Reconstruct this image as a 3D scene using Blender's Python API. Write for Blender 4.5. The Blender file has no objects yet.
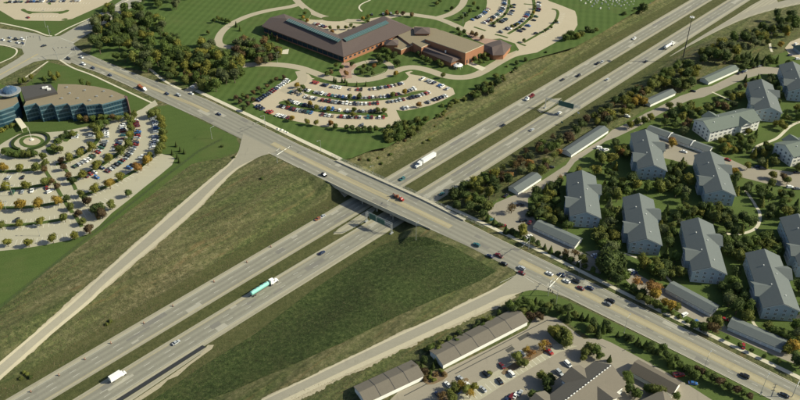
import bpy, bmesh, math, random
from math import sin, cos, tan, radians, degrees, hypot, atan2, pi
from mathutils import Vector, Matrix, geometry
C = bpy.data.collections.new('place'); bpy.context.scene.collection.children.link(C)
sc = bpy.context.scene

# ---------------------------------------------------------------- camera, sky, sun, exposure
CAMH = 300.0; FPX = 799.0; TILT = radians(36.0)
cd = bpy.data.cameras.new('camera'); cam = bpy.data.objects.new('camera', cd); C.objects.link(cam)
cam.location = (0, 0, CAMH); cam.rotation_euler = (radians(54.0), 0, 0)
cd.sensor_width = 36; cd.lens = 36 * FPX / 800.0; cd.clip_start = 1; cd.clip_end = 20000
sc.camera = cam
w = bpy.data.worlds.new('World'); sc.world = w; w.use_nodes = True
nt = w.node_tree; nt.nodes.clear()
sky = nt.nodes.new('ShaderNodeTexSky'); sky.sky_type = 'NISHITA'; sky.sun_disc = False
SUN_EL = radians(33); sky.sun_elevation = SUN_EL; sky.sun_rotation = radians(91)
sky.air_density = 1.0; sky.dust_density = 1.5
bg = nt.nodes.new('ShaderNodeBackground'); bg.inputs[1].default_value = 0.09
wo = nt.nodes.new('ShaderNodeOutputWorld')
nt.links.new(sky.outputs[0], bg.inputs[0]); nt.links.new(bg.outputs[0], wo.inputs[0])
sd = bpy.data.lights.new('sun', 'SUN'); so = bpy.data.objects.new('sun', sd); C.objects.link(so)
sd.energy = 5.0; sd.angle = radians(0.5); sd.color = (1.0, 0.955, 0.73)
sdir = Vector((cos(SUN_EL) * cos(radians(-1)), cos(SUN_EL) * sin(radians(-1)), sin(SUN_EL)))
so.rotation_euler = sdir.to_track_quat('Z', 'Y').to_euler(); so.location = (300, 0, 400)
sc.view_settings.view_transform = 'Standard'; sc.view_settings.look = 'None'
sc.view_settings.exposure = 0.40; sc.view_settings.gamma = 1.0; sc.view_settings.use_curve_mapping = False
sc.render.resolution_x = 1024; sc.render.resolution_y = 512
RNG = random.Random(7)

# ---------------------------------------------------------------- terrain shape (metres)
FO = (-191.37, 257.01); FD = (0.68999, 0.72382)          # freeway origin and direction
AO = (59.76, 372.25); AD = (0.76316, -0.64621)           # arterial road origin and direction
FZ = -6.5                                               # freeway level
def fw(x, y): dx, dy = x - FO[0], y - FO[1]; return dx*FD[0] + dy*FD[1], dx*FD[1] - dy*FD[0]
def fwp(s, t): return FO[0] + s*FD[0] + t*FD[1], FO[1] + s*FD[1] - t*FD[0]
def ar(x, y): dx, dy = x - AO[0], y - AO[1]; return dx*AD[0] + dy*AD[1], dx*AD[1] - dy*AD[0]
def arp(s, d): return AO[0] + s*AD[0] + d*AD[1], AO[1] + s*AD[1] - d*AD[0]
def sm(v): v = max(0., min(1., v)); return v*v*(3 - 2*v)
def hgt(x, y):
    s, t = fw(x, y); sa, d = ar(x, y)
    tb = 48 + 12*sm((190 - s)/80.) + max(0., s - 600)*0.4
    wr = (40*sm((d + 12)/24.) + 22*(1 - sm((d + 12)/24.)))
    if t < -4: c = FZ*(1 - sm((-4 - t)/34.))
    elif t > tb: c = FZ*(1 - sm((t - tb)/wr))
    else: c = FZ
    e = -max(0., abs(d - 10.5) - 15)/2.2 - max(0., 36 - abs(t - 22))/1.6
    return max(c, e, FZ) if e > FZ else c
def ray(px, py):
    u = (px - 400)/FPX; v = -(py - 200)/FPX
    return u, cos(TILT) + v*sin(TILT), -sin(TILT) + v*cos(TILT)
def at(px, py, z=None):
    """the place on the ground (or at height z) seen at a pixel of the 800x400 photograph"""
    dx, dy, dz = ray(px, py); zz = 0. if z is None else z
    for _ in range(1 if z is not None else 7):
        t = (CAMH - zz)/-dz; X, Y = dx*t, dy*t
        if z is None: zz = zz*0.4 + 0.6*hgt(X, Y) if _ < 5 else hgt(X, Y)
    if z is None: t = (CAMH - zz)/-dz; X, Y = dx*t, dy*t
    return Vector((X, Y, zz))
def aab(px, py, a):
    """point at height a ABOVE the local ground seen at the pixel; returns ground foot"""
    z = a
    for _ in range(4):
        p = at(px, py, z); z = hgt(p.x, p.y) + a
    return Vector((p.x, p.y, z - a))
def pxof(v):
    Y = v[1]*cos(TILT) - (v[2] - CAMH)*sin(TILT); U = v[1]*sin(TILT) + (v[2] - CAMH)*cos(TILT)
    return 400 + FPX*v[0]/Y, 200 - FPX*U/Y

# ---------------------------------------------------------------- materials
MATS = {}
def mat(name, build):
    if name in MATS: return MATS[name]
    m = bpy.data.materials.new(name); m.use_nodes = True; n = m.node_tree
    b = n.nodes['Principled BSDF']; build(n, b); MATS[name] = m; return m
def N(n, t, **k):
    o = n.nodes.new(t)
    for a, v in k.items(): setattr(o, a, v)
    return o
def c4(c): return (c[0], c[1], c[2], 1)
def pos(n): return N(n, 'ShaderNodeNewGeometry').outputs['Position']
def noise(n, scale, detail=4, src=None, rough=.6, stretch=None, ang=0):
    t = N(n, 'ShaderNodeTexNoise'); t.inputs['Scale'].default_value = scale; t.inputs['Detail'].default_value = detail
    t.inputs['Roughness'].default_value = rough
    src = src or pos(n)
    if stretch:
        mp = N(n, 'ShaderNodeMapping', vector_type='POINT'); mp.inputs['Rotation'].default_value = (0, 0, -ang); mp.inputs['Scale'].default_value = (1, 1, 1)
        m2 = N(n, 'ShaderNodeMapping'); m2.inputs['Scale'].default_value = stretch
        n.links.new(src, mp.inputs[0]); n.links.new(mp.outputs[0], m2.inputs[0]); src = m2.outputs[0]
    n.links.new(src, t.inputs['Vector']); return t.outputs['Fac']
def ramp(n, f, stops):
    r = N(n, 'ShaderNodeValToRGB'); e = r.color_ramp.elements
    while len(e) < len(stops): e.new(.5)
    for el, (p, c) in zip(e, stops): el.position = p; el.color = c4(c)
    n.links.new(f, r.inputs[0]); return r.outputs[0]
def mix(n, f, a, b, mode='MIX'):
    m = N(n, 'ShaderNodeMix', data_type='RGBA', blend_type=mode)
    if isinstance(f, (int, float)): m.inputs[0].default_value = f
    else: n.links.new(f, m.inputs[0])
    for i, v in ((6, a), (7, b)):
        if isinstance(v, tuple): m.inputs[i].default_value = c4(v)
        else: n.links.new(v, m.inputs[i])
    return m.outputs[2]
def mth(n, op, a, b=0., cl=False):
    m = N(n, 'ShaderNodeMath', operation=op, use_clamp=cl)
    for i, v in ((0, a), (1, b)):
        if isinstance(v, (int, float)): m.inputs[i].default_value = v
        else: n.links.new(v, m.inputs[i])
    return m.outputs[0]
def bump(n, b, f, st=.5, dist=.3):
    u = N(n, 'ShaderNodeBump'); u.inputs['Strength'].default_value = st; u.inputs['Distance'].default_value = dist
    n.links.new(f, u.inputs['Height']); n.links.new(u.outputs[0], b.inputs['Normal'])
def plain(name, col, rough=.6, metal=0., vary=.12, scale=1.5):
    def f(n, b):
        c = mix(n, noise(n, scale, 3, N(n, 'ShaderNodeTexCoord').outputs['Object']), tuple(v*(1 - vary) for v in col), tuple(min(1, v*(1 + vary)) for v in col))
        n.links.new(c, b.inputs['Base Color']); b.inputs['Roughness'].default_value = rough; b.inputs['Metallic'].default_value = metal
    return mat(name, f)
def across(n, origin, d):
    """signed distance to the right of a line through origin with direction d"""
    v = N(n, 'ShaderNodeVectorMath', operation='SUBTRACT'); n.links.new(pos(n), v.inputs[0]); v.inputs[1].default_value = (origin[0], origin[1], 0)
    q = N(n, 'ShaderNodeVectorMath', operation='DOT_PRODUCT'); n.links.new(v.outputs[0], q.inputs[0]); q.inputs[1].default_value = (d[1], -d[0], 0)
    return q.outputs['Value']
def road(name, col, origin=None, d=None, lane=3.66, shift=0., wear=.13, patch=.1):
    def f(n, b):
        ang = atan2(d[1], d[0]) if d else 0
        c = mix(n, noise(n, 1.0, 6, rough=.75, stretch=(.008, .55, .3), ang=ang), tuple(v*(1 - wear) for v in col), tuple(v*(1 + wear) for v in col))
        c = mix(n, mth(n, 'MULTIPLY', noise(n, .06, 6), 1.), c, mix(n, .45, c, tuple(v*.72 for v in col)))
        if d:
            t = across(n, origin, d)
            s = mth(n, 'SINE', mth(n, 'MULTIPLY', mth(n, 'SUBTRACT', t, shift), 2*pi/lane))
            c = mix(n, mth(n, 'MULTIPLY', mth(n, 'ADD', s, 1.), .24), c, tuple(v*.45 for v in col))
        # transverse joints and repair patches
        c = mix(n, mth(n, 'MULTIPLY', mth(n, 'GREATER_THAN', noise(n, .25, 2, stretch=(1, .25, 1), ang=ang), .66), .16), c, tuple(v*.4 for v in col))
        g = noise(n, 3.0, 3)
        c = mix(n, .22, c, ramp(n, g, [(.3, tuple(v*.5 for v in col)), (.7, tuple(min(1, v*1.4) for v in col))]))
        n.links.new(c, b.inputs['Base Color']); b.inputs['Roughness'].default_value = .85
    return mat(name, f)
M_ASPH = road('arterial_concrete', (.245, .235, .188), AO, AD, 3.66, 1.1)
M_FWY = road('freeway_pavement', (.245, .235, .185), FO, FD, 3.66, .9, wear=.2)
M_SHOULD = road('shoulder_concrete', (.345, .318, .232), FO, FD, 3.0, wear=.08)
M_MEDIAN = road('median_concrete', (.36, .315, .20), AO, AD, 5.0, wear=.1)
M_RAMP = road('ramp_pavement', (.275, .255, .195), wear=.18)
M_LOT = road('lot_concrete', (.42, .36, .255), wear=.1)
M_LOT2 = road('old_lot_concrete', (.37, .345, .255), wear=.14)
M_CROSS = road('crossroads_concrete', (.285, .27, .215), wear=.16)
M_LOT3 = road('apartment_lot_pavement', (.27, .24, .185), wear=.14)
M_RSH = road('ramp_shoulder_concrete', (.43, .385, .275), wear=.12)
M_DRIVE = road('drive_concrete', (.36, .315, .225), wear=.1)
M_WALK = plain('sidewalk_concrete', (.50, .46, .35), .85, vary=.1, scale=.4)
M_PATCHD = plain('dark_pavement_patch', (.165, .158, .135), .85, vary=.15, scale=.3)
M_PATCHL = plain('pale_pavement_patch', (.315, .30, .245), .85, vary=.1, scale=.3)
M_BLACK = plain('fresh_asphalt', (.022, .023, .025), .7, vary=.3)
M_PAINTW = plain('white_road_paint', (.46, .45, .40), .7, vary=.3)
M_STALL = plain('stall_paint', (.72, .70, .62), .7, vary=.1)
M_PAINTY = plain('yellow_road_paint', (.42, .33, .13), .7, vary=.2)
M_KERB = plain('kerb_concrete', (.45, .41, .32), .85)
M_BRICKP = plain('brick_paving', (.30, .20, .15), .85, vary=.2, scale=.5)
M_DIRT = plain('pale_rubble', (.33, .29, .20), .9, vary=.3, scale=.8)
def f(n, b):
    fdir = atan2(FD[1], FD[0])
    a = ramp(n, noise(n, .35, 8, rough=.78), [(.33, (.036, .044, .018)), (.44, (.115, .112, .052)), (.55, (.20, .178, .092)), (.70, (.37, .32, .19))])
    g = ramp(n, noise(n, .4, 8, rough=.75), [(.34, (.026, .042, .014)), (.5, (.095, .118, .042)), (.68, (.22, .22, .09))])
    big = ramp(n, noise(n, 1.0, 6, rough=.65, stretch=(.010, .045, .05), ang=fdir), [(.36, (0, 0, 0)), (.60, (1, 1, 1))])
    c = mix(n, big, a, g)
    c = mix(n, mth(n, 'MULTIPLY', ramp(n, noise(n, 1.0, 8, rough=.75, stretch=(.03, .22, .2), ang=fdir), [(.45, (0, 0, 0)), (.60, (1, 1, 1))]), .5), c, (.035, .042, .02))
    # rusty seed heads in bands along the road
    rust = ramp(n, noise(n, 1.0, 7, rough=.7, stretch=(.02, .14, .1), ang=fdir), [(.57, (0, 0, 0)), (.70, (1, 1, 1))])
    c = mix(n, mth(n, 'MULTIPLY', rust, .6), c, (.22, .135, .065))
    t = across(n, FO, FD)
    near = mth(n, 'MULTIPLY', mth(n, 'LESS_THAN', mth(n, 'ABSOLUTE', mth(n, 'SUBTRACT', t, 21.)), 31.), .75)
    mown = ramp(n, noise(n, .5, 6, rough=.7), [(.3, (.048, .060, .020)), (.7, (.110, .110, .045))])
    c = mix(n, near, c, mown)
    n.links.new(c, b.inputs['Base Color']); b.inputs['Roughness'].default_value = .95; b.inputs['Specular IOR Level'].default_value = .1
    bump(n, b, noise(n, .8, 9, rough=.85), .9, 1.3)
M_ROUGH = mat('rough_grass', f)
def lawnmat(name, c1, c2, ang, period=5.0, amt=.5):
    def f(n, b):
        d = (cos(ang), sin(ang))
        s = mth(n, 'SINE', mth(n, 'MULTIPLY', across(n, (0, 0), d), 2*pi/period))
        s2 = mth(n, 'SINE', mth(n, 'MULTIPLY', across(n, (0, 0), (-d[1], d[0])), 2*pi/(period*1.6)))
        q = mth(n, 'ADD', mth(n, 'MULTIPLY', mth(n, 'ADD', s, mth(n, 'MULTIPLY', s2, .35)), .36*amt), .5)
        c = mix(n, q, c1, c2)
        c = mix(n, mth(n, 'MULTIPLY', noise(n, .05, 6), .5), c, tuple(v*1.5 for v in c2))
        c = mix(n, mth(n, 'MULTIPLY', ramp(n, noise(n, .028, 8, rough=.7), [(.52, (0, 0, 0)), (.66, (1, 1, 1))]), .3), c, (.115, .11, .045))
        c = mix(n, .25, c, ramp(n, noise(n, 1.2, 6, rough=.75), [(.3, tuple(v*.35 for v in c1)), (.7, tuple(v*2.0 for v in c2))]))
        n.links.new(c, b.inputs['Base Color']); b.inputs['Roughness'].default_value = .95; b.inputs['Specular IOR Level'].default_value = .1
        bump(n, b, noise(n, 2.5, 4), .5, .25)
    return mat(name, f)
M_LAWN = lawnmat('mown_lawn', (.036, .062, .015), (.070, .106, .030), radians(78), 6.5, 1.0)
M_LAWN2 = lawnmat('plain_lawn', (.044, .070, .018), (.062, .092, .026), radians(20), 7.0, .4)
M_LAWND = lawnmat('garden_lawn', (.048, .074, .018), (.074, .104, .030), radians(50), 9.0, .3)
def f(n, b):
    a = ramp(n, noise(n, .45, 9, rough=.8), [(.34, (.018, .028, .010)), (.5, (.056, .082, .027)), (.68, (.14, .165, .058))])
    o = ramp(n, noise(n, .4, 9, rough=.8), [(.3, (.035, .040, .016)), (.7, (.14, .125, .06))])
    c = mix(n, ramp(n, noise(n, .05, 8, rough=.75), [(.50, (0, 0, 0)), (.75, (.6, .6, .6))]), a, o)
    n.links.new(c, b.inputs['Base Color']); b.inputs['Roughness'].default_value = .95; b.inputs['Specular IOR Level'].default_value = .1
    bump(n, b, noise(n, .9, 9, rough=.85), 1., 1.8)
M_FIELD = mat('dense_weeds', f)
def shingle(name, col, ang=0.):
    def f(n, b):
        o = N(n, 'ShaderNodeTexCoord').outputs['Object']
        c = mix(n, noise(n, .8, 5, o), tuple(v*.85 for v in col), tuple(v*1.15 for v in col))
        c = mix(n, mth(n, 'MULTIPLY', noise(n, 1.0, 5, o, stretch=(.12, .9, 1)), .45), c, tuple(v*.6 for v in col))
        c = mix(n, mth(n, 'MULTIPLY', noise(n, 1.0, 5, o, stretch=(.9, .14, 1)), .35), c, tuple(v*1.5 for v in col))
        c = mix(n, .3, c, ramp(n, noise(n, 6., 3, o), [(.3, tuple(v*.5 for v in col)), (.7, tuple(v*1.5 for v in col))]))
        n.links.new(c, b.inputs['Base Color']); b.inputs['Roughness'].default_value = .9
    return mat(name, f)
M_ROOFG = shingle('grey_green_shingles', (.104, .120, .118))
M_ROOFG2 = shingle('pale_green_shingles', (.118, .142, .122))
M_ROOFB = shingle('brown_shingles', (.135, .118, .093))
M_ROOFD = shingle('dark_brown_shingles', (.10, .085, .065))
M_ROOFP = shingle('purple_brown_roof', (.085, .062, .056))
M_ROOFT = shingle('tan_gravel_roof', (.20, .165, .105))
M_ROOFK = shingle('dark_membrane_roof', (.055, .052, .05))
M_BRICK = plain('orange_brick', (.30, .135, .07), .85, vary=.2, scale=1.2)
def siding(name, col):
    def f(n, b):
        o = N(n, 'ShaderNodeTexCoord').outputs['Object']
        sx = N(n, 'ShaderNodeSeparateXYZ'); n.links.new(o, sx.inputs[0])
        s = mth(n, 'FRACT', mth(n, 'MULTIPLY', sx.outputs[2], 3.))
        c = mix(n, mth(n, 'LESS_THAN', s, .12), mix(n, noise(n, .7, 3, o), tuple(v*.93 for v in col), col), tuple(v*.75 for v in col))
        n.links.new(c, b.inputs['Base Color']); b.inputs['Roughness'].default_value = .6
    return mat(name, f)
M_SIDE = siding('pale_blue_siding', (.33, .40, .45)); M_SIDEW = siding('white_and_sunlit_siding', (.74, .73, .68))
M_WHITE = plain('white_paint', (.78, .77, .73), .5, vary=.04)
M_GDOOR = plain('garage_door_panel', (.60, .62, .62), .5, vary=.06)
M_CREAM = plain('cream_trim', (.60, .55, .42), .7)
M_GLASS = plain('dark_window_glass', (.03, .045, .06), .12, vary=.2)
M_TEAL = plain('teal_glass', (.020, .054, .078), .22, vary=.35, scale=.25)
M_TEALF = plain('teal_spandrel', (.095, .16, .19), .4, vary=.15)
M_SKYL = plain('teal_skylight_glass', (.06, .115, .115), .4)
M_DOME = plain('blue_dome_glass', (.05, .09, .15), .1, vary=.5, scale=.4)
M_STEEL = plain('galvanised_steel', (.42, .43, .42), .45, .5)
M_POLE = plain('weathered_pole_metal', (.36, .37, .35), .5, .3)
M_DARKM = plain('dark_metal', (.05, .05, .05), .5, .3)
M_SIGN = plain('green_sign_face', (.025, .105, .09), .4, vary=.12, scale=.8)
M_SIGNB = plain('sign_back_metal', (.10, .22, .20), .5, vary=.1)
M_CONC = plain('bridge_concrete', (.42, .385, .30), .85, vary=.12, scale=.3)
M_CONCD = plain('bridge_beam_concrete', (.30, .29, .25), .85, vary=.12, scale=.3)
M_TYRE = plain('tyre_rubber', (.02, .02, .02), .9); M_RIM = plain('wheel_rim', (.4, .4, .4), .3, .6)
M_TRUNK = plain('bark', (.10, .075, .05), .95, vary=.3, scale=3)
M_LAMP = plain('headlamp_lens', (.7, .7, .65), .2); M_TAIL = plain('tail_lamp_lens', (.4, .02, .02), .3)
M_ORANGE = plain('orange_drum_plastic', (.26, .10, .045), .5); M_STONE = plain('pale_stone', (.62, .60, .54), .8, vary=.15)
M_MULCH = plain('brown_mulch', (.16, .11, .06), .95, vary=.35, scale=1.0)
M_SEAL = plain('crack_sealant', (.06, .058, .05), .8)
PAINT = {}
for k, c, r in (('white', (.74, .74, .72), .3), ('silver', (.42, .44, .45), .28), ('grey', (.16, .17, .18), .3), ('black', (.012, .012, .014), .22), ('navy', (.015, .025, .07), .25),
             ('red', (.27, .022, .018), .3), ('maroon', (.12, .012, .015), .3), ('blue', (.04, .12, .32), .28), ('teal', (.03, .12, .13), .28), ('tan', (.36, .30, .21), .35), ('green', (.03, .09, .05), .3), ('orange', (.24, .075, .03), .4), ('mint', (.22, .52, .46), .35)):
    PAINT[k] = plain('car_paint_' + k, c, r, .15 if k in ('silver', 'grey') else 0., vary=.03)
LEAF = {}
def leafmat(k, col):
    def f(n, b):
        oi = N(n, 'ShaderNodeObjectInfo').outputs['Random']
        at_ = N(n, 'ShaderNodeAttribute', attribute_name='tone').outputs['Fac']
        c = mix(n, oi, tuple(v*.8 for v in col), tuple(v*1.35 for v in (col[0]*1.08, col[1], col[2]*.9)))
        c = mix(n, at_, mix(n, .38, c, (0.01, 0.016, 0.006)), mix(n, .16, c, (.3, .27, .08)))
        n.links.new(c, b.inputs['Base Color']); b.inputs['Roughness'].default_value = .75; b.inputs['Specular IOR Level'].default_value = .2
        tr = N(n, 'ShaderNodeBsdfTranslucent'); n.links.new(c, tr.inputs['Color']); ms = N(n, 'ShaderNodeMixShader'); ms.inputs[0].default_value = .35
        n.links.new(b.outputs[0], ms.inputs[1]); n.links.new(tr.outputs[0], ms.inputs[2]); n.links.new(ms.outputs[0], n.nodes['Material Output'].inputs['Surface'])
    LEAF[k] = mat('leaves_' + k, f)
for k, c in (('dark green', (.054, .092, .028)), ('green', (.090, .145, .034)), ('olive', (.14, .170, .042)), ('yellow-green', (.20, .205, .040)), ('golden', (.36, .25, .045)),
             ('orange', (.32, .17, .055)), ('maroon', (.085, .052, .036)), ('grey-green', (.10, .132, .062)), ('rust', (.15, .098, .048))): leafmat(k, c)

# ---------------------------------------------------------------- mesh helpers
class MB:
    def __init__(s): s.v = []; s.f = []; s.m = []
    def face(s, pts, m=0):
        i = len(s.v); s.v += [tuple(p) for p in pts]; s.f.append(tuple(range(i, i + len(pts)))); s.m.append(m)
    def box(s, c, d, rz=0., m=0, taper=1.):
        x, y, z = d[0]/2, d[1]/2, d[2]/2; i = len(s.v); cr, sr = cos(rz), sin(rz)
        for zz in (-z, z):
            k = taper if zz > 0 else 1.
            for xx, yy in ((-x, -y), (x, -y), (x, y), (-x, y)):
                xx *= k; yy *= k; s.v.append((c[0] + xx*cr - yy*sr, c[1] + xx*sr + yy*cr, c[2] + zz))
        for q in ((0, 3, 2, 1), (4, 5, 6, 7), (0, 1, 5, 4), (1, 2, 6, 5), (2, 3, 7, 6), (3, 0, 4, 7)): s.f.append(tuple(i + a for a in q)); s.m.append(m)
    def prism(s, poly, z0, z1, m=0, mtop=None, bottom=True):
        poly = [(p[0], p[1]) for p in poly]
        ar_ = sum(poly[i][0]*poly[(i+1) % len(poly)][1] - poly[(i+1) % len(poly)][0]*poly[i][1] for i in range(len(poly)))
        if ar_ < 0: poly = poly[::-1]
        n = len(poly); i = len(s.v); s.v += [(p[0], p[1], z0) for p in poly] + [(p[0], p[1], z1) for p in poly]
        for k in range(n): s.f.append((i + k, i + (k+1) % n, i + n + (k+1) % n, i + n + k)); s.m.append(m)
        tri = geometry.tessellate_polygon([[Vector((p[0], p[1], 0)) for p in poly]])
        for t in tri:
            a, b, c = [Vector((poly[q][0], poly[q][1], 0)) for q in t]
            t = t if (b - a).cross(c - a).z > 0 else (t[0], t[2], t[1])
            s.f.append(tuple(i + n + q for q in t)); s.m.append(m if mtop is None else mtop)
            if bottom: s.f.append(tuple(i + q for q in (t[0], t[2], t[1]))); s.m.append(m)
    def flat(s, poly, z, m=0):
        poly = [Vector((p[0], p[1], 0)) for p in poly]; i = len(s.v); s.v += [(p.x, p.y, z) for p in poly]
        for t in geometry.tessellate_polygon([poly]):
            a, b, c = [poly[q] for q in t]
            t = t if (b - a).cross(c - a).z > 0 else (t[0], t[2], t[1]); s.f.append(tuple(i + q for q in t)); s.m.append(m)
    def cyl(s, a, b, r0, r1=None, n=8, m=0, caps=True):
        r1 = r0 if r1 is None else r1; a, b = Vector(a), Vector(b); ax = (b - a).normalized()
        u = ax.orthogonal().normalized(); w_ = ax.cross(u); i = len(s.v)
        for p, r in ((a, r0), (b, r1)):
            for k in range(n):
                q = p + (u*cos(2*pi*k/n) + w_*sin(2*pi*k/n))*r; s.v.append(tuple(q))
        for k in range(n): s.f.append((i + k, i + (k+1) % n, i + n + (k+1) % n, i + n + k)); s.m.append(m)
        if caps: s.f.append(tuple(i + k for k in range(n))[::-1]); s.m.append(m); s.f.append(tuple(i + n + k for k in range(n))); s.m.append(m)
    def loft(s, secs, m=0, caps=True):
        n = len(secs[0]); i = len(s.v)
        for q in secs: s.v += [tuple(p) for p in q]
        for a in range(len(secs) - 1):
            for k in range(n): s.f.append((i + a*n + k, i + a*n + (k+1) % n, i + (a+1)*n + (k+1) % n, i + (a+1)*n + k)); s.m.append(m)
        if caps: s.f.append(tuple(i + k for k in range(n))[::-1]); s.m.append(m); s.f.append(tuple(i + (len(secs)-1)*n + k for k in range(n))); s.m.append(m)
    def solid(s, verts, faces, zb, m=0, mside=None):
        """roof planes closed down to height zb"""
        i = len(s.v); n = len(verts); s.v += [tuple(v) for v in verts] + [(v[0], v[1], zb) for v in verts]
        ed = {}
        for fc in faces:
            a, b, c = [Vector(verts[q]) for q in fc[:3]]
            if (b - a).cross(c - a).z < 0: fc = fc[::-1]
            s.f.append(tuple(i + q for q in fc)); s.m.append(m)
            s.f.append(tuple(i + n + q for q in fc[::-1])); s.m.append(m)
            for k in range(len(fc)): ed[(fc[k], fc[(k+1) % len(fc)])] = 1
        for (a, b) in ed:
            if (b, a) not in ed and (verts[a][2] > zb + .01 or verts[b][2] > zb + .01):
                s.f.append((i + a, i + n + a, i + n + b, i + b)); s.m.append(m if mside is None else mside)
    def mesh(s, name, mats):
        me = bpy.data.meshes.new(name); me.from_pydata(s.v, [], s.f)
        for m in (mats if isinstance(mats, (list, tuple)) else [mats]): me.materials.append(m)
        me.polygons.foreach_set('material_index', s.m); me.update(); return me
    def build(s, name, mats, parent=None):
        return mesh_obj(name, s.mesh(name, mats), parent)
def mesh_obj(name, me, parent=None):
    o = bpy.data.objects.new(name, me); C.objects.link(o)
    if parent: o.parent = parent
    return o
def bevelled(mb, name, mats, w_=.05, parent=None, seg=2):
    me = mb.mesh(name, mats); bm = bmesh.new(); bm.from_mesh(me); bmesh.ops.remove_doubles(bm, verts=bm.verts, dist=1e-4)
    bmesh.ops.bevel(bm, geom=[e for e in bm.edges if e.is_manifold and e.calc_face_angle(0) > .5], offset=w_, segments=seg, affect='EDGES', clamp_overlap=True)
    bm.to_mesh(me); bm.free(); return mesh_obj(name, me, parent) if parent is not False else me
def empty(name, loc, rz=0.):
    o = bpy.data.objects.new(name, None); C.objects.link(o); o.location = loc; o.rotation_euler = (0, 0, rz); o.empty_display_size = .5; return o
def tag(o, label=None, cat=None, group=None, kind=None):
    if label: o['label'] = label
    if cat: o['category'] = cat
    if group: o['group'] = group
    if kind: o['kind'] = kind
    return o
REG = []      # things whose label gets its last words once all are known: (object, look, place)
def reg(o, look, place, cat, group): REG.append((o, look, place)); tag(o, None, cat, group)
ORD = 'first second third fourth fifth sixth seventh eighth ninth tenth eleventh twelfth thirteenth fourteenth fifteenth sixteenth seventeenth eighteenth nineteenth twentieth'.split()
TENS = {20: 'twenty', 30: 'thirty', 40: 'forty', 50: 'fifty', 60: 'sixty', 70: 'seventy', 80: 'eighty', 90: 'ninety'}
def ordw(k):
    if k < 20: return ORD[k]
    k += 1
    if k % 10 == 0: return TENS[k].replace('y', 'ieth')
    return TENS[k//10*10] + '-' + ORD[k % 10 - 1]
def finish_labels():
    g = {}
    for o, a, b in REG: g.setdefault((a, b), []).append(o)
    for (a, b), os_ in g.items():
        if len(os_) == 1: os_[0]['label'] = a + ' ' + b; continue
        os_.sort(key=lambda o: pxof(o.location)[0])
        for k, o in enumerate(os_):
            o['label'] = '%s %s, %s' % (a, b, 'leftmost of them' if k == 0 else 'rightmost of them' if k == len(os_)-1 else ordw(k) + ' from the left')
            if len(o['label'].split()) > 16: o['label'] = o['label'].replace(' from the left', ' from left').replace('leftmost of them', 'leftmost').replace('rightmost of them', 'rightmost')
def copy_tree(o, parent=None):
    c = o.copy(); C.objects.link(c); c.parent = parent
    for ch in o.children: copy_tree(ch, c)
    return c
def PL(pts, z=0.): return [at(p[0], p[1], z) for p in pts]
def sheet(name, pts, z, m, world=False):
    b = MB(); b.flat(pts if world else PL(pts), z); return tag(b.build(name, m), kind='structure')
def resample(pts, step):
    out = [Vector(pts[0])]
    for a, b in zip(pts, pts[1:]):
        a, b = Vector(a), Vector(b); n = max(1, int((b - a).length/step))
        for k in range(1, n + 1): out.append(a + (b - a)*k/n)
    return out
def smooth(pts, it=2):
    pts = [Vector(p) for p in pts]
    for _ in range(it):
        q = [pts[0]]
        for a, b in zip(pts, pts[1:]): q += [a*.75 + b*.25, a*.25 + b*.75]
        q.append(pts[-1]); pts = q
    return pts
def smooth_closed(pts, it=2):
    pts = [Vector(p) for p in pts]
    for _ in range(it):
        q = []
        for a, b in zip(pts, pts[1:] + pts[:1]): q += [a*.75 + b*.25, a*.25 + b*.75]
        pts = q
    return pts
def drape_strip(mb, L, R, off, m=0, cols=3, N_=None, lo=0., hi=1., flare=0.):
    def at_par(pts, n):
        d = [0.]
        for a, b in zip(pts, pts[1:]): d.append(d[-1] + (b - a).length)
        o = []; j = 0
        for k in range(n + 1):
            t = d[-1]*k/n
            while j < len(d) - 2 and d[j+1] < t: j += 1
            u = (t - d[j])/max(1e-6, d[j+1] - d[j]); o.append(pts[j] + (pts[j+1] - pts[j])*u)
        return o
    N_ = N_ or max(2, int(sum((b - a).length for a, b in zip(L, L[1:]))/2.5))
    A = at_par(L, N_); B = at_par(R, N_); i = len(mb.v)
    for k, (a, b) in enumerate(zip(A, B)):
        q = sm((k/N_ - flare*.35)/(flare*.65)) if flare else 1.; l_, h_ = lo*q, 1. + (hi - 1.)*q
        for c in range(cols + 1):
            p = a + (b - a)*(l_ + (h_ - l_)*c/cols); mb.v.append((p.x, p.y, hgt(p.x, p.y) + off))
    for k in range(N_):
        for c in range(cols):
            q = i + k*(cols + 1) + c; fc = (q, q + 1, q + cols + 2, q + cols + 1)
            a, b, d = [Vector(mb.v[z]) for z in fc[:3]]
            mb.f.append(fc if (b - a).cross(d - a).z > 0 else fc[::-1]); mb.m.append(m)
def ribbon(name, px, wd, z, m, mb=None, world=False, closed=False):
    """flat strip of constant width along a smoothed centre line"""
    P_ = smooth([Vector((p[0], p[1], 0)) for p in (px if world else PL(px))]); b = mb or MB()
    L, R = [], []
    for k, p in enumerate(P_):
        d = (P_[min(k+1, len(P_)-1)] - P_[max(k-1, 0)]).normalized(); n = Vector((-d.y, d.x, 0))*wd/2
        L.append(p + n); R.append(p - n)
    for k in range(len(P_) - 1): b.face([(R[k].x, R[k].y, z), (R[k+1].x, R[k+1].y, z), (L[k+1].x, L[k+1].y, z), (L[k].x, L[k].y, z)])
    if mb is None: return tag(b.build(name, m), kind='structure')
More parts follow.
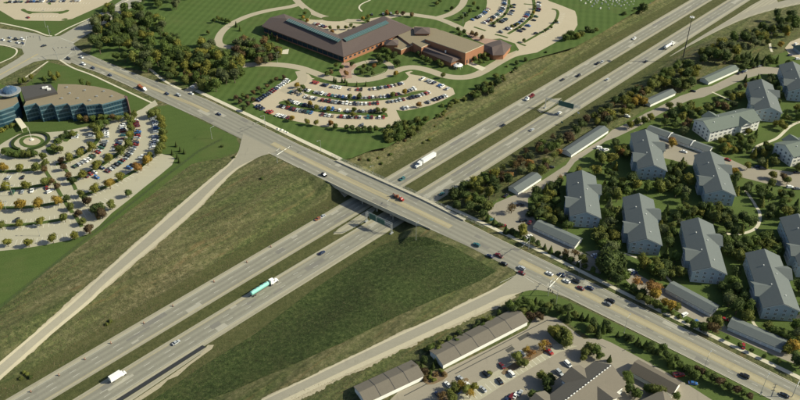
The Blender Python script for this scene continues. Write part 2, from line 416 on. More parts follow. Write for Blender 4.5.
def drape_poly(name, pts, off, m, cut=3.):
    P_ = PLg(pts); bm = bmesh.new(); vs = [bm.verts.new((p.x, p.y, 0)) for p in P_]
    for t in geometry.tessellate_polygon([[Vector((p.x, p.y, 0)) for p in P_]]):
        a, b, c = [vs[q] for q in t]
        try: bm.faces.new((a, b, c) if (b.co - a.co).cross(c.co - a.co).z > 0 else (a, c, b))
        except ValueError: pass
    for ax in (Vector((FD[0], FD[1], 0)), Vector((FD[1], -FD[0], 0))):
        ds = [v.co.dot(ax) for v in bm.verts]; k = min(ds) + cut
        while k < max(ds):
            bmesh.ops.bisect_plane(bm, geom=bm.verts[:] + bm.edges[:] + bm.faces[:], plane_co=ax*k, plane_no=ax); k += cut
    for v in bm.verts: v.co.z = hgt(v.co.x, v.co.y) + off
    me = bpy.data.meshes.new(name); bm.to_mesh(me); bm.free(); me.materials.append(m)
    return tag(mesh_obj(name, me), kind='structure')
def PLg(pts): return [at(p[0], p[1]) for p in pts]
def inpoly(x, y, poly):
    c = False; j = len(poly) - 1
    for i in range(len(poly)):
        xi, yi = poly[i][0], poly[i][1]; xj, yj = poly[j][0], poly[j][1]
        if (yi > y) != (yj > y) and x < (xj - xi)*(y - yi)/(yj - yi) + xi: c = not c
        j = i
    return c

# ================================================================ THE SETTING: ground, roads, lawns
def ground():
    ts = [-6000, -3000, -1500, -800, -400, -200, -100, -70, -50] + [-40 + 1.5*k for k in range(100)] + [115, 130, 160, 220, 350, 600, 1000, 2000, 4000, 7000]
    cs = [fw(*arp(s, 10.5))[0] for s in (-90,)][0]
    ss = [-4000, -2000, -1000, -600, -400, -300] + [-250 + 10*k for k in range(20)] + [-50 + 3*k for k in range(75)]
    s0 = ss[-1]; ss = [v for v in ss if v < cs - 62] + [cs - 60 + 1.5*k for k in range(81)] + [v for v in [cs + 65 + 12*k for k in range(45)]] + [900, 1100, 1400, 2000, 4000, 9000]
    b = MB(); n = len(ts)
    for s in ss:
        for t in ts:
            x, y = fwp(s, t); b.v.append((x, y, hgt(x, y)))
    for i in range(len(ss) - 1):
        for j in range(n - 1): b.f.append((i*n + j, i*n + j + 1, (i+1)*n + j + 1, (i+1)*n + j)); b.m.append(0)
    o = b.build('ground', M_ROUGH); o.data.flip_normals() if o.data.polygons[0].normal.z < 0 else None
    for p in o.data.polygons: p.use_smooth = True
    tag(o, kind='structure')
ground()
# ---- lawns (all on the flat, 3 cm above the ground)
sheet('lawn', [(-60, -40), (-60, 14), (0, 24), (45, 34), (50, 37), (56, 36), (82, 22.5), (140, -6), (160, -40)], .03, M_LAWN2)
sheet('lawn', [(96, 84), (150, 96), (206, 92), (198, 92), (165, 76), (120, 66), (88, 56), (100, 30), (130, 2), (200, -60), (700, -60), (655, 0), (625, 18), (603, 32), (575, 47), (530, 60), (497, 79), (470, 92), (452, 104), (432, 119), (405, 136), (388, 147), (372, 150), (352, 158), (339, 160.5), (260, 121), (197, 90)][2:], .03, M_LAWN)
sheet('lawn', [(170, 104.5), (200, 120), (236, 137), (240, 146), (238, 152), (222, 158), (205, 161), (192, 164), (170, 180), (150, 196), (104, 229), (48, 270), (10, 301), (0, 309), (-80, 372), (-120, 372), (-120, 250), (0, 240), (70, 230), (120, 190), (150, 108)], .03, M_LAWN2)
sheet('lawn', [(-60, 68), (22, 90), (48, 62), (82, 70), (128, 90), (158, 104), (148, 112), (118, 121), (80, 129), (45, 133), (20, 133), (0, 145), (-60, 170)], .032, M_LAWN2)
sheet('lawn', [(-60, 44), (0, 46), (16, 49), (20, 53), (10, 60), (0, 63), (-60, 88)], .03, M_LAWN2)
sheet('lawn', [(478, 212), (500, 226), (560, 257), (640, 298), (720, 338), (800, 377), (900, 425), (1000, 300), (1000, 60), (850, 48), (800, 46), (768, 58), (745, 66), (710, 78), (676, 95), (645, 110), (612, 130), (580, 152), (548, 172), (520, 190), (490, 204)], .03, M_LAWND)
sheet('lawn', [(523, 291), (540, 290), (562, 298), (600, 316), (640, 335), (700, 364), (780, 401), (860, 440), (760, 440), (700, 398), (640, 360), (590, 338), (560, 318), (530, 318), (505, 316)], .03, M_LAWND)
drape_poly('weed_field', [(396, 240), (425, 237), (452, 246), (478, 261), (497, 271), (480, 281), (440, 297), (400, 315), (340, 344), (290, 366), (230, 392), (180, 408), (150, 420), (118, 430), (150, 402), (200, 368), (255, 334), (310, 292), (355, 262), (380, 246)], .12, M_FIELD)
def rubble(px, wd, seed):
    q_ = random.Random(seed); c = resample([tuple(p) for p in PLg(px)], .8); A, B, f_ = [], [], 0.
    for k, p in enumerate(c):
        d = (c[min(k+1, len(c)-1)] - c[max(k-1, 0)]).normalized(); n = Vector((d.y, -d.x, 0)); A.append(p - n*1.5); f_ = f_*.9 + q_.gauss(0, .35); B.append(p + n*max(-.6, wd*(.3 + .35*f_ + .25*q_.random() + .3*math.sin(k*.031 + seed))))
    b = MB(); i = 0
    for k in range(len(c) - 1):
        fc = [(v.x, v.y, hgt(v.x, v.y) + .11) for v in (A[k], B[k], B[k+1], A[k+1])]; a_, b_, c_ = [Vector(v) for v in fc[:3]]
        b.face(fc if (b_ - a_).cross(c_ - a_).z > 0 else fc[::-1])
    tag(b.build('bare_dirt', M_DIRT), kind='structure')
rubble([(262, 415), (300, 396), (350, 372.5), (400, 350), (460, 322), (497, 305), (515, 296)], 2.6, 1)
rubble([(472, 299.5), (440, 315), (400, 333.5), (350, 357), (300, 381.5), (262, 399.5)], 1.0, 2)
rubble([(-30, 405), (0, 380.5), (47, 338), (100, 292.5), (150, 250), (200, 207.5), (226, 180)], 1.1, 3)
rubble([(222, 169), (200, 187.5), (142, 238), (100, 275.5), (37, 331), (0, 362), (-40, 396)], 1.0, 4)
# ---- freeway carriageways in freeway coordinates (s along, t across)
def fstrip(mb, s0, s1, t0, t1, z=.05, m=0, n=1):
    for k in range(n):
        a, b_ = s0 + (s1 - s0)*k/n, s0 + (s1 - s0)*(k+1)/n
        q = [fwp(a, t1), fwp(b_, t1), fwp(b_, t0), fwp(a, t0)]; mb.face([(p[0], p[1], FZ + z) for p in q], m)
SA, SB = -900, 2600
def twarp(s): return 23.6 + 3.4*sm((s - 40)/280.)      # left edge of the north-east-bound carriageway
for nm, t0, t1, o in (('southwest_carriageway', 0, 16, None), ):
    b = MB(); fstrip(b, SA, SB, t0, 3., .05); fstrip(b, SA, SB, 14.1, 16.2, .05); tag(b.build('freeway_shoulder', M_SHOULD), kind='structure')
    b = MB(); fstrip(b, SA, SB, 3., 14.1, .054); tag(b.build('freeway_lanes', M_FWY), kind='structure')
bs, bl, pw, py_ = MB(), MB(), MB(), MB()
def wstrip(mb, s0, s1, a, b_, z):
    ss = [s0] + [s for s in range(40, 330, 20) if s0 < s < s1] + [s1]
    for p, q in zip(ss, ss[1:]):
        w0, w1 = twarp(p), twarp(q)
        mb.face([(*fwp(p, w0 + b_), FZ + z), (*fwp(q, w1 + b_), FZ + z), (*fwp(q, w1 + a), FZ + z), (*fwp(p, w0 + a), FZ + z)])
wstrip(bs, SA, SB, 0, 2.2, .05); wstrip(bs, SA, SB, 13.2, 16.5, .05); wstrip(bl, SA, SB, 2.2, 13.2, .054)
tag(bs.build('freeway_shoulder', M_SHOULD), kind='structure'); tag(bl.build('freeway_lanes', M_FWY), kind='structure')
fstrip(pw, SA, SB, 3.1, 3.26, .062); fstrip(py_, SA, SB, 13.85, 14.0, .062)
wstrip(py_, SA, SB, 2.35, 2.5, .062); wstrip(pw, SA, SB, 12.95, 13.1, .062)
s = -300
while s < 1100:
    for t in (6.75, 10.35): fstrip(pw, s, s + 3.6, t, t + .2, .062)
    for t in (6.0, 9.6): wstrip(pw, s + 4, s + 7.6, t, t + .2, .062)
    s += 12.2
tag(pw.build('white_lane_markings', M_PAINTW), kind='structure'); tag(py_.build('yellow_lane_markings', M_PAINTY), kind='structure')
rp = random.Random(21)
PM = {0: MB(), 1: MB()}
for side in (0, 1):
    for t in (3.3, 6.95, 10.55):      # one patch at a time along each lane, never overlapping
        s0 = -60 + rp.uniform(0, 60)
        while s0 < 800:
            L_ = rp.choice([4, 6, 9, 14, 30]); wd = rp.choice([1.5, 1.7, 3.2]); fn = fstrip if side == 0 else wstrip; t_ = t + rp.uniform(0, .2) - (.8 if side else 0)
            fn(PM[rp.random() < .5], s0, s0 + L_, t_, t_ + wd, .058); s0 += L_ + rp.uniform(15, 110)
tag(PM[0].build('dark_pavement_patches', M_PATCHD), kind='structure'); tag(PM[1].build('pale_pavement_patches', M_PATCHL), kind='structure')
# black fresh asphalt widening with a pale concrete edge at the lower left
b = MB(); b.flat(PL([(202.4, 345.2), (206, 347), (122.8, 400), (60, 440), (53, 440), (115.7, 400)], FZ), FZ + .07); tag(b.build('fresh_asphalt_strip', M_BLACK), kind='structure')
b = MB(); b.flat(PL([(206, 347.3), (208.5, 348.6), (200.5, 354), (132, 400.5), (70, 442), (61, 440), (123.2, 400.2)], FZ), FZ + .066); tag(b.build('new_concrete_shoulder', M_SHOULD), kind='structure')
drape_poly('bare_dirt', [(208, 345), (214, 345), (212, 349), (205, 354), (190, 365), (178, 376), (168, 380), (160, 388), (140, 401), (120, 415), (110, 422), (104, 422), (131, 402), (170, 376), (200, 355)], .13, M_DIRT)
# paved crossover islands of the median at the bridge and the second gantry
# ---- exit ramp that splits off at the top right
LR = PL([(670, 56), (710, 30.5), (738, 15.5), (755, 9), (776, 2.5), (800, -3.2), (860, -15)], FZ); RR = PL([(670, 56.6), (710, 34.6), (740, 20.3), (764, 12), (800, 4), (860, -7)], FZ)
b = MB(); drape_strip(b, smooth(LR), smooth(RR), .058, cols=6, hi=.72); tag(b.build('exit_ramp', M_RAMP), kind='structure')
b = MB(); drape_strip(b, smooth(LR), smooth(RR), .058, cols=2, lo=.72, hi=1.); tag(b.build('exit_ramp_shoulder', M_SHOULD), kind='structure')
b = MB(); b.flat(PL([(680, 49), (735, 16), (752, 5), (768, -4), (776, -2), (778, 2.3), (757, 8.8), (739, 15.6), (711, 30.6)], FZ), FZ + .045); tag(b.build('ramp_gore', M_SHOULD), kind='structure')
# ---- ramps of the interchange (draped over the slope)
NL = [(243, 134), (240.5, 143), (238.5, 153), (230, 163), (218, 172.5), (200, 187.5), (185, 200), (142, 238), (100, 275.5), (75, 300), (37, 331), (0, 362), (-40, 396), (-90, 438)]
NR = [(277, 151), (268, 154.3), (259, 156.8), (242, 166), (232, 174), (209, 196), (200, 207.5), (150, 250), (100, 292.5), (94, 300), (47, 338), (0, 380.5), (-30, 405), (-80, 447)]
NLw, NRw = smooth(PLg(NL)), smooth(PLg(NR))
b = MB(); drape_strip(b, NLw, NRw, .16, cols=6); tag(b.build('ramp_shoulder', M_RSH), kind='structure')
b = MB(); drape_strip(b, NLw, NRw, .19, cols=3, lo=.2, hi=.76, flare=.16); tag(b.build('ramp_lanes', M_RAMP), kind='structure')
SL = [(468, 246), (500, 261), (513, 266.5), (518.5, 271.5), (515, 276.5), (500, 286), (472, 299.5), (440, 315), (400, 333.5), (350, 357), (300, 381.5), (262, 399.5), (200, 430)]
SR = [(612, 321), (580, 303.5), (562, 296), (549, 291.5), (538, 290), (527, 290.5), (515, 295), (497, 305), (460, 322), (400, 350), (350, 372.5), (300, 396), (262, 415), (210, 440)]
SLw, SRw = smooth(PLg(SL[3:])), smooth(PLg(SR[4:]))
b = MB(); drape_strip(b, SLw, SRw, .16, cols=6); tag(b.build('ramp_shoulder', M_RSH), kind='structure')
b = MB(); drape_strip(b, SLw, SRw, .19, cols=3, lo=.14, hi=.7, flare=.12); tag(b.build('ramp_lanes', M_RAMP), kind='structure')
b = MB(); b.flat([Vector(arp(*q)) for q in [(q[0], q[1]) for q in []]] or PL([(478, 246), (500, 257), (513, 266.5), (518.5, 271.5), (515, 276.5), (505, 283), (520, 293), (528, 290.5), (538, 290), (549, 291.5), (562, 296), (585, 305), (575, 294)]), .085); tag(b.build('junction_pavement', M_RAMP), kind='structure')
b = MB(); b.flat(PL([(236, 130), (243, 134), (240.7, 143), (238.5, 153), (228, 164), (240, 168), (259, 156.8), (268, 154.3), (277, 151), (290, 158), (280, 145)]), .085); tag(b.build('junction_pavement', M_RAMP), kind='structure')
# white painted turn arrows' approach lines of the right-hand junction
b = MB()
def pline(mb, pts, wd, z, world=False, dash=None):
    P_ = [Vector((p[0], p[1], 0)) for p in (pts if world else PLg(pts))]
    for a, c in zip(P_, P_[1:]):
        L = (c - a).length; d = (c - a)/L; n = Vector((-d.y, d.x, 0))*wd/2
        segs = [(0, L)] if not dash else [(k*sum(dash), min(L, k*sum(dash) + dash[0])) for k in range(int(L/sum(dash)) + 1)]
        for u, v in segs:
            p, q = a + d*u, a + d*v; mb.face([(*(p - n).xy, z), (*(q - n).xy, z), (*(q + n).xy, z), (*(p + n).xy, z)])
pline(b, [(500, 283), (533, 267)], .2, .094); pline(b, [(497, 291), (520, 281)], .2, .094, dash=(2, 3)); pline(b, [(521, 274.5), (534, 283)], .25, .094)
pline(b, [(245, 161), (262, 148)], .2, .094); pline(b, [(248, 145), (266, 154)], .2, .094)
tag(b.build('ramp_stop_markings', M_PAINTW), kind='structure')
# ---- arterial road across the bridge, in arterial coordinates (s along, d across; d=0 is the upper kerb)
LOWER = [(-900, 38), (-460, 37), (-420, 36), (-396, 35), (-376, 31.5), (-340, 29), (-300, 28), (-250, 25), (-150, 23.5), (-100, 22.5), (-60, 20.5), (-12, 17.2), (60, 17.6), (130, 16.6), (900, 16.6)]
UPPER = [(-900, 22), (-460, 21), (-420, 19), (-380, 16.5), (-336, 12.5), (-300, 7), (-270, 3.4), (-167, 3.4), (-110, 1.), (-60, -1.2), (0, 0), (66, -1.2), (124, -.6), (175, 0), (900, 0)]
def lin(tab, s):
    for (a, va), (b_, vb) in zip(tab, tab[1:]):
        if s <= b_: return va + (vb - va)*(s - a)/(b_ - a)
    return tab[-1][1]
def astrip(mb, s0, s1, fa, fb, z, step=8., m=0):
    n = max(1, int((s1 - s0)/step))
    for k in range(n):
        a, b_ = s0 + (s1 - s0)*k/n, s0 + (s1 - s0)*(k+1)/n
        mb.face([(*arp(a, fb(a)), z), (*arp(b_, fb(b_)), z), (*arp(b_, fa(b_)), z), (*arp(a, fa(a)), z)], m)
up = lambda s: lin(UPPER, s); lo = lambda s: lin(LOWER, s); mid = lambda s: (up(s) + lo(s))/2
SW0 = -418   # where the arterial meets the crossroads
b = MB(); astrip(b, SW0, 900, up, lo, .10); tag(b.build('arterial_road', M_ASPH), kind='structure')
b = MB()
for s0, s1, wd in ((-405, -255, 1.2), (-185, -30, 1.7), (20, 700, 2.0)): astrip(b, s0, s1, lambda s: mid(s) - wd + .2, lambda s: mid(s) + wd + .2, .114)
tag(b.build('painted_centre_median', M_MEDIAN), kind='structure')
b = MB(); y = MB()
for s0, s1, wd in ((-405, -255, 1.35), (-185, -30, 1.85), (20, 700, 2.15)):
    for sg in (-1, 1): astrip(y, s0, s1, lambda s: mid(s) + .2 + sg*wd - .09, lambda s: mid(s) + .2 + sg*wd + .09, .116)
s = -405.
while s < 300:
    if not (-255 < s < -190 or -28 < s < 18):
        for fr in (.24, .77): astrip(b, s, s + 3, lambda q: up(q) + (lo(q) - up(q))*fr - .1, lambda q: up(q) + (lo(q) - up(q))*fr + .1, .116)
    s += 12.2
for s0, s1 in ((-405, -258), (-190, -32), (22, 700)):
    astrip(b, s0, s1, lambda q: lo(q) - .75, lambda q: lo(q) - .6, .116); astrip(b, s0, s1, lambda q: up(q) + .6, lambda q: up(q) + .75, .116)
tag(b.build('white_lane_markings', M_PAINTW), kind='structure'); tag(y.build('yellow_lane_markings', M_PAINTY), kind='structure')
PM = {0: MB(), 1: MB()}
for q0 in (.03, .28, .56, .80):
    s0 = -400 + rp.uniform(0, 40)
    while s0 < 190:
        L_ = rp.choice([4, 7, 12]); astrip(PM[rp.random() < .5], s0, s0 + L_, lambda q: up(q) + (lo(q) - up(q))*q0, lambda q: up(q) + (lo(q) - up(q))*(q0 + .15), .106); s0 += L_ + rp.uniform(25, 120)
tag(PM[0].build('dark_pavement_patches', M_PATCHD), kind='structure'); tag(PM[1].build('pale_pavement_patches', M_PATCHL), kind='structure')
# kerbs (real 12 cm steps) and sidewalks
def akerb(s0, s1, fa, wd, z0=0., z1=.22, name='kerb', m=None):
    k = MB(); n = max(1, int((s1 - s0)/8.))
    ss = [s0 + (s1 - s0)*i/n for i in range(n + 1)]
    k.loft([[(*arp(s, fa(s)), z0), (*arp(s, fa(s) + wd), z0), (*arp(s, fa(s) + wd), z1), (*arp(s, fa(s)), z1)] for s in ss]); tag(k.build(name, m or M_KERB), kind='structure')
akerb(-410, -127, up, -.4); akerb(-60, 700, up, -.4); akerb(-410, -322, lo, .4); akerb(-178, -148, lo, .4); akerb(22, 700, lo, .4)
tp = lambda s: up(s) - 1.5 - (3.0 if s < -140 else 3.0 if s > -40 else 1.0)*1.
def walk(pts, wd, z=.13): ribbon('sidewalk', pts, wd, z, M_WALK)
walk([(196, 90.5), (230, 106.5), (265, 122.8), (300, 140), (330, 154), (341, 159.5)], 3.4, .16)
walk([(446, 206), (470, 216.8), (500, 231.5), (530, 246), (560, 260.8), (600, 281), (640, 301), (700, 330.3), (750, 354), (800, 378), (850, 403)], 2.6)
walk([(0, 23), (20, 27), (36, 31), (46, 35.5), (52, 36)], 1.8); walk([(55, 35.5), (66, 29), (81, 22.3), (100, 14), (122, 3.5), (140, -6)], 1.8)
walk([(60, 60), (72, 68), (90, 74), (105, 81), (122, 89), (138, 96.5), (152, 103)], 1.6); walk([(22, 80), (36, 70), (48, 61.5)], 1.5)
walk([(-20, 44), (0, 44.5), (14, 47.5), (18, 51), (14, 57), (0, 63), (-20, 72)], 1.5)
walk([(145, 67), (152, 70.5), (160, 78), (170, 84.5), (181, 89.5)], 2.2)
walk([(378, -6), (371, 0), (361, 4), (358.5, 8), (362, 11.5)], 1.6, .08)
# ---- crossroads and the side roads at the top left
b = MB()
b.flat(PL([(70, 64), (84, 53), (78, 48), (73, 44), (82, 38), (100, 26.5), (125, 12), (150, -4), (134, -8), (110, 8), (88, 19.5), (68, 31.5), (60, 36), (47, 37), (36, 33.5), (20, 31), (0, 28.5), (-60, 22), (-60, 36), (0, 45), (12, 46.5), (22, 49), (24, 54), (18, 58.5), (8, 64.5), (0, 69), (-60, 96), (-60, 112), (0, 80), (20, 69), (34, 62), (48, 59.5), (58, 60)]), .09)
tag(b.build('crossroads_pavement', M_CROSS), kind='structure')
b = MB(); pline(b, [(-20, 86), (20, 64), (38, 54)], .8, .103); pline(b, [(70, 42), (100, 24), (128, 8)], .3, .103); pline(b, [(-40, 32.5), (26, 42)], .3, .103)
tag(b.build('yellow_lane_markings', M_PAINTY), kind='structure')
b = MB(); pline(b, [(27, 36), (24, 46)], .6, .103); pline(b, [(62, 60), (72, 52)], .6, .103); pline(b, [(30, 58), (46, 58)], .5, .103); pline(b, [(60, 38), (74, 43)], .5, .103); tag(b.build('white_stop_lines', M_PAINTW), kind='structure')
# ---- pavements of the lots and drives (z rises 4 mm+ per overlapping sheet)
sheet('upper_left_lot', [(-60, -30), (-60, 4), (0, 10.5), (15, 19.5), (25, 20.6), (60, 21), (72, 19), (90, 11), (108, 3), (125, -8), (135, -30)], .06, M_LOT)
sheet('office_lot', [(155, 100), (158, 105), (150, 109), (147, 112), (152, 117), (157, 124), (158.5, 133), (157.5, 142), (153.5, 150), (160, 153.5), (170, 155.5), (175, 158.5), (172, 165), (160, 175), (146, 186), (130, 199), (112, 213), (99, 226), (88, 234), (70, 240), (45, 245), (20, 249), (0, 251), (-80, 256), (-80, 172), (-40, 160), (-8, 150), (6, 141), (18, 134.5), (30, 132.5), (48, 132.3), (65, 131), (85, 127), (105, 122.5), (125, 116.5), (142, 109)], .06, M_LOT2)
sheet('school_lot', [(301, 72), (296, 80), (286, 84.5), (270, 93), (252, 103.5), (258, 108), (272, 114.5), (292, 120.5), (320, 126.4), (350, 128), (385, 127.5), (401.5, 125.5), (401, 120.5), (396, 110), (404, 111), (415, 109), (430, 105.5), (443, 100.5), (455, 94), (453, 88.5), (436, 81), (424, 76.5), (417, 73), (411, 71), (405, 72.5), (409, 76.5), (406, 80), (396, 83.5), (380, 86), (361, 87), (345, 85.5), (330, 82.5), (312, 78), (309, 74.5)], .06, M_LOT)
sheet('upper_school_lot', [(486, -20), (487, 3), (486, 9), (478, 16), (465.5, 22.5), (463, 29), (468, 36), (484, 40), (500, 38.5), (515, 43.5), (519, 50), (512, 56), (505, 60), (520, 55.5), (537, 52.5), (551, 45), (565, 37), (574, 31), (577.5, 25), (577, 17), (575, 11), (560, 5), (549, 1), (540, -6), (535, -20)], .06, M_LOT)
def drive(pts, wd, z=.05, m=None): ribbon('drive', pts, wd, z, m or M_DRIVE)
drive([(184, 94), (196, 86), (206, 79), (216, 72), (232, 67), (255, 64), (280, 64.5), (300, 67.5), (312, 72), (330, 78.5), (345, 80.5), (362, 80.5), (378, 78), (392, 72.5), (402, 68.5), (414, 67), (428, 70), (444, 76), (460, 78), (474, 76), (486, 70), (498, 62.5), (510, 56), (520, 52)], 8.)
drive([(247, 49), (232, 47.5), (220, 46), (217.5, 40), (222, 31), (233, 22.5), (250, 15), (270, 10), (290, 7), (298, 4.5)], 7.)
drive([(288, -12), (296, 0), (306, 9), (318, 15.5), (334, 19.5), (352, 21), (372, 20), (390, 17), (405, 13.5), (422, 16), (437, 18), (450, 23), (463, 29), (470, 33)], 7., .054)
drive([(437, 18), (450, 14.5), (460, 8), (465, 0), (464, -12)], 7., .052)
drive([(300, 71), (304, 80), (296, 86), (282, 92)], 8., .064)
ribbon('drive', [(366, 62), (380, 60.5), (390, 64), (392, 70), (384, 76), (368, 79.5), (354, 78), (349, 72), (354, 65.5), (366, 62)], 5.5, .066, M_DRIVE)
sheet('brick_plaza', [(342, 63), (352, 61.5), (357, 66), (351, 71), (352, 78), (343, 79), (339, 71)], .07, M_BRICKP)
sheet('entry_plaza', [(318, 20), (330, 19), (345, 22), (360, 24), (372, 22), (377, 22), (372, 28), (358, 34), (345, 37.5), (332, 33), (321, 28), (308, 24), (304, 19)], .058, M_LOT)
sheet('school_walk', [(464, 63), (469, 61), (486, 68), (482, 71)], .066, M_WALK); sheet('brick_plaza', [(466, 32), (482, 38), (498, 40), (486, 44.5), (472, 39)], .068, M_BRICKP)
sheet('office_patio', [(283, 50), (289, 49), (288, 54), (281, 54)], .066, M_WALK)
# apartment lanes
sheet('apartment_lane', [(487, 213), (496, 203), (512, 196), (524, 192), (546, 178), (566, 165), (571, 158), (604, 138), (612, 130), (630, 122), (646, 113), (655, 109), (680, 96), (692, 92), (701, 88), (712, 86), (740, 72), (760, 66.5), (785, 68), (805, 72), (850, 85), (850, 93), (800, 80), (775, 74), (762, 74), (742, 80), (722, 89), (704, 97), (690, 100), (672, 108), (660, 114), (648, 121), (636, 128), (617, 137), (606, 141), (590, 152), (575, 162), (566, 174), (552, 184), (540, 191), (528, 198), (528, 207), (534, 218), (540, 228), (575, 249), (590, 256), (602, 258), (606, 266), (600, 274), (586, 270), (560, 257), (530, 240), (503, 226)], .055, M_LOT3)
sheet('apartment_lane', [(634, 132), (645, 130), (668, 141), (690, 150), (712, 155), (726, 157.5), (745, 166), (765, 168.5), (800, 173), (850, 178), (850, 189), (800, 189), (768, 184), (744, 178), (725, 172), (706, 168), (690, 165), (672, 160), (655, 156), (640, 146)], .056, M_LOT3)
sheet('apartment_lane', [(622, 276), (634, 272), (650, 281), (668, 290.5), (690, 302), (708, 313), (720, 318), (727, 328), (760, 341), (783, 352), (800, 356), (850, 368), (850, 384), (800, 366), (782, 359), (755, 347), (725, 333), (700, 322), (680, 313), (655, 299), (635, 289)], .056, M_LOT3)
sheet('apartment_walk', [(585, 252), (598, 250), (610, 258), (600, 262)], .058, M_LOT3)
sheet('loop_drive', [(785, 48), (790, 42), (800, 38), (830, 36), (830, 62), (806, 60), (790, 56)], .06, M_LOT)
for pts, wd in (([(753, 154), (755, 148), (760, 144.5), (770, 141.5), (778, 138), (784, 132), (790, 126), (800, 121.5), (812, 119)], 2.2), ([(755, 205), (760, 212), (760, 220), (757, 228), (748, 232.5), (735, 235), (722, 233)], 2.), ([(745, 190), (755, 204), (755, 205)], 1.8),
                ([(770, 40), (770, 47), (772, 52)], 2.), ([(712, 92), (732, 101)], 1.5)): ribbon('garden_path', pts, wd, .06, M_WALK)
ribbon('garden_path', [(751, 318), (755, 326), (764, 333)], 1.6, .06, M_WALK); ribbon('garden_path', [(612, 250), (640, 258), (662, 272), (672, 283)], 1.5, .058, M_WALK)
sheet('garden_path', [(791, 318), (800, 314), (812, 316), (806, 326), (796, 326)], .06, M_DRIVE); sheet('garden_path', [(790, 226), (800, 219), (812, 221), (812, 228), (794, 230)], .06, M_WALK)
# lower right lot
sheet('lower_lot', [(440, 372), (486, 350), (527, 329), (534, 318), (545, 315.5), (556, 318), (571, 329), (584, 339), (600, 338), (612, 343), (640, 358), (664, 371), (690, 386), (712, 400), (740, 420), (740, 450), (340, 450), (398, 392), (424, 381)], .06, M_LOT3)
sheet('parked_strip', [(415, 418), (470, 386), (500, 369), (537, 351), (556, 344), (578, 346), (560, 352), (535, 366), (505, 384), (480, 400), (455, 418)], .064, M_LOT2)
b = MB()
for p in ([(404, 396), (440, 377), (470, 361), (500, 345), (530, 329), (548, 320)], [(455, 374), (480, 361), (512, 345)]): pline(b, p, .5, .072)
b.flat(PL([(517, 338), (528, 332), (531, 335), (520, 341)]), .074); b.flat(PL([(505, 350), (512, 346), (515, 349), (508, 353)]), .074); b.flat(PL([(423, 381), (428, 378), (431, 381), (426, 384)]), .074)
for p in ([(622, 351), (628, 349), (634, 352)], [(650, 362), (654, 367), (652, 373)], [(600, 345), (606, 348)]): pline(b, p, .35, .072)
tag(b.build('crack_sealant', M_SEAL), kind='structure')

# ---- kerbed planting islands (12-15 cm steps)
def island(pts, wd=None, top=None, closed=True, h_=.2, name='kerbed_island'):
    b = MB()
    if wd:
        c = smooth([Vector((p.x, p.y, 0)) for p in PL(pts)]); L, R = [], []
        for k, p in enumerate(c):
            d = (c[min(k+1, len(c)-1)] - c[max(k-1, 0)]).normalized(); n = Vector((-d.y, d.x, 0))*wd/2; L.append(p + n); R.append(p - n)
        poly = L + R[::-1]
    else: poly = smooth_closed([Vector((p.x, p.y, 0)) for p in PL(pts)], 1)
    b.prism(poly, 0, h_, 0, 1, False); tag(b.build(name, [M_KERB, top or M_LAWN2]), kind='structure')
ARCS = {1: [(-30, 173), (0, 172), (20, 171), (38, 169), (54, 165.5), (69, 161), (80, 156), (91, 149), (98, 140), (100.5, 131), (99, 123)],
        2: [(-30, 191), (0, 190), (25, 188), (45, 185), (62, 181.5), (82, 176), (97, 168.5), (109, 160.5), (120, 152.5), (128, 144.5), (131.5, 135), (131, 127), (129, 119.5)],
        3: [(-30, 209), (0, 208), (20, 208), (40, 206), (58, 203), (75, 198.5), (95, 191.5), (110, 185), (122, 178.5), (137, 170), (148, 161), (152, 155)],
        4: [(-30, 227), (0, 226), (20, 225), (42, 223), (65, 219), (84, 213.5), (100, 207), (112, 200)]}
BR = {1: [(44, 49)], 2: [(52, 58)], 3: [(62, 71)], 4: []}
def arc_between(pts, x0, x1):
    q = []; P_ = resample([(p[0], p[1], 0) for p in pts], 1.)
    for p in P_:
        if x0 <= p.x <= x1 or p.x > 95 and x1 > 90: q.append((p.x, p.y))
    return q[::3] + q[-1:]
island(arc_between(ARCS[1], -30, 42), 3.4); island(arc_between(ARCS[1], 56, 140), 3.4)
island(arc_between(ARCS[2], -30, 48), 3.4); island(arc_between(ARCS[2], 67, 140), 3.6)
island(arc_between(ARCS[3], -30, 58), 3.2); island(arc_between(ARCS[3], 80, 160), 3.2)
island(arc_between(ARCS[4], -30, 66), 3.0)
for p in ([(42, 163), (46, 172), (51, 179)], [(54, 181), (58, 190), (62, 197)], [(64, 199), (68, 207), (73, 213)], [(74, 214), (78, 220), (82, 227)], [(60, 163), (66, 170), (70, 176)], [(68, 178), (74, 185), (76, 190)], [(78, 192), (84, 199), (88, 204)], [(91, 206), (96, 213), (99, 220)]): island(p, 2.2)
island([(18.5, 141.5), (22, 137), (31, 135.3), (40, 137), (46, 141.5), (41, 146.5), (31, 148.3), (22, 146.5)], None, M_LAWN2); 
b = MB(); b.prism(smooth_closed([Vector((p.x, p.y, 0)) for p in PL([(22.5, 141.5), (26, 138.3), (32, 137.3), (38, 138.5), (41.5, 141.5), (37, 145), (31, 145.8), (25.5, 144.6)])], 1), .2, .235, 0, 0, False); tag(b.build('circle_plaza', M_LOT), kind='structure')
island([(0, 148), (12, 147), (24, 150.5), (34, 152), (36, 157), (20, 159), (4, 156)]); island([(46, 147), (54, 146), (66, 147), (58, 152), (52, 156), (46, 152)]); island([(60, 138), (70, 133), (80, 131), (72, 138), (66, 143)])
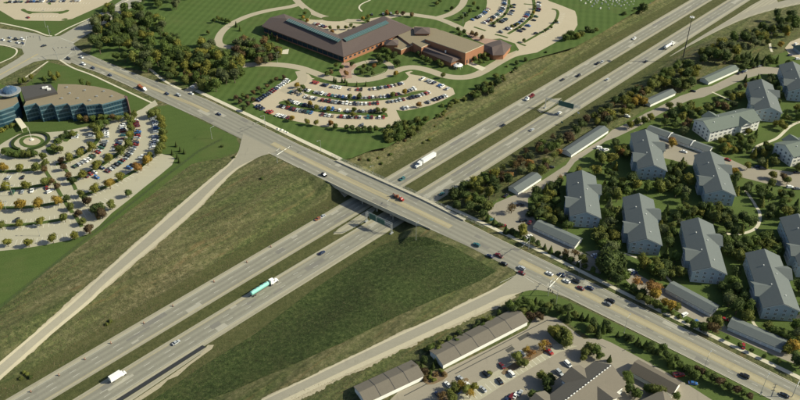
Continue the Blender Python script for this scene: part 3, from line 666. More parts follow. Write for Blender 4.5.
# school lot islands
island([(303, 92), (309, 89), (325, 95.5), (345, 99), (365, 99.5), (385, 98), (402, 95.5), (415, 91), (430, 90.5), (419, 94), (402, 98), (384, 100.4), (362, 101.8), (340, 100.5), (322, 97.6), (306, 94)])
island([(277, 103), (287, 99.5), (300, 105), (322, 109.5), (345, 112), (372, 113), (386, 111.5), (389, 118.5), (372, 116), (345, 114.8), (322, 113), (300, 108.5), (284, 105.5)])
island([(310, 80.5), (317, 78), (333, 82), (348, 84), (366, 84.5), (384, 83), (398, 79.5), (405, 80), (397, 83.5), (384, 86), (366, 87.5), (345, 86.5), (328, 83.6)])
island([(409, 73), (416, 71), (424, 72.5), (434, 76), (425, 76.5), (412, 74.6)]); island([(357, 70.5), (366, 67), (380, 66.5), (387, 70), (380, 74), (366, 76.5), (358, 74.5)])
island([(322, 17), (336, 16.2), (349, 18.5), (343, 21.5), (330, 21.5), (322, 20)]); island([(359, 17.5), (367, 14.5), (371, 18), (368, 23), (361, 20)]); island([(303, 8), (308, 9), (312, 14), (308, 20), (303, 18)])
for p, wd in (([(508.5, -6), (509.5, 6), (505, 15.5), (497, 21), (490, 24.5)], 2.6), ([(533, -3), (534.5, 6), (533.5, 14), (527, 21.5), (517, 29), (508, 34)], 3.0), ([(552, 9), (558.5, 10.5), (557, 19.5), (549, 28), (537, 35.3), (524, 42.5)], 2.6), ([(495, 34.5), (502, 36), (508, 38)], 2.2), ([(517, 42.5), (521, 44), (526, 46)], 2.2), ([(524, 4), (534, 5)], 2.), ([(474, 27), (480, 29), (486, 31)], 2.)): island(p, wd)
island([(20, 10), (24, 8.5), (28, 11.5), (45, 12.2), (62, 11.5), (68, 9.6), (70, 11.5), (60, 14.5), (58, 12.9), (34, 12.9), (30, 14.5), (26, 12.8)])
for p in ([(47, 4), (50, 2.2), (52, 5)], [(2, 3), (8, 1.5), (9, 4)], [(60, 20), (66, 18), (69, 20)]): island(p)
# lower right lot islands
island([(546, 330), (556, 326), (566, 330), (573, 341), (570, 347), (560, 345), (552, 338)]); island([(500, 372), (520, 359), (545, 346.5), (556, 346), (530, 361), (505, 376)], None, M_MULCH); island([(437, 400), (452, 386), (466, 377), (470, 381), (456, 394), (446, 404)], None, M_MULCH)
island([(422, 381), (436, 369), (448, 372), (447, 379), (430, 386)], None, M_MULCH)
# stall lines
b = MB()
def stalls(px, ln, sp=2.75, z=.07, side=1, ang=0.):
    c = resample(smooth([Vector((p.x, p.y, 0)) for p in PL(px)]), .4); acc = 0.
    for k in range(1, len(c) - 1):
        acc += (c[k] - c[k-1]).length
        if acc >= sp:
            acc = 0.; d = (c[k+1] - c[k-1]).normalized(); n = Vector((-d.y, d.x, 0))*side; n = n*cos(ang) + d*sin(ang)
            pline(b, [c[k], c[k] + n*ln], .14, z, True)
for k in (1, 2, 3, 4):
    off = 1.6
    for sg in (1, -1): stalls(ARCS[k], 5.6, 2.75, .07, sg)
stalls([(0, 246), (30, 244), (60, 240), (80, 234)], 5, side=1); stalls([(153, 119), (157, 127), (158, 136), (156, 146)], 5, side=-1)
stalls([(505, -2), (507, 8), (502, 16), (490, 22)], 5, side=-1); stalls([(530, -2), (531.5, 8), (530, 15), (520, 24), (508, 30)], 5, side=-1); stalls([(560, 12), (558, 20), (550, 29), (540, 36)], 5, side=1)
stalls([(26, 10), (62, 10)], 4.5); stalls([(26, 15.4), (60, 15.4)], 4.5, side=-1); stalls([(10, 4), (90, 4)], 4.5); stalls([(402, 109), (416, 106), (438, 99)], 5)
stalls([(456, 401), (490, 381), (520, 364), (548, 350)], 4.8, side=-1)
tag(b.build('parking_stall_lines', M_STALL), kind='structure')

# ================================================================ THE BRIDGE
def bridge():
    sc_ = min(range(-140, 0), key=lambda s: abs(fw(*arp(s, 10.5))[1] - 22)); S0, S1 = sc_ - 37.5, sc_ + 37.5
    ce = arp(sc_, 10.5); r = empty('overpass_bridge', (ce[0], ce[1], FZ), atan2(AD[1], AD[0]))
    tag(r, 'long concrete overpass carrying the arterial road over both freeway carriageways', 'bridge')
    def loc(s, d): return s - sc_, 10.5 - d
    def strip(name, fa, fb, z0, z1, m, s0=S0, s1=S1):
        b = MB(); n = 12; q = []
        for k in range(n + 1):
            s = s0 + (s1 - s0)*k/n; A, B = loc(s, fa(s)), loc(s, fb(s)); q.append([(*A, z0 - FZ), (*B, z0 - FZ), (*B, z1 - FZ), (*A, z1 - FZ)])
        b.loft(q); return b.build(name, m, r)
    strip('deck', lambda s: up(s) - 3.4, lambda s: lo(s) + .5, -.32, .086, M_CONC)
    for d in (2, 6, 10, 14, 18): strip('girder', lambda s: up(s) - 2 + d - .35, lambda s: up(s) - 2 + d + .35, -1.6, -.33, M_CONCD)
    strip('parapet', lambda s: lo(s) + .05, lambda s: lo(s) + .4, .09, 1.0, M_CONC, S0 - 4, S1 + 6); strip('parapet', lambda s: up(s) - .4, lambda s: up(s) - .05, .09, 1.0, M_CONC, S0 - 16, S1 + 16)
    strip('walkway', lambda s: up(s) - 3.0, lambda s: up(s) - .42, .088, .2, M_WALK, S0 - 16, S1 + 16)
    strip('fascia_beam', lambda s: lo(s) + .1, lambda s: lo(s) + .48, -1.75, -.33, M_CONC)
    for px_ in (-12.6, 0., 13.6):
        b = MB(); b.box((px_, 0, 5.0 - .15), (1.2, 23, 1.0)); b.build('pier_cap', M_CONCD, r)
        for y in (-9, -3, 3, 9): b = MB(); b.cyl((px_, y, 0), (px_, y, 4.4), .5, n=10); b.build('column', M_CONCD, r)
    for sg in (-1, 1):
        b = MB(); b.box((sg*37.2, -.5, FZ*-1 - 1.6), (1.2, 27, 2.6)); b.build('abutment', M_CONC, r)
        b = MB(); b.loft([[(sg*36.5, y, 6.5 - .25), (sg*26.1, y, .12), (sg*26.1, y, -.4), (sg*36.5, y, 5)] for y in (-11.5, 12.5)]); b.build('slope_paving', M_CONC, r)
    f = MB()
    s = S0 - 22
    fen = []
    while s < S1 + 30: fen.append(s); s += 3.
    for a, c in zip(fen, fen[1:]):
        for z in (.25, 1.1, 2.2): f.cyl((*loc(a, up(a) - 3.1), z - FZ), (*loc(c, up(c) - 3.1), z - FZ), .06, n=5)
        for k in range(4):
            u = a + (c - a)*(k + .5)/4; f.cyl((*loc(u, up(u) - 3.1), .25 - FZ), (*loc(u, up(u) - 3.1), 2.2 - FZ), .025, n=4)
    f.build('safety_railing', M_STEEL, r)
    for a in fen: b = MB(); b.cyl((*loc(a, up(a) - 3.1), -FZ), (*loc(a, up(a) - 3.1), 2.35 - FZ), .09, n=6); b.build('railing_post', M_STEEL, r)
    return sc_
SCB = bridge()

# ================================================================ BUILDINGS
FOOT = []      # (polygon) footprints kept clear of trees
def foot(root_loc, rz, hx, hy):
    c_, s_ = cos(rz), sin(rz); FOOT.append([(root_loc[0] + x*c_ - y*s_, root_loc[1] + x*s_ + y*c_) for x, y in ((-hx, -hy), (hx, -hy), (hx, hy), (-hx, hy))])
# ---- apartment blocks: local y runs back from the gable, 44 x 19 m
APL, APW, EH, RH = 44., 17.6, 8.6, 12.6
def window_mesh(wd=1.6, hh=1.5):
    b = MB(); b.box((0, 0, 0), (wd, .08, hh), m=0); b.box((0, -.02, 0), (.07, .1, hh), m=1)
    for z in (-hh/2, hh/2, 0): b.box((0, -.02, z), (wd + .2, .12, .09), m=1)
    for x in (-wd/2, wd/2): b.box((x, -.02, 0), (.1, .12, hh), m=1)
    return b.mesh('window', [M_GLASS, M_WHITE])
WIN = window_mesh(); WINS = window_mesh(.9, 1.5)
def make_apartment():
    r = empty('apartment_block', (0, 0, 0)); hx, hy = APW/2, APL/2
    b = MB(); b.box((0, 0, EH/2 - .2), (APW, APL, EH + .4))
    prof = lambda y: [(-hx, y, EH - .1), (hx, y, EH - .1), (0, y, RH - .45)]
    b.loft([prof(-hy + .01), prof(hy - .01)])
    for sx, y0 in ((-1, -8), (1, 8)):           # stair and balcony bays with their own gables
        for q in (-4.2, 4.2): b.box((sx*(hx + 1.1), y0 + q, EH/2 - .2), (2.4, .5, EH + .4))
        b.loft([[(sx*(hx - 3), y0 - 5.1, EH - .1), (sx*(hx - 3), y0 + 5.1, EH - .1), (sx*(hx - 3), y0, RH - 1.6)], [(sx*(hx + 2.2), y0 - 5.1, EH - .1), (sx*(hx + 2.2), y0 + 5.1, EH - .1), (sx*(hx + 2.2), y0, RH - 1.6)]][::sx])
    b.build('wall', M_SIDE, r)
    b = MB()
    def gable(verts, th=.32):
        a, c, d, e, f_, g = [Vector(v) for v in verts]     # left eave front/back, ridge front/back, right eave front/back
        b.loft([[a, c, d, d - Vector((0, 0, th)), c - Vector((0, 0, th)), a - Vector((0, 0, th))], [e, f_, g, g - Vector((0, 0, th)), f_ - Vector((0, 0, th)), e - Vector((0, 0, th))]])
    o = .7; ez = EH - .22
    gable([(-hx - o, -hy - o, ez), (0, -hy - o, RH), (hx + o, -hy - o, ez), (-hx - o, hy + o, ez), (0, hy + o, RH), (hx + o, hy + o, ez)])
    for sx, y0 in ((-1, -8), (1, 8)):
        x0, x1 = sx*(hx - 6.), sx*(hx + 2.9)
        q = [[(x0, y0 - sx*5.9, ez), (x0, y0, RH - 1.1), (x0, y0 + sx*5.9, ez)], [(x1, y0 - sx*5.9, ez), (x1, y0, RH - 1.1), (x1, y0 + sx*5.9, ez)]]
        gable(q[0] + q[1])
    b.build('roof', M_ROOFG, r)
    for s_ in (-1, 1):
        b = MB(); y = s_*(hy + o)
        for sg in (-1, 1): b.loft([[(sg*(hx + o), y - .06, ez - .5), (sg*(hx + o), y + .06, ez - .5), (sg*(hx + o), y + .06, ez - .3), (sg*(hx + o), y - .06, ez - .3)], [(0, y - .06, RH - .55), (0, y + .06, RH - .55), (0, y + .06, RH - .33), (0, y - .06, RH - .33)]])
        b.build('gable_trim', M_WHITE, r)
    for x, y in ((-2.5, -7), (-3, 9), (2.2, 2), (3., -15)): b = MB(); z = RH - abs(x)*(RH - EH)/(hx + .7); b.cyl((x, y, z - .3), (x, y, z + .55), .22, .28, n=8); b.build('vent', M_WHITE, r)
    for fl in range(3):
        z = 1.6 + fl*2.85
        for x in (-6.1, -2.1, 2.1, 6.1): w_ = mesh_obj('window', WIN, r); w_.location = (x, -hy - .05, z)
        for sx in (-1, 1):
            for y in ((-19.5, -16, -.5, 3.2, 7, 11, 15, 19.5) if sx < 0 else (-19.5, -16, -12, -8, -4, 0, 16, 19.5)):
                w_ = mesh_obj('window', WIN, r); w_.location = (sx*(hx + .05), y, z); w_.rotation_euler.z = sx*pi/2
            for y0 in ((-8,) if sx < 0 else (8,)):
                b = MB(); b.box((sx*(hx + 1.1), y0, z - 1.35 if fl else .1), (2.3, 7.9, .22)); b.build('balcony', M_WHITE, r)
                g = MB()
                for q in (.45, 1.05): g.box((sx*(hx + 2.2), y0, z - 1.3 + q), (.08, 7.9, .08))
                for k in range(14): g.box((sx*(hx + 2.2), y0 - 3.8 + k*.585, z - .55), (.05, .05, 1.))
                g.build('railing', M_WHITE, r)
                for q in (-2.1, 2.1): w_ = mesh_obj('window', WIN, r); w_.location = (sx*(hx + .05), y0 + q, z); w_.rotation_euler.z = sx*pi/2
    return r
APTS = [  # base px of the gable that faces the camera, rotation, label, landmark words
 ((571, 227), (596, 228), -7, 'grey-roofed blue apartment block nearest the overpass, behind the rooftop-lit garage', 'the block nearest the overpass'),
 ((639, 179), (661.5, 181), -7, 'grey-roofed blue apartment block directly below the three-unit white garage row', 'the block below the triple garages'),
 ((705, 205), (730, 205), -8, 'grey-roofed blue apartment block just below the sideways sunlit-fronted block', 'the block below the sideways one'),
 ((629.5, 254), (656.5, 255), -8, 'grey-roofed blue apartment block in the centre, above the orange roadside tree', 'the central apartment block'),
 ((693, 283), (719, 283.5), -8, 'grey-roofed blue apartment block between the second roadside garage and the curved path', 'the block above the middle garage'),
 ((762, 319.5), (792, 321), -8, 'grey-roofed blue apartment block above the lowest roadside garage, lawn in front', 'the block above the lowest garage'),
 ((755, 121), (776.5, 122), -12, 'grey-green-roofed apartment block right behind the sideways sunlit-fronted block', 'the block behind the sideways one'),
 ((787, 101), (810, 102), -12, 'grey-green-roofed apartment block farthest up at the right edge of the complex', 'the farthest apartment block'),
 ((798, 278), (826, 279), -8, 'grey-roofed apartment block cut by the right edge beside the white drive', 'the block cut by the right edge'),
 ]
ap0 = make_apartment()
def place_apt(first, F, ang, label):
    r = first if not first.get('label') else copy_tree(first)
    rz = radians(ang); r.location = (F[0] - sin(rz)*APL/2, F[1] + cos(rz)*APL/2, 0); r.rotation_euler = (0, 0, rz)
    tag(r, label, 'building', 'apartment blocks of the complex'); foot(r.location, rz, APW/2 + 1.5, APL/2 + .5); return r
LAND = []
for L_, R_, a, lb, lm in APTS:
    F = (at(*L_, 0) + at(*R_, 0))/2; r = place_apt(ap0, F, a, lb); LAND.append((Vector(r.location), lm))
for (fl_, fr_), lb, lm, flip in ((((708, 142), (757, 130)), 'sideways apartment block with sunlit white long front and balconies', 'the sideways apartment block', 0), (((790, 167), (840, 155)), 'sideways apartment block at the right edge by the curved garden path', 'the block by the curved path', 0)):
    A, B = at(*fl_, 0), at(*fr_, 0); d = (B - A).normalized(); c = A + d*APL/2 + Vector((-d.y, d.x, 0))*APW/2
    r = copy_tree(ap0); r.location = (c.x, c.y, 0); rz = atan2(d.y, d.x) - pi/2; r.rotation_euler = (0, 0, rz); tag(r, lb, 'building', 'apartment blocks of the complex'); foot(r.location, rz, APW/2 + 1.5, APL/2 + .5); LAND.append((c, lm))
    for ch in r.children:
        if ch.name.startswith('wall'): ch.data = ch.data.copy(); ch.data.materials[0] = M_SIDEW if not flip else M_SIDE  # pale blue siding swapped to white: sunlight on the long front put into colour
        if ch.name.startswith('roof'): ch.data = ch.data.copy(); ch.data.materials[0] = M_ROOFG2

# ---- garage rows: front (door side) base line from a to b, depth back
def garage(a, b_, depth, label, lm=None, roofm=None, ndoor=None, doors=True, h0=2.7, h1=4.3, firewalls=(), side=1, wallm=None, cat='garage', seams=0):
    A, B = (at(*a, 0), at(*b_, 0)); d = (B - A); L = d.length; d.normalize(); n = Vector((-d.y, d.x, 0))*side
    if side < 0: pass
    rz = atan2(d.y, d.x); c = A + d*L/2 + n*depth/2; r = empty('garage_row', (c.x, c.y, 0), rz); tag(r, label, cat, 'garage rows')
    hy = depth/2; fy = -hy*side
    q = MB(); q.box((0, 0, h0/2), (L, depth, h0)); q.loft([[(x, -hy, h0 - .01), (x, hy, h0 - .01), (x, 0, h1 - .25)] for x in (-L/2 + .01, L/2 - .01)]); q.build('wall', wallm or M_WHITE, r)
    q = MB(); o = .45; th = .22; e = h0 - .12
    q.loft([[(x, -hy - o, e), (x, 0, h1), (x, hy + o, e), (x, hy + o, e - th), (x, 0, h1 - th), (x, -hy - o, e - th)] for x in (-L/2 - o, L/2 + o)]); q.build('roof', roofm or M_ROOFG, r)
    for k in firewalls:
        q = MB(); x = -L/2 + L*k; q.loft([[(x + w_, -hy - o - .1, e - .3), (x + w_, -hy - o - .1, e + .35), (x + w_, 0, h1 + .4), (x + w_, hy + o + .1, e + .35), (x + w_, hy + o + .1, e - .3)] for w_ in (-.25, .25)]); q.build('fire_wall', M_WHITE, r)
    if seams:
        for k in range(1, seams):
            q = MB(); x = -L/2 + L*k/seams; q.loft([[(x + w_, -hy - o, e + .05), (x + w_, 0, h1 + .06), (x + w_, hy + o, e + .05), (x + w_, hy + o, e - .1), (x + w_, 0, h1 - .1), (x + w_, -hy - o, e - .1)] for w_ in (-.14, .14)]); q.build('roof_seam', M_DARKM, r)
    if doors:
        nd = ndoor or int(L/3.3); dm = None
        for k in range(nd):
            x = -L/2 + L*(k + .5)/nd
            if dm is None:
                q = MB(); q.box((0, 0, 1.1), (2.5, .1, 2.15)); 
                for z in (.55, 1.1, 1.65): q.box((0, -.06*side, z), (2.5, .03, .05))
                dm = q.mesh('garage_door', M_GDOOR)
            o_ = mesh_obj('garage_door', dm, r); o_.location = (x, fy - .04*side, 0)
    foot(c, rz, L/2 + .8, depth/2 + .8)
    if lm: LAND.append((c, lm))
    return r
garage((518, 195.5), (541, 180.5), 8, 'short white garage with grey-green roof at the lane bend near the bridge', 'the short garage near the bridge', doors=False)
garage((571, 157.5), (608, 133), 8, 'white garage row between the freeway bushes and a lane, grey-green roof', 'the freeway-side garage row', doors=False)
garage((650, 107), (675, 95.5), 7, 'small white garage behind the golden trees next to the freeway bushes', 'the small garage behind golden trees', doors=False)
garage((708, 85), (738, 71.5), 8, 'white garage row farthest up the slope, near the tall mast', 'the garage row near the tall mast', doors=False, roofm=M_ROOFG2)
garage((646, 133), (707.5, 155), 8, 'long white garage row split in three by white fire walls', 'the triple garage row', firewalls=(.36, .72), roofm=M_ROOFG)
garage((533, 230), (574.5, 249), 8.5, 'white garage row with grey roof closest to the signal junction', 'the garage row by the signal junction')
garage((665, 292.5), (710, 317), 8.5, 'white garage row beside the arterial road, middle one of the roadside three', 'the middle roadside garage')
garage((727, 330), (780.5, 353), 8.5, 'lowest white garage row beside the arterial, with small trees opposite', 'the lowest roadside garage')
garage((443, 369), (527, 325.5), 11, 'long brown-roofed garage with bright white wall beside the lower lot', 'the long brown-roofed garage', roofm=M_ROOFB, doors=False, h0=3.4, h1=5.2, seams=5)
garage((366, 407), (423, 380), 11, 'brown-roofed white garage cut by the bottom edge near the lower ramp', 'the brown garage at the bottom edge', roofm=M_ROOFB, doors=False, h0=3.4, h1=5.2, seams=4)
garage((629, 375), (671, 398), 9, 'dark-brown-roofed garage with a sunlit white gable end by the lower lot', 'the dark-roofed garage', roofm=M_ROOFD, doors=False, h0=3.2, h1=5.4)
# ---- big brown-roofed apartment building at the bottom
def brown_building():
    R1 = at(611.5, 365, 14.); R0 = at(567, 399, 14.); d = (R0 - R1).normalized(); rz = atan2(d.y, d.x); L = 58; hw = 9.2
    ctr = Vector((R1.x, R1.y, 0)) + d*L/2; r = empty('brown_roofed_building', (ctr.x, ctr.y, 0), rz)
    tag(r, 'large brown-roofed apartment building with white walls and cross gables at the bottom', 'building'); foot(ctr, rz, L/2 + 1, hw + 3); LAND.append((ctr + Vector((0, 0, 0)) - d*14, 'the large brown-roofed building'))
    b = MB(); b.box((0, 0, 4.2), (L - 1.5, 2*hw - 1.6, 8.4)); 
    for sy in (-1, 1):
        for x in (-15, 10): b.box((x, sy*(hw + .2), 4.2), (8.5, 5., 8.4))
    b.loft([[(-L/2 + .76, -hw + .8, 8.39), (-L/2 + .76, hw - .8, 8.39), (-L/2 + .76, 0, 13.6)], [(0, -hw + .8, 8.39), (0, hw - .8, 8.39), (0, 0, 13.6)]])
    b.build('wall', M_SIDEW, r)
    b = MB(); th = .3; e = 8.5
    b.loft([[(x, -hw - .3, e), (x, 0, 14.), (x, hw + .3, e), (x, hw + .3, e - th), (x, 0, 14. - th), (x, -hw - .3, e - th)] for x in (-L/2 - .4, L/2)]);
    for sy in (-1, 1):
        for x in (-15, 10):
            b.loft([[(x - 7., y, e), (x, y, 12.2), (x + 7., y, e), (x + 7., y, e - th), (x, y, 12.2 - th), (x - 7., y, e - th)] for y in (sy*2.2, sy*(hw + 3.4))])
    b.build('roof', M_ROOFB, r)
    b = MB(); k = -L/2 + 1
    while k < L/2 - 1: b.box((k, 0, 14.06), (1.0, .42, .14)); k += 2.0
    b.build('ridge_vent', M_WHITE, r)
    for sy in (-1, 1):
        for fl in range(3):
            for x in (-28, -24, -9, -4.5, 0, 18, 23):
                w_ = mesh_obj('window', WIN, r); w_.location = (x, sy*(hw - .75), 1.6 + fl*2.7); w_.rotation_euler.z = 0 if sy < 0 else pi
            for x in (-15, 10):
                g = MB(); g.box((x, sy*(hw + 3.5), .3 + fl*2.7), (8., 1.8, .2)); g.box((x, sy*(hw + 4.3), 1.3 + fl*2.7), (8., .07, .07))
                for q in range(12): g.box((x - 3.9 + q*.71, sy*(hw + 4.3), .8 + fl*2.7), (.05, .05, 1.))
                g.build('balcony', M_WHITE, r)
                w_ = mesh_obj('window', WIN, r); w_.location = (x, sy*(hw + 2.75), 1.6 + fl*2.7); w_.rotation_euler.z = 0 if sy < 0 else pi
brown_building()
def lower_house():
    p = at(653, 399.5, 6); r = empty('low_brown_house', (p.x, p.y, 0), radians(28)); tag(r, 'brown hipped roof just showing at the bottom edge below the dark-roofed garage', 'building'); foot(p, 0, 8, 8)
    b = MB(); b.box((0, -4, 2.4), (16, 12, 4.8)); b.build('wall', M_SIDEW, r)
    b = MB(); b.solid([(-9, -11, 4.9), (9, -11, 4.9), (9, 3, 4.9), (-9, 3, 4.9), (-3, -4, 8), (3, -4, 8)], [(0, 1, 5, 4), (1, 2, 5), (2, 3, 4, 5), (3, 0, 4)], 4.82); b.build('roof', M_ROOFB, r)
lower_house()
# ---- office building at the left
def office():
    H_ = 13.; c = at(70, 120, 0); r = empty('office_building', (c.x, c.y, 0)); tag(r, 'curved teal-glass office building with tan roof and saw-tooth front', 'building')
    def q(pts, z=H_): return [(at(x, y, z).x - c.x, at(x, y, z).y - c.y) for x, y in pts]
    front = [(23.6, 106.4), (36, 103.2), (39.2, 106.4), (51.6, 103.4), (54.6, 106.2), (67.4, 103.4), (70, 106), (83, 103.2), (85.8, 105.6), (99.5, 103.8), (102, 104.6), (126, 98)]
    back = [(124.5, 95.5), (111, 90), (95, 86.6), (76, 84.6), (58, 84.3), (57, 92.5), (27, 100)]
    main = q(front + back); FOOT.append([(x + c.x, y + c.y) for x, y in main])
    b = MB(); b.prism(main, 0, H_ - .3); b.build('wall', M_TEAL, r)
    b = MB(); b.prism(main, H_ - .3, H_ + .25, 1, 0); b.build('roof', [M_ROOFT, M_TEALF], r)
    fr = q(front)
    for fl in range(4):
        b = MB(); z = .1 + fl*3.25 + (2.2 if fl < 3 else 2.4)
        for (x0, y0), (x1, y1) in zip(fr, fr[1:]):
            L = hypot(x1 - x0, y1 - y0); a = atan2(y1 - y0, x1 - x0); nx, ny = sin(a), -cos(a)
            b.box(((x0 + x1)/2 + nx*.08, (y0 + y1)/2 + ny*.08, z + .45), (L + .1, .22, .95), a)
        b.build('spandrel_band', M_TEALF, r)
    b = MB()
    for (x0, y0), (x1, y1) in zip(fr, fr[1:]):
        L = hypot(x1 - x0, y1 - y0); n = max(1, int(L/1.8)); a = atan2(y1 - y0, x1 - x0)
        for k in range(n + 1): b.box((x0 + (x1 - x0)*k/n + sin(a)*.1, y0 + (y1 - y0)*k/n - cos(a)*.1, H_/2 - .3), (.12, .22, H_ - .7), a)
    b.build('mullion_grid', M_TEALF, r)
    b = MB(); b.prism(q([(20, 87), (42, 84.2), (50.5, 84.2), (57.3, 92), (24.5, 99.3)], 15), 0, 15.2); b.build('plant_room', M_ROOFK, r)
    for p in ((46.5, 87.5), (49, 89.5), (44, 88)): b = MB(); x, y = q([p], 15.5)[0]; b.box((x, y, 15.8), (2.4, 1.5, 1.2), .3); b.build('roof_unit', M_WHITE, r)
    for p in ((70, 94), (97, 97), (62, 99), (112, 97), (85, 91), (78, 99), (104, 92), (90, 101), (67, 88)): b = MB(); x, y = q([p])[0]; b.box((x, y, 13.7), (1.4, 1.1, .9), .2); b.build('roof_unit', M_STEEL, r)
    left = q([(-60, 124), (0, 110.8), (13.3, 106.2), (18.5, 102), (17, 97), (0, 97.5), (-60, 108)]); FOOT.append([(x + c.x, y + c.y) for x, y in left])
    b = MB(); b.prism(left, 0, H_ - .3); b.build('left_wing', M_TEAL, r); b = MB(); b.prism(left, H_ - .3, H_ + .25, 1, 0); b.build('roof', [M_ROOFT, M_TEALF], r)
    fr2 = left[:3]
    for fl in range(4):
        b = MB(); z = .1 + fl*3.25 + 2.2
        for (x0, y0), (x1, y1) in zip(fr2, fr2[1:]):
            L = hypot(x1 - x0, y1 - y0); a = atan2(y1 - y0, x1 - x0); b.box(((x0 + x1)/2 + sin(a)*.08, (y0 + y1)/2 - cos(a)*.08, z + .45), (L, .22, .95), a)
        b.build('spandrel_band', M_TEALF, r)
    # drum with a glass dome
    x, y = q([(11, 96)], 12)[0]
    b = MB(); b.cyl((x, y, 0), (x, y, 15.5), 6.2, n=24); b.build('drum', M_TEAL, r)
    b = MB(); b.cyl((x, y, 15.5), (x, y, 16.2), 8., 8., n=28); b.build('ring_canopy', M_STEEL, r)
    b = MB(); n = 16; secs = []
    for k in range(5): a = k/4*pi/2*.93; rr = 5.6*cos(a); secs.append([(x + rr*cos(2*pi*j/n), y + rr*sin(2*pi*j/n), 16.3 + 3.6*sin(a)) for j in range(n)])
    b.loft(secs); b.build('glass_dome', M_DOME, r)
    b = MB()
    for j in range(n): b.cyl((x + 5.7*cos(2*pi*j/n), y + 5.7*sin(2*pi*j/n), 16.3), (x + .6*cos(2*pi*j/n), y + .6*sin(2*pi*j/n), 20.), .1, n=4)
    b.build('dome_rib', M_STEEL, r)
    b = MB(); A = q([(14, 118), (19, 116.5), (27, 127), (21.5, 128.8)], 3); b.prism(A, 2.9, 3.2); 
    for p in A[2:]: b.cyl((*p, 0), (*p, 3), .15)
    b.build('entrance_canopy', M_CREAM, r)
    b = MB(); A = q([(124.3, 96.2), (127.3, 96.4), (127.3, 99.6), (125.8, 98.8)], 13); b.prism(A, 0, 13.4); b.build('end_pier', plain('maroon_stone', (.12, .07, .065)), r)
    LAND.append((c, 'the office building'))
office()
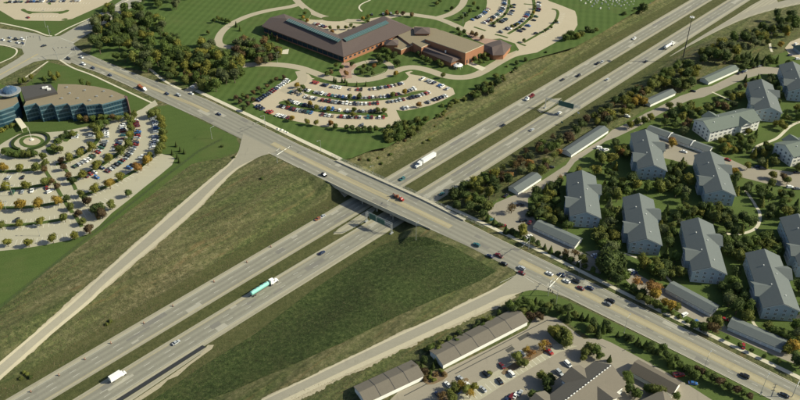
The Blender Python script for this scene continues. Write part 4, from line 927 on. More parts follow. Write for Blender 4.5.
# ---- school buildings
def school():
    c = at(330, 50, 0); r = empty('school_building', (c.x, c.y, 0)); tag(r, 'wide V-shaped school building with purple-brown roof and teal skylight strips', 'building')
    def V(x, y, z): p = at(x, y, z); return (p.x - c.x, p.y - c.y, z)
    W1 = [V(261.5, 26, 6.5), V(343.5, 57, 6.5), V(341.5, 40, 12), V(286, 18.5, 12), V(284, 13.8, 9.5), V(337.5, 34.3, 9.5), V(414, 28.5, 6.5), V(389, 19.5, 12), V(384, 15.8, 9.5), V(270, 17.5, 9)]
    # hipped end at the left, ridge along the skylight
    F1 = [(0, 1, 2, 3), (3, 2, 5, 4), (1, 6, 7, 2), (2, 7, 8, 5), (6, 8, 7), (0, 3, 9), (9, 3, 4)]
    b = MB(); b.solid(W1, F1, 6.2); b.build('roof', M_ROOFP, r)
    w1 = [V(263.5, 26.2, 6.2), V(343.5, 56, 6.2), V(412, 28.3, 6.2), V(384.5, 17.2, 6.2), V(337.5, 36.5, 6.2), V(284.5, 16.2, 6.2), V(271, 18.8, 6.2)]
    b = MB(); b.prism([p[:2] for p in w1], 0, 6.2); b.build('wall', M_BRICK, r); FOOT.append([(p[0] + c.x, p[1] + c.y) for p in w1])
    b = MB()
    for a, d in ((V(289, 19.6, 12.1), V(340.5, 40.3, 12.1)), (V(343.5, 39.6, 12.1), V(386, 21.5, 12.1))):
        a, d = Vector(a), Vector(d); u = (d - a).normalized(); n = Vector((-u.y, u.x, 0))
        if n.y > 0: n = -n
        b.loft([[p + n*-.4 + Vector((0, 0, .25)), p + n*-.4 + Vector((0, 0, .9)), p + n*3.4 + Vector((0, 0, .1)), p + n*3.4 + Vector((0, 0, -.9))] for p in (a, d)])
        k = a.copy(); L = (d - a).length
        o = b.build('skylight', M_SKYL, r); b = MB()
        g = MB(); t = 0.
        while t <= L: p = a + u*t; g.cyl(p + n*-.4 + Vector((0, 0, .95)), p + n*3.4 + Vector((0, 0, .15)), .1, n=4); t += 2.5
        g.build('skylight_rib', M_STEEL, o)
    # window strips and columns on the front walls
    for k in range(16):
        a, d = Vector(w1[1]), Vector(w1[2]); p = a + (d - a)*((k + .5)/16); u = (d - a).normalized(); w_ = MB(); w_.box((0, 0, 0), (2.4, .1, 1.6)); o = w_.build('window', M_GLASS, r); o.location = (p.x + u.y*.06, p.y - u.x*.06, 3.2); o.rotation_euler.z = atan2(u.y, u.x)
        a, d = Vector(w1[0]), Vector(w1[1]); p = a + (d - a)*((k + .5)/16); u = (d - a).normalized(); w_ = MB(); w_.box((0, 0, 0), (5.6, .1, 3.6)); o = w_.build('window', M_GLASS, r); o.location = (p.x + u.y*.06, p.y - u.x*.06, 3.0); o.rotation_euler.z = atan2(u.y, u.x)  # left-wing windows oversized: their dark glass stands in for the facade's shade
    LAND.append((c, 'the V-shaped school')); 
    # gymnasium
    g0 = at(450, 50, 0); g = empty('gymnasium', (g0.x, g0.y, 0)); tag(g, 'tall brick gymnasium with flat tan roof beside the V-shaped school', 'building')
    def G(pts, z): return [(at(x, y, z).x - g0.x, at(x, y, z).y - g0.y) for x, y in pts]
    R_ = G([(431.5, 41.5), (465.5, 53), (484, 44.8), (441.5, 30.3), (423, 37.8)], 11)
    R_ = G([(425, 39), (465.5, 53), (484, 44.8), (441.5, 30.3)], 11)
    b = MB(); b.prism(R_, 0, 10.7); b.build('wall', M_BRICK, g); b = MB(); b.prism(R_, 10.7, 11.1, 1, 0); b.build('roof', [M_ROOFT, M_CREAM], g); FOOT.append([(x + g0.x, y + g0.y) for x, y in R_])
    b = MB(); P_ = G([(421, 50), (451, 61.5), (461.5, 57.5), (432, 45)], 5); b.prism(P_, 0, 4.8); b.build('annexe_wall', M_BRICK, g); FOOT.append([(x + g0.x, y + g0.y) for x, y in P_])
    vs = [V2 for V2 in [(*p, 4.9) for p in G([(419.5, 50.2), (451, 63), (463, 58), (432.5, 45)], 4.9)]] + [(*p, 7.4) for p in G([(424, 47.5), (453, 58)], 7.4)]
    b = MB(); b.solid(vs, [(0, 1, 5, 4), (1, 2, 5), (2, 3, 4, 5), (3, 0, 4)], 4.75); b.build('annexe_roof', M_ROOFP, g)
    b = MB(); x, y = G([(445.5, 52)], 7)[0]; b.box((x, y, 7.4), (1.1, 1.1, 1.6)); b.build('roof_unit', M_WHITE, g)
    for k in range(6):
        a, d = Vector((*R_[1], 0)), Vector((*R_[2], 0)); p = a + (d - a)*((k + .7)/6.5); u = (d - a).normalized(); w_ = MB(); w_.box((0, 0, 0), (1.2, .12, 3.)); o = w_.build('window', M_GLASS, g); o.location = (p.x + u.y*.07, p.y - u.x*.07, 2.4); o.rotation_euler.z = atan2(u.y, u.x)
    LAND.append((g0, 'the gymnasium'))
    # linking flat-roofed block
    k0 = at(412, 42, 0); k = empty('link_building', (k0.x, k0.y, 0)); tag(k, 'low flat-roofed brick link block with cream coping between school and gymnasium', 'building')
    def K(pts, z): return [(at(x, y, z).x - k0.x, at(x, y, z).y - k0.y) for x, y in pts]
    for pts, z, mt, nm in (([(398, 35.5), (412, 45.5), (424.5, 41), (429, 39), (442, 31), (436, 28.5), (415.5, 26.2)], 6., M_ROOFT, 'east_block'), ([(384, 44), (400, 36.2), (412.5, 45.5), (401, 50)], 4.5, M_ROOFT, 'low_block'), ([(412, 42), (421.5, 47.5), (431, 43.4), (423, 38.5)], 8.4, M_ROOFT, 'tower')):
        P_ = K(pts, z); b = MB(); b.prism(P_, 0, z - .3); o = b.build(nm, M_BRICK, k); b = MB(); b.prism(P_, z - .3, z + .1, 1, 0); b.build('flat_roof', [mt, M_CREAM], o); FOOT.append([(x + k0.x, y + k0.y) for x, y in P_])
    for cx, cy, wd, z in ((422, 30.5, 7, 8.), (392, 42.5, 5.5, 7.)):
        p = K([(cx, cy)], z)[0]; x, y = p; b = MB(); b.solid([(x - wd, y - wd, z), (x + wd, y - wd, z), (x + wd, y + wd, z), (x - wd, y + wd, z), (x, y, z + 2.6)], [(0, 1, 4), (1, 2, 4), (2, 3, 4), (3, 0, 4)], z - .15); b.build('hipped_roof', M_ROOFP, k); b = MB(); b.box((x, y, z/2 - .1), (wd*1.7, wd*1.7, z)); b.build('pavilion_wall', M_BRICK, k)
    # dark hipped annexe at the right
    d0 = at(498, 52, 0); d = empty('hipped_annexe', (d0.x, d0.y, 0)); tag(d, 'low annexe with dark purple-brown hipped roof right of the gymnasium', 'building')
    def D_(pts, z): return [(at(x, y, z).x - d0.x, at(x, y, z).y - d0.y) for x, y in pts]
    E = D_([(484, 50.5), (493, 55.5), (504, 54.8), (512, 45.3), (500, 39.3), (483.5, 44.5)], 5); E2 = [(x*.9, y*.9) for x, y in E]
    b = MB(); b.prism(E2, 0, 4.9); b.build('wall', M_BRICK, d); tp_ = [(*p, 8.6) for p in D_([(492, 47), (502, 44)], 8.6)]
    b = MB(); b.solid([(*p, 5.) for p in E] + tp_, [(0, 1, 6), (1, 2, 7, 6), (2, 3, 7), (3, 4, 7), (4, 5, 6, 7), (5, 0, 6)], 4.85); b.build('roof', M_ROOFP, d); FOOT.append([(x + d0.x, y + d0.y) for x, y in E])
school()
# clubhouse at the top right edge
p = at(799, 52, 0); r = empty('clubhouse', (p.x, p.y, 0), .2); tag(r, 'small dark green-roofed building inside the loop drive at the right edge', 'building')
b = MB(); b.box((5, 0, 1.8), (16, 10, 3.6)); b.build('wall', M_SIDE, r); b = MB(); b.solid([(-4, -6, 3.6), (14, -6, 3.6), (14, 6, 3.6), (-4, 6, 3.6), (1, 0, 6.5), (9, 0, 6.5)], [(0, 1, 5, 4), (1, 2, 5), (2, 3, 4, 5), (3, 0, 4)], 3.5); b.build('roof', plain('teal_green_roof', (.05, .09, .075)), r); FOOT.append([(p.x + a, p.y + c_) for a, c_ in ((-5, -7), (15, -7), (15, 7), (-5, 7))])

# ================================================================ STREET FURNITURE
def pole_light(px, h_, label, rz=0., arm=2.4, cat='street lamp', grp='lamp posts', two=False, r0=.13):
    p = at(*px); r = empty('street_lamp', p, rz); tag(r, label, cat, grp)
    b = MB(); b.cyl((0, 0, 0), (0, 0, h_), r0, r0*.6, n=8); b.cyl((0, 0, 0), (0, 0, .5), r0*1.9, n=8); b.build('pole', M_POLE, r)
    for sg in ((1, -1) if two else (1,)):
        b = MB(); b.cyl((0, 0, h_ - .1), (sg*arm, 0, h_ + .35), .07, n=6); b.build('arm', M_POLE, r)
        b = MB(); b.box((sg*(arm + .4), 0, h_ + .35), (1.0, .5, .24)); b.build('lamp_head', M_STEEL, r)
    return r
AR = atan2(AD[1], AD[0]); ACR = AR - pi/2       # towards the camera across the arterial
pole_light((321, 151), 9, 'grey lamp post on the lawn beside the sidewalk before the bridge', ACR)
pole_light((373.5, 177), 9.5, 'grey lamp post behind the bridge railing above the freeway', ACR)
pole_light((212, 139), 9, 'grey lamp post in rough grass left of the left ramp junction', ACR + pi)
pole_light((416, 240), 12.5, 'tall dark pole standing in the field below the bridge', ACR + pi, 1.2)
pole_light((387, 213.5), 9.5, 'lamp post on the near bridge parapet above the sign gantry', ACR + pi)
pole_light((579, 273), 10, 'lamp post beside the sidewalk right of the signal junction', ACR)
pole_light((624, 333), 11, 'lamp post on the grass strip below the arterial among conifers', ACR + pi)
pole_light((703, 372), 12, 'lamp post above the maroon shrubs at the lower right', ACR + pi)
pole_light((760, 395), 12, 'lamp post nearest the bottom right corner of the arterial', ACR + pi)
pole_light((46, 27.5), 16, 'lamp post on the lawn above the crossroads corner', 0, 1.5)
pole_light((277.5, 62.5), 9, 'lamp post beside the curved school drive below the trees', 0, 1.2)
pole_light((463, 23.5), 10, 'lamp post left of the upper school lot entrance', 0, 1.2)
pole_light((304, 100), 9, 'lamp post in the island of the lower school lot', 0, 1.2, two=True)
pole_light((509, 14), 9, 'lamp post in the first curved island of the upper school lot', 0, 1.2, two=True)
pole_light((13, 196), 8, 'lamp post at the left edge of the office lot rows', 0, 1.2, two=True); pole_light((7, 212), 8, 'lamp post lowest in the office lot', 0, 1.2, two=True)
pole_light((40, 236), 8, 'lamp post in the bottom aisle of the office lot', 0, 1.2, two=True); pole_light((100, 190), 8, 'lamp post in the empty lower-right aisle of the office lot', 0, 1.2, two=True)
p = at(683, 57.5); r = empty('high_mast_light', p); tag(r, 'very tall mast with a ring of floodlights beside the freeway', 'light mast')
b = MB(); b.cyl((0, 0, 0), (0, 0, 37), .5, .18, n=10); b.build('mast', M_DARKM, r)
b = MB(); b.cyl((0, 0, 36.4), (0, 0, 36.8), 1.0, n=12); b.build('ring', M_STEEL, r)
for k in range(6): b = MB(); b.box((1.5*cos(k*pi/3), 1.5*sin(k*pi/3), 36.5), (.9, .9, .5), k*pi/3); b.build('floodlight', M_WHITE, r)
p = at(32, 140); r = empty('flagpole', p); tag(r, 'white flagpole in the middle of the round drive before the office building', 'flagpole'); b = MB(); b.cyl((0, 0, .2), (0, 0, 11), .12, .06); b.build('pole', M_WHITE, r); b = MB(); b.cyl((0, 0, .2), (0, 0, .8), 1.4, 1.2, n=12); b.build('base', M_STONE, r)
def signal(px, rz, arm, label, h_=7.):
    p = at(*px); r = empty('traffic_signal', p, rz); tag(r, label, 'traffic signal', 'mast-arm traffic signals')
    b = MB(); b.cyl((0, 0, 0), (0, 0, h_ + 3), .2, .12, n=8); b.build('pole', M_STEEL, r)
    b = MB(); b.cyl((0, 0, h_ - .5), (arm, 0, h_ + .4), .15, .07, n=6); b.build('mast_arm', M_STEEL, r)
    b = MB(); b.cyl((0, 0, h_ + 2.8), (2.8, 0, h_ + 3.3), .07, n=6); b.box((3.2, 0, h_ + 3.3), (1., .45, .22)); b.build('lamp_arm', M_STEEL, r)
    for k in (.5, .75, .98):
        b = MB(); b.box((arm*k, 0, h_ - .35 + .9*k), (.3, .3, .95)); o = b.build('signal_head', M_DARKM, r)
        b = MB(); b.box((arm*k, .0, h_ - .35 + .9*k), (.5, .06, 1.15)); b.build('backplate', M_DARKM, o)
signal((265.5, 127), ACR, 11, 'traffic signal on the school-side sidewalk with its arm over the left junction')
signal((277.5, 163), ACR + pi, 13, 'traffic signal on the near side of the left ramp junction')
signal((528.5, 249.5), ACR, 9, 'traffic signal by the hedge with its arm over the right junction')
signal((548, 296), ACR + pi, 13, 'traffic signal on the grass corner below the right junction')
signal((556, 304), ACR - pi/2, 6, 'short-armed traffic signal beside the conifers of the right junction')
signal((792, 397), ACR + pi, 10, 'traffic signal at the lower right corner over the arterial')
signal((50, 36), -1.0, 11, 'traffic signal at the upper corner of the crossroads'); signal((76, 54), pi + .3, 13, 'traffic signal on the tree-side corner of the crossroads'); signal((58, 60), 2.2, 8, 'traffic signal on the near lawn corner of the crossroads'); signal((22, 47), .6, 9, 'traffic signal by the queue at the crossroads')
# ---- sign gantries
def gantry(a, b_, h_, label, panels, cant=False):
    A, B = at(*a, FZ), at(*b_, FZ); d = B - A; L = d.length; rz = atan2(d.y, d.x); r = empty('sign_gantry', A, rz); tag(r, label, 'sign gantry', 'freeway sign gantries')
    for x in ((0, L) if not cant else (0,)):
        b = MB()
        for y in (-.8, .8): b.cyl((x, y, 0), (x, y, h_ + 1.4), .16, n=6)
        k = 0.
        while k < h_: b.cyl((x, -.8, k), (x, .8, k + 1.2), .07, n=4); b.cyl((x, .8, k), (x, -.8, k + 1.2), .07, n=4); k += 1.2
        b.box((x, 0, .3), (1.2, 2.6, .6)); b.build('tower', M_STEEL, r)
    b = MB()
    for y in (-.8, .8):
        for z in (0, 1.4): b.cyl((0, y, h_ + z), (L, y, h_ + z), .1, n=5)
    n = int(L/1.5)
    for k in range(n):
        x0, x1 = L*k/n, L*(k+1)/n
        for y in (-.8, .8): b.cyl((x0, y, h_), (x1, y, h_ + 1.4), .06, n=4)
        b.cyl((x0, -.8, h_ + 1.4), (x1, .8, h_ + 1.4), .06, n=4); b.cyl((x0, -.8, h_), (x1, .8, h_), .06, n=4)
    b.build('truss', M_STEEL, r)
    for x0, x1, z0, z1 in panels:
        b = MB(); b.box(((x0 + x1)/2, -1.05, (z0 + z1)/2), (x1 - x0, .16, z1 - z0)); o = b.build('sign_panel', M_SIGN, r)
        b = MB()
        for z in (z0 + .12, z1 - .12): b.box(((x0 + x1)/2, -1.145, z), (x1 - x0 - .2, .02, .1))
        for x in (x0 + .12, x1 - .12): b.box((x, -1.145, (z0 + z1)/2), (.1, .02, z1 - z0 - .3))
        b.build('sign_border', M_PAINTW, o)
gantry((366.5, 221.5), (391.5, 233.5), 6.2, 'steel truss sign gantry with teal-green panels just below the overpass', [(3.2, 8.6, 4.6, 9.0), (9.4, 15.5, 4.8, 8.4)])
gantry((545, 108), (579, 117), 7.5, 'cantilever sign gantry with one long dark-green panel over the far carriageway', [(10.5, 22.6, 6., 10.2)], True)
for px, lb in (((561.5, 125), 'small green roadside sign on the verge below the far gantry'), ((578, 115.5), 'small pale roadside cabinet on the verge right of the far gantry')):
    p = at(*px); r = empty('roadside_sign', p, atan2(FD[1], FD[0]) - pi/2); tag(r, lb, 'road sign'); b = MB(); b.cyl((0, 0, 0), (0, 0, 2.2), .06); b.build('post', M_STEEL, r); b = MB(); b.box((0, 0, 2.4), (1.8, .08, 1.3)); b.build('panel', M_SIGN if 'green' in lb else M_WHITE, r)
# paved crash-cushion islands and guard rails in the median
def guard(px, label):
    P_ = smooth([p for p in PLg(px)]); r = empty('guard_rail', P_[0]); tag(r, label, 'guard rail', 'median guard rails'); b = MB(); o = P_[0]
    for a, c in zip(P_, P_[1:]): b.loft([[(q.x - o.x - .05, q.y - o.y, q.z - o.z + .45), (q.x - o.x + .05, q.y - o.y, q.z - o.z + .45), (q.x - o.x + .05, q.y - o.y, q.z - o.z + .8), (q.x - o.x - .05, q.y - o.y, q.z - o.z + .8)] for q in (a, c)])
    b.build('rail', M_STEEL, r); R_ = resample([tuple(p) for p in P_], 2.5); pm = None
    for q in R_[:90]:
        if pm is None: b = MB(); b.box((0, 0, .4), (.15, .15, .8)); pm = b.mesh('post', M_STEEL)
        o_ = mesh_obj('post', pm, r); o_.location = q - P_[0]
guard([(334, 233), (342, 233.5), (352, 229.5), (366, 221)], 'curved guard rail in the median just below the bridge gantry')
guard([(538, 110), (541, 112.5), (548, 110), (562, 100.5)], 'curved guard rail around the far gantry foot')
b = MB(); b.flat([(q.x, q.y) for q in PL([(333, 234.5), (338, 229), (372, 207), (378, 207), (366, 219), (352, 229), (342, 234)], FZ)], FZ + .04); tag(b.build('median_paving', M_SHOULD), kind='structure')
b = MB(); b.flat([(q.x, q.y) for q in PL([(537, 110), (545, 103.5), (552, 99), (562, 98), (549, 109), (541, 113)], FZ)], FZ + .04); tag(b.build('median_paving', M_SHOULD), kind='structure')
# ---- construction drums along the shoulder
dr = None
for k, px in enumerate([(31, 392), (59, 375.5), (85, 359.5), (111, 343.5), (144, 323.5), (173, 306.3), (214, 282), (247, 262.5), (271, 247)]):
    p = at(px[0], px[1], FZ)
    if dr is None:
        dr = empty('traffic_drum', p); b = MB(); b.cyl((0, 0, .1), (0, 0, 1.1), .36, .3, n=12); b.build('barrel', M_ORANGE, dr); b = MB(); b.cyl((0, 0, 0), (0, 0, .1), .55, n=12); b.build('base', M_TYRE, dr)
        for z in (.45, .8): b = MB(); b.cyl((0, 0, z), (0, 0, z + .14), .355, .345, n=12); b.build('reflective_band', M_PAINTW, dr)
        o = dr
    else: o = copy_tree(dr)
    o.location = p + Vector((0, 0, .05)); reg(o, 'orange traffic drum', 'on the outer shoulder of the upper carriageway', 'traffic drum', 'drums along the freeway shoulder')
# ---- chain-link right-of-way fence at the left and fence behind the brown garages
def fence(px, label, h_=1.8, step=3., m=None):
    P_ = resample([tuple(p) for p in PLg(px)], step); P_ = [Vector((p.x, p.y, hgt(p.x, p.y))) for p in P_]; r = empty('fence', P_[0]); tag(r, label, 'fence'); o = P_[0]; b = MB()
    for a, c in zip(P_, P_[1:]):
        a, c = a - o, c - o
        for z in (.1, h_*.5, h_): b.cyl(a + Vector((0, 0, z)), c + Vector((0, 0, z)), .03, n=4)
        for k in range(8): q = a + (c - a)*k/8; e = a + (c - a)*(k + 1)/8; b.cyl(q + Vector((0, 0, .1)), e + Vector((0, 0, h_)), .008, n=3, caps=False); b.cyl(e + Vector((0, 0, .1)), q + Vector((0, 0, h_)), .008, n=3, caps=False)
    b.build('wire_mesh', m or M_DARKM, r); pb = MB(); pb.cyl((0, 0, 0), (0, 0, h_ + .1), .045, n=6); pm = pb.mesh('post', m or M_DARKM)
    for q in P_[::max(1, len(P_)//90)]: o_ = mesh_obj('post', pm, r); o_.location = q - o
fence([(222, 140), (200, 151.5), (165, 178), (137, 200.5), (100, 229.5), (50, 269.5), (10, 301), (0, 309), (-40, 340)], 'long chain-link fence between mown lawn and rough grass at the left')
fence([(352, 402), (400, 372), (437, 349), (470, 330), (498, 315), (510, 311)], 'grey fence behind the long brown-roofed garage', 2.2)
# ---- small things on the lawns
p = at(458, 68); r = empty('round_shelter', p); tag(r, 'white round-topped shelter on the grass below the gymnasium', 'shelter')
b = MB(); n = 12; b.loft([[(4*q*cos(2*pi*k/n), 4*q*sin(2*pi*k/n), z) for k in range(n)] for q, z in ((1., 2.7), (.62, 3.5), (.3, 3.7))]); b.build('canopy', M_WHITE, r)
b = MB(); b.cyl((0, 0, 3.65), (0, 0, 3.95), 1.1, n=12); b.build('opening', M_DARKM, r)
for k in range(6): b = MB(); b.cyl((3.3*cos(k*pi/3), 3.3*sin(k*pi/3), 0), (3.3*cos(k*pi/3), 3.3*sin(k*pi/3), 2.8), .16); b.build('leg', M_WHITE, r)
def boulder(px, s_, name, look, place, cat, grp, m=None):
    p = at(*px); bm = bmesh.new(); bmesh.ops.create_icosphere(bm, subdivisions=2, radius=1.)
    rr = random.Random(int(px[0]*13 + px[1]*7))
    for v in bm.verts: v.co = Vector((v.co.x*s_[0], v.co.y*s_[1], max(-.2, v.co.z)*s_[2])) * rr.uniform(.82, 1.12)
    me = bpy.data.meshes.new(name); bm.to_mesh(me); bm.free(); me.materials.append(m or M_STONE); o = mesh_obj(name, me); o.location = p; o.rotation_euler.z = rr.uniform(0, 3); reg(o, look, place, cat, grp)
for px, s_ in (((278, 129.3), (1.3, .9, 1.)), ((281.6, 130.3), (1.5, 1.0, 1.1)), ((284.8, 131.6), (1.4, .9, .7)), ((287.4, 132.8), (1.0, .8, .9))): boulder(px, s_, 'boulder', 'white stone block', 'in a short line on the school lawn', 'stone', 'white stones on the school lawn')
rr = random.Random(3); gm = None
hb = MB(); hb.box((0, 0, .45), (.75, .3, .9)); hb.box((0, 0, .08), (1., .5, .16)); gm = hb.mesh('grave_marker', M_STONE)
HP = [(597, 3.2), (605, 1.6), (602, 4.1), (592, .6), (615, 6.3), (621, 7), (625, .8), (617, 3), (619, 1), (631, 2.6), (629, 6.2), (613, 2), (609, 8.8), (625.5, 9.6), (630, 9.2), (635, 7.6), (638, 5.3), (634, 2), (643, 3.6), (645, 6.5), (641, 1), (636, 4), (619, 4.5), (612, 4.8), (581, .8), (585.5, 3.8), (590.5, 2.6), (592, 6.8), (600.5, 8.8), (598, 1), (606, 3), (627, 4), (622, 2.4), (616, .8), (610, .5), (639, 8), (647, 1.5), (633, 5.6), (594, 4.6), (588, .5), (603, .4), (624, 5.6), (608, 5.2), (595.5, 1.9), (641, 2.7), (650, 3.4)]
for px in HP:
    o = mesh_obj('grave_marker', gm); o.location = at(*px); o.scale = (rr.uniform(1.0, 1.9),)*3; o.rotation_euler.z = rr.uniform(-.3, .3); reg(o, ('larger' if o.scale[0] > 1.45 else 'smaller') + ' white stone marker', 'in the %s row of the top field' % ('front' if px[1] > 5.5 else 'middle' if px[1] > 2.6 else 'back'), 'stone marker', 'white stone markers at the top edge')

# ================================================================ VEHICLES
def car_profile(kind):
    # (x, half width, z bottom, z shoulder) stations of the lower body; cabin (x0,x1 base; x2,x3 top), cabin base z, top z
    if kind == 'suv': return [(-2.35, .84, .42, .95), (-2.25, .93, .32, 1.08), (-1.0, .95, .28, 1.1), (.9, .95, .28, 1.08), (1.9, .92, .3, 1.0), (2.3, .80, .42, .82)], (-2.25, 1.05, -2.0, .45, 1.06, 1.72, .80)
    if kind == 'minivan': return [(-2.4, .86, .4, .95), (-2.3, .95, .3, 1.08), (-1.0, .97, .26, 1.1), (1.1, .97, .26, 1.06), (2.0, .92, .3, .9), (2.4, .78, .4, .72)], (-2.3, 1.7, -2.1, .8, 1.04, 1.75, .80)
    if kind == 'pickup': return [(-2.75, .88, .5, 1.0), (-2.65, .95, .38, 1.08), (-.6, .97, .34, 1.1), (1.1, .97, .34, 1.12), (2.2, .95, .36, 1.06), (2.65, .84, .46, .85)], (-.75, 1.35, -.55, .75, 1.08, 1.78, .80)
    return [(-2.25, .78, .42, .82), (-2.1, .88, .3, .92), (-.9, .91, .26, .95), (.8, .91, .26, .93), (1.8, .87, .28, .84), (2.25, .74, .38, .66)], (-1.75, 1.15, -1.1, .35, .9, 1.4, .68)
def car_meshes(kind):
    st, (x0, x1, x2, x3, zb, zt, tw) = car_profile(kind)
    body = MB(); body.loft([[(x, -w_, z0), (x, w_, z0), (x, w_*1.0, (z0 + z1)/2), (x, w_*.90, z1), (x, -w_*.90, z1), (x, -w_, (z0 + z1)/2)] for x, w_, z0, z1 in st])
    body.loft([[(x2, -tw, zt - .04), (x2, tw, zt - .04), (x2 + .06, tw*.94, zt + .03), (x2 + .06, -tw*.94, zt + .03)], [(x3, -tw, zt - .04), (x3, tw, zt - .04), (x3 - .06, tw*.94, zt + .03), (x3 - .06, -tw*.94, zt + .03)]])
    if kind == 'pickup': body.box((-1.7, .0, 1.085), (1.7, 1.5, .02), m=1)
    gl = MB(); i = 0
    gl.loft([[(x0, -.84, zb - .05), (x0, .84, zb - .05), (x1, .84, zb - .05), (x1, -.84, zb - .05)], [(x2, -tw, zt - .03), (x2, tw, zt - .03), (x3, tw, zt - .03), (x3, -tw, zt - .03)]])
    wh = MB(); R = .36 if kind in ('suv', 'pickup') else .32; wh.cyl((0, -.11, 0), (0, .11, 0), R, n=14, m=0); wh.cyl((0, -.118, 0), (0, .118, 0), R*.6, n=10, m=1)
    wx = (1.35, -1.35) if kind != 'pickup' else (1.65, -1.65)
    l = MB(); l.box((0, 0, 0), (.12, .36, .16)); t = MB(); t.box((0, 0, 0), (.1, .3, .16))
    allm = MB()
    for src, mo in ((body, 0), (gl, 1)):
        k = len(allm.v); allm.v += src.v; allm.f += [tuple(q + k for q in f_) for f_ in src.f]; allm.m += [mo if src is gl or m_ == 0 else 2 for m_ in src.m]
    for x in wx:
        for y in (-.82, .82): allm.cyl((x, y - .11, R), (x, y + .11, R), R, n=8, m=2)
    end = st[-1][0]; rear = st[0][0]
    for y in (-.55, .55): allm.box((end - .06, y, .66), (.14, .34, .14), m=3); allm.box((rear + .04, y, .78), (.12, .3, .14), m=4)
    return dict(body=body.mesh('body', [PAINT['white'], M_DARKM]), glass=gl.mesh('windows', M_GLASS), wheel=wh.mesh('wheel', [M_TYRE, M_RIM]), head=l.mesh('headlight', M_LAMP), tail=t.mesh('tail_light', M_TAIL), wx=wx, R=R, st=st, whole=allm.mesh('parked_car', [PAINT['white'], M_GLASS, M_TYRE, M_LAMP, M_TAIL]), mb=allm)
CM = {k: car_meshes(k) for k in ('sedan', 'suv', 'minivan', 'pickup')}
def paint(o, col): o.material_slots[0].link = 'OBJECT'; o.material_slots[0].material = PAINT[col]
def heading_of(px, d): a = at(*px); return a
def car(kind, col, loc, rz, parts=True, name=None, z=0.):
    K = CM[kind]
    if not parts:
        o = mesh_obj(name or 'parked_car', K['whole']); o.location = loc; o.rotation_euler = (0, 0, rz); paint(o, col); return o
    r = empty(name or kind_name(kind), loc, rz); b = mesh_obj('body', K['body'], r); paint(b, col); mesh_obj('windows', K['glass'], r)
    for x in K['wx']:
        for y in (-.84, .84): w_ = mesh_obj('wheel', K['wheel'], r); w_.location = (x, y, K['R'])
    for y in (-.56, .56):
        h_ = mesh_obj('headlight', K['head'], r); h_.location = (K['st'][-1][0] - .1, y, .7); t = mesh_obj('tail_light', K['tail'], r); t.location = (K['st'][0][0] + .05, y, .8)
    return r
def kind_name(k): return {'sedan': 'car', 'suv': 'sport_utility_car', 'minivan': 'minivan', 'pickup': 'pickup_truck'}[k]
NE = atan2(FD[1], FD[0]); SWd = NE + pi; SE = AR; NW = AR + pi
def on_fwy(px): p = at(px[0], px[1] + 0.3, FZ + .7); return Vector((p.x, p.y, FZ + .06))
def on_art(px): p = at(px[0], px[1], .7); return Vector((p.x, p.y, .11))
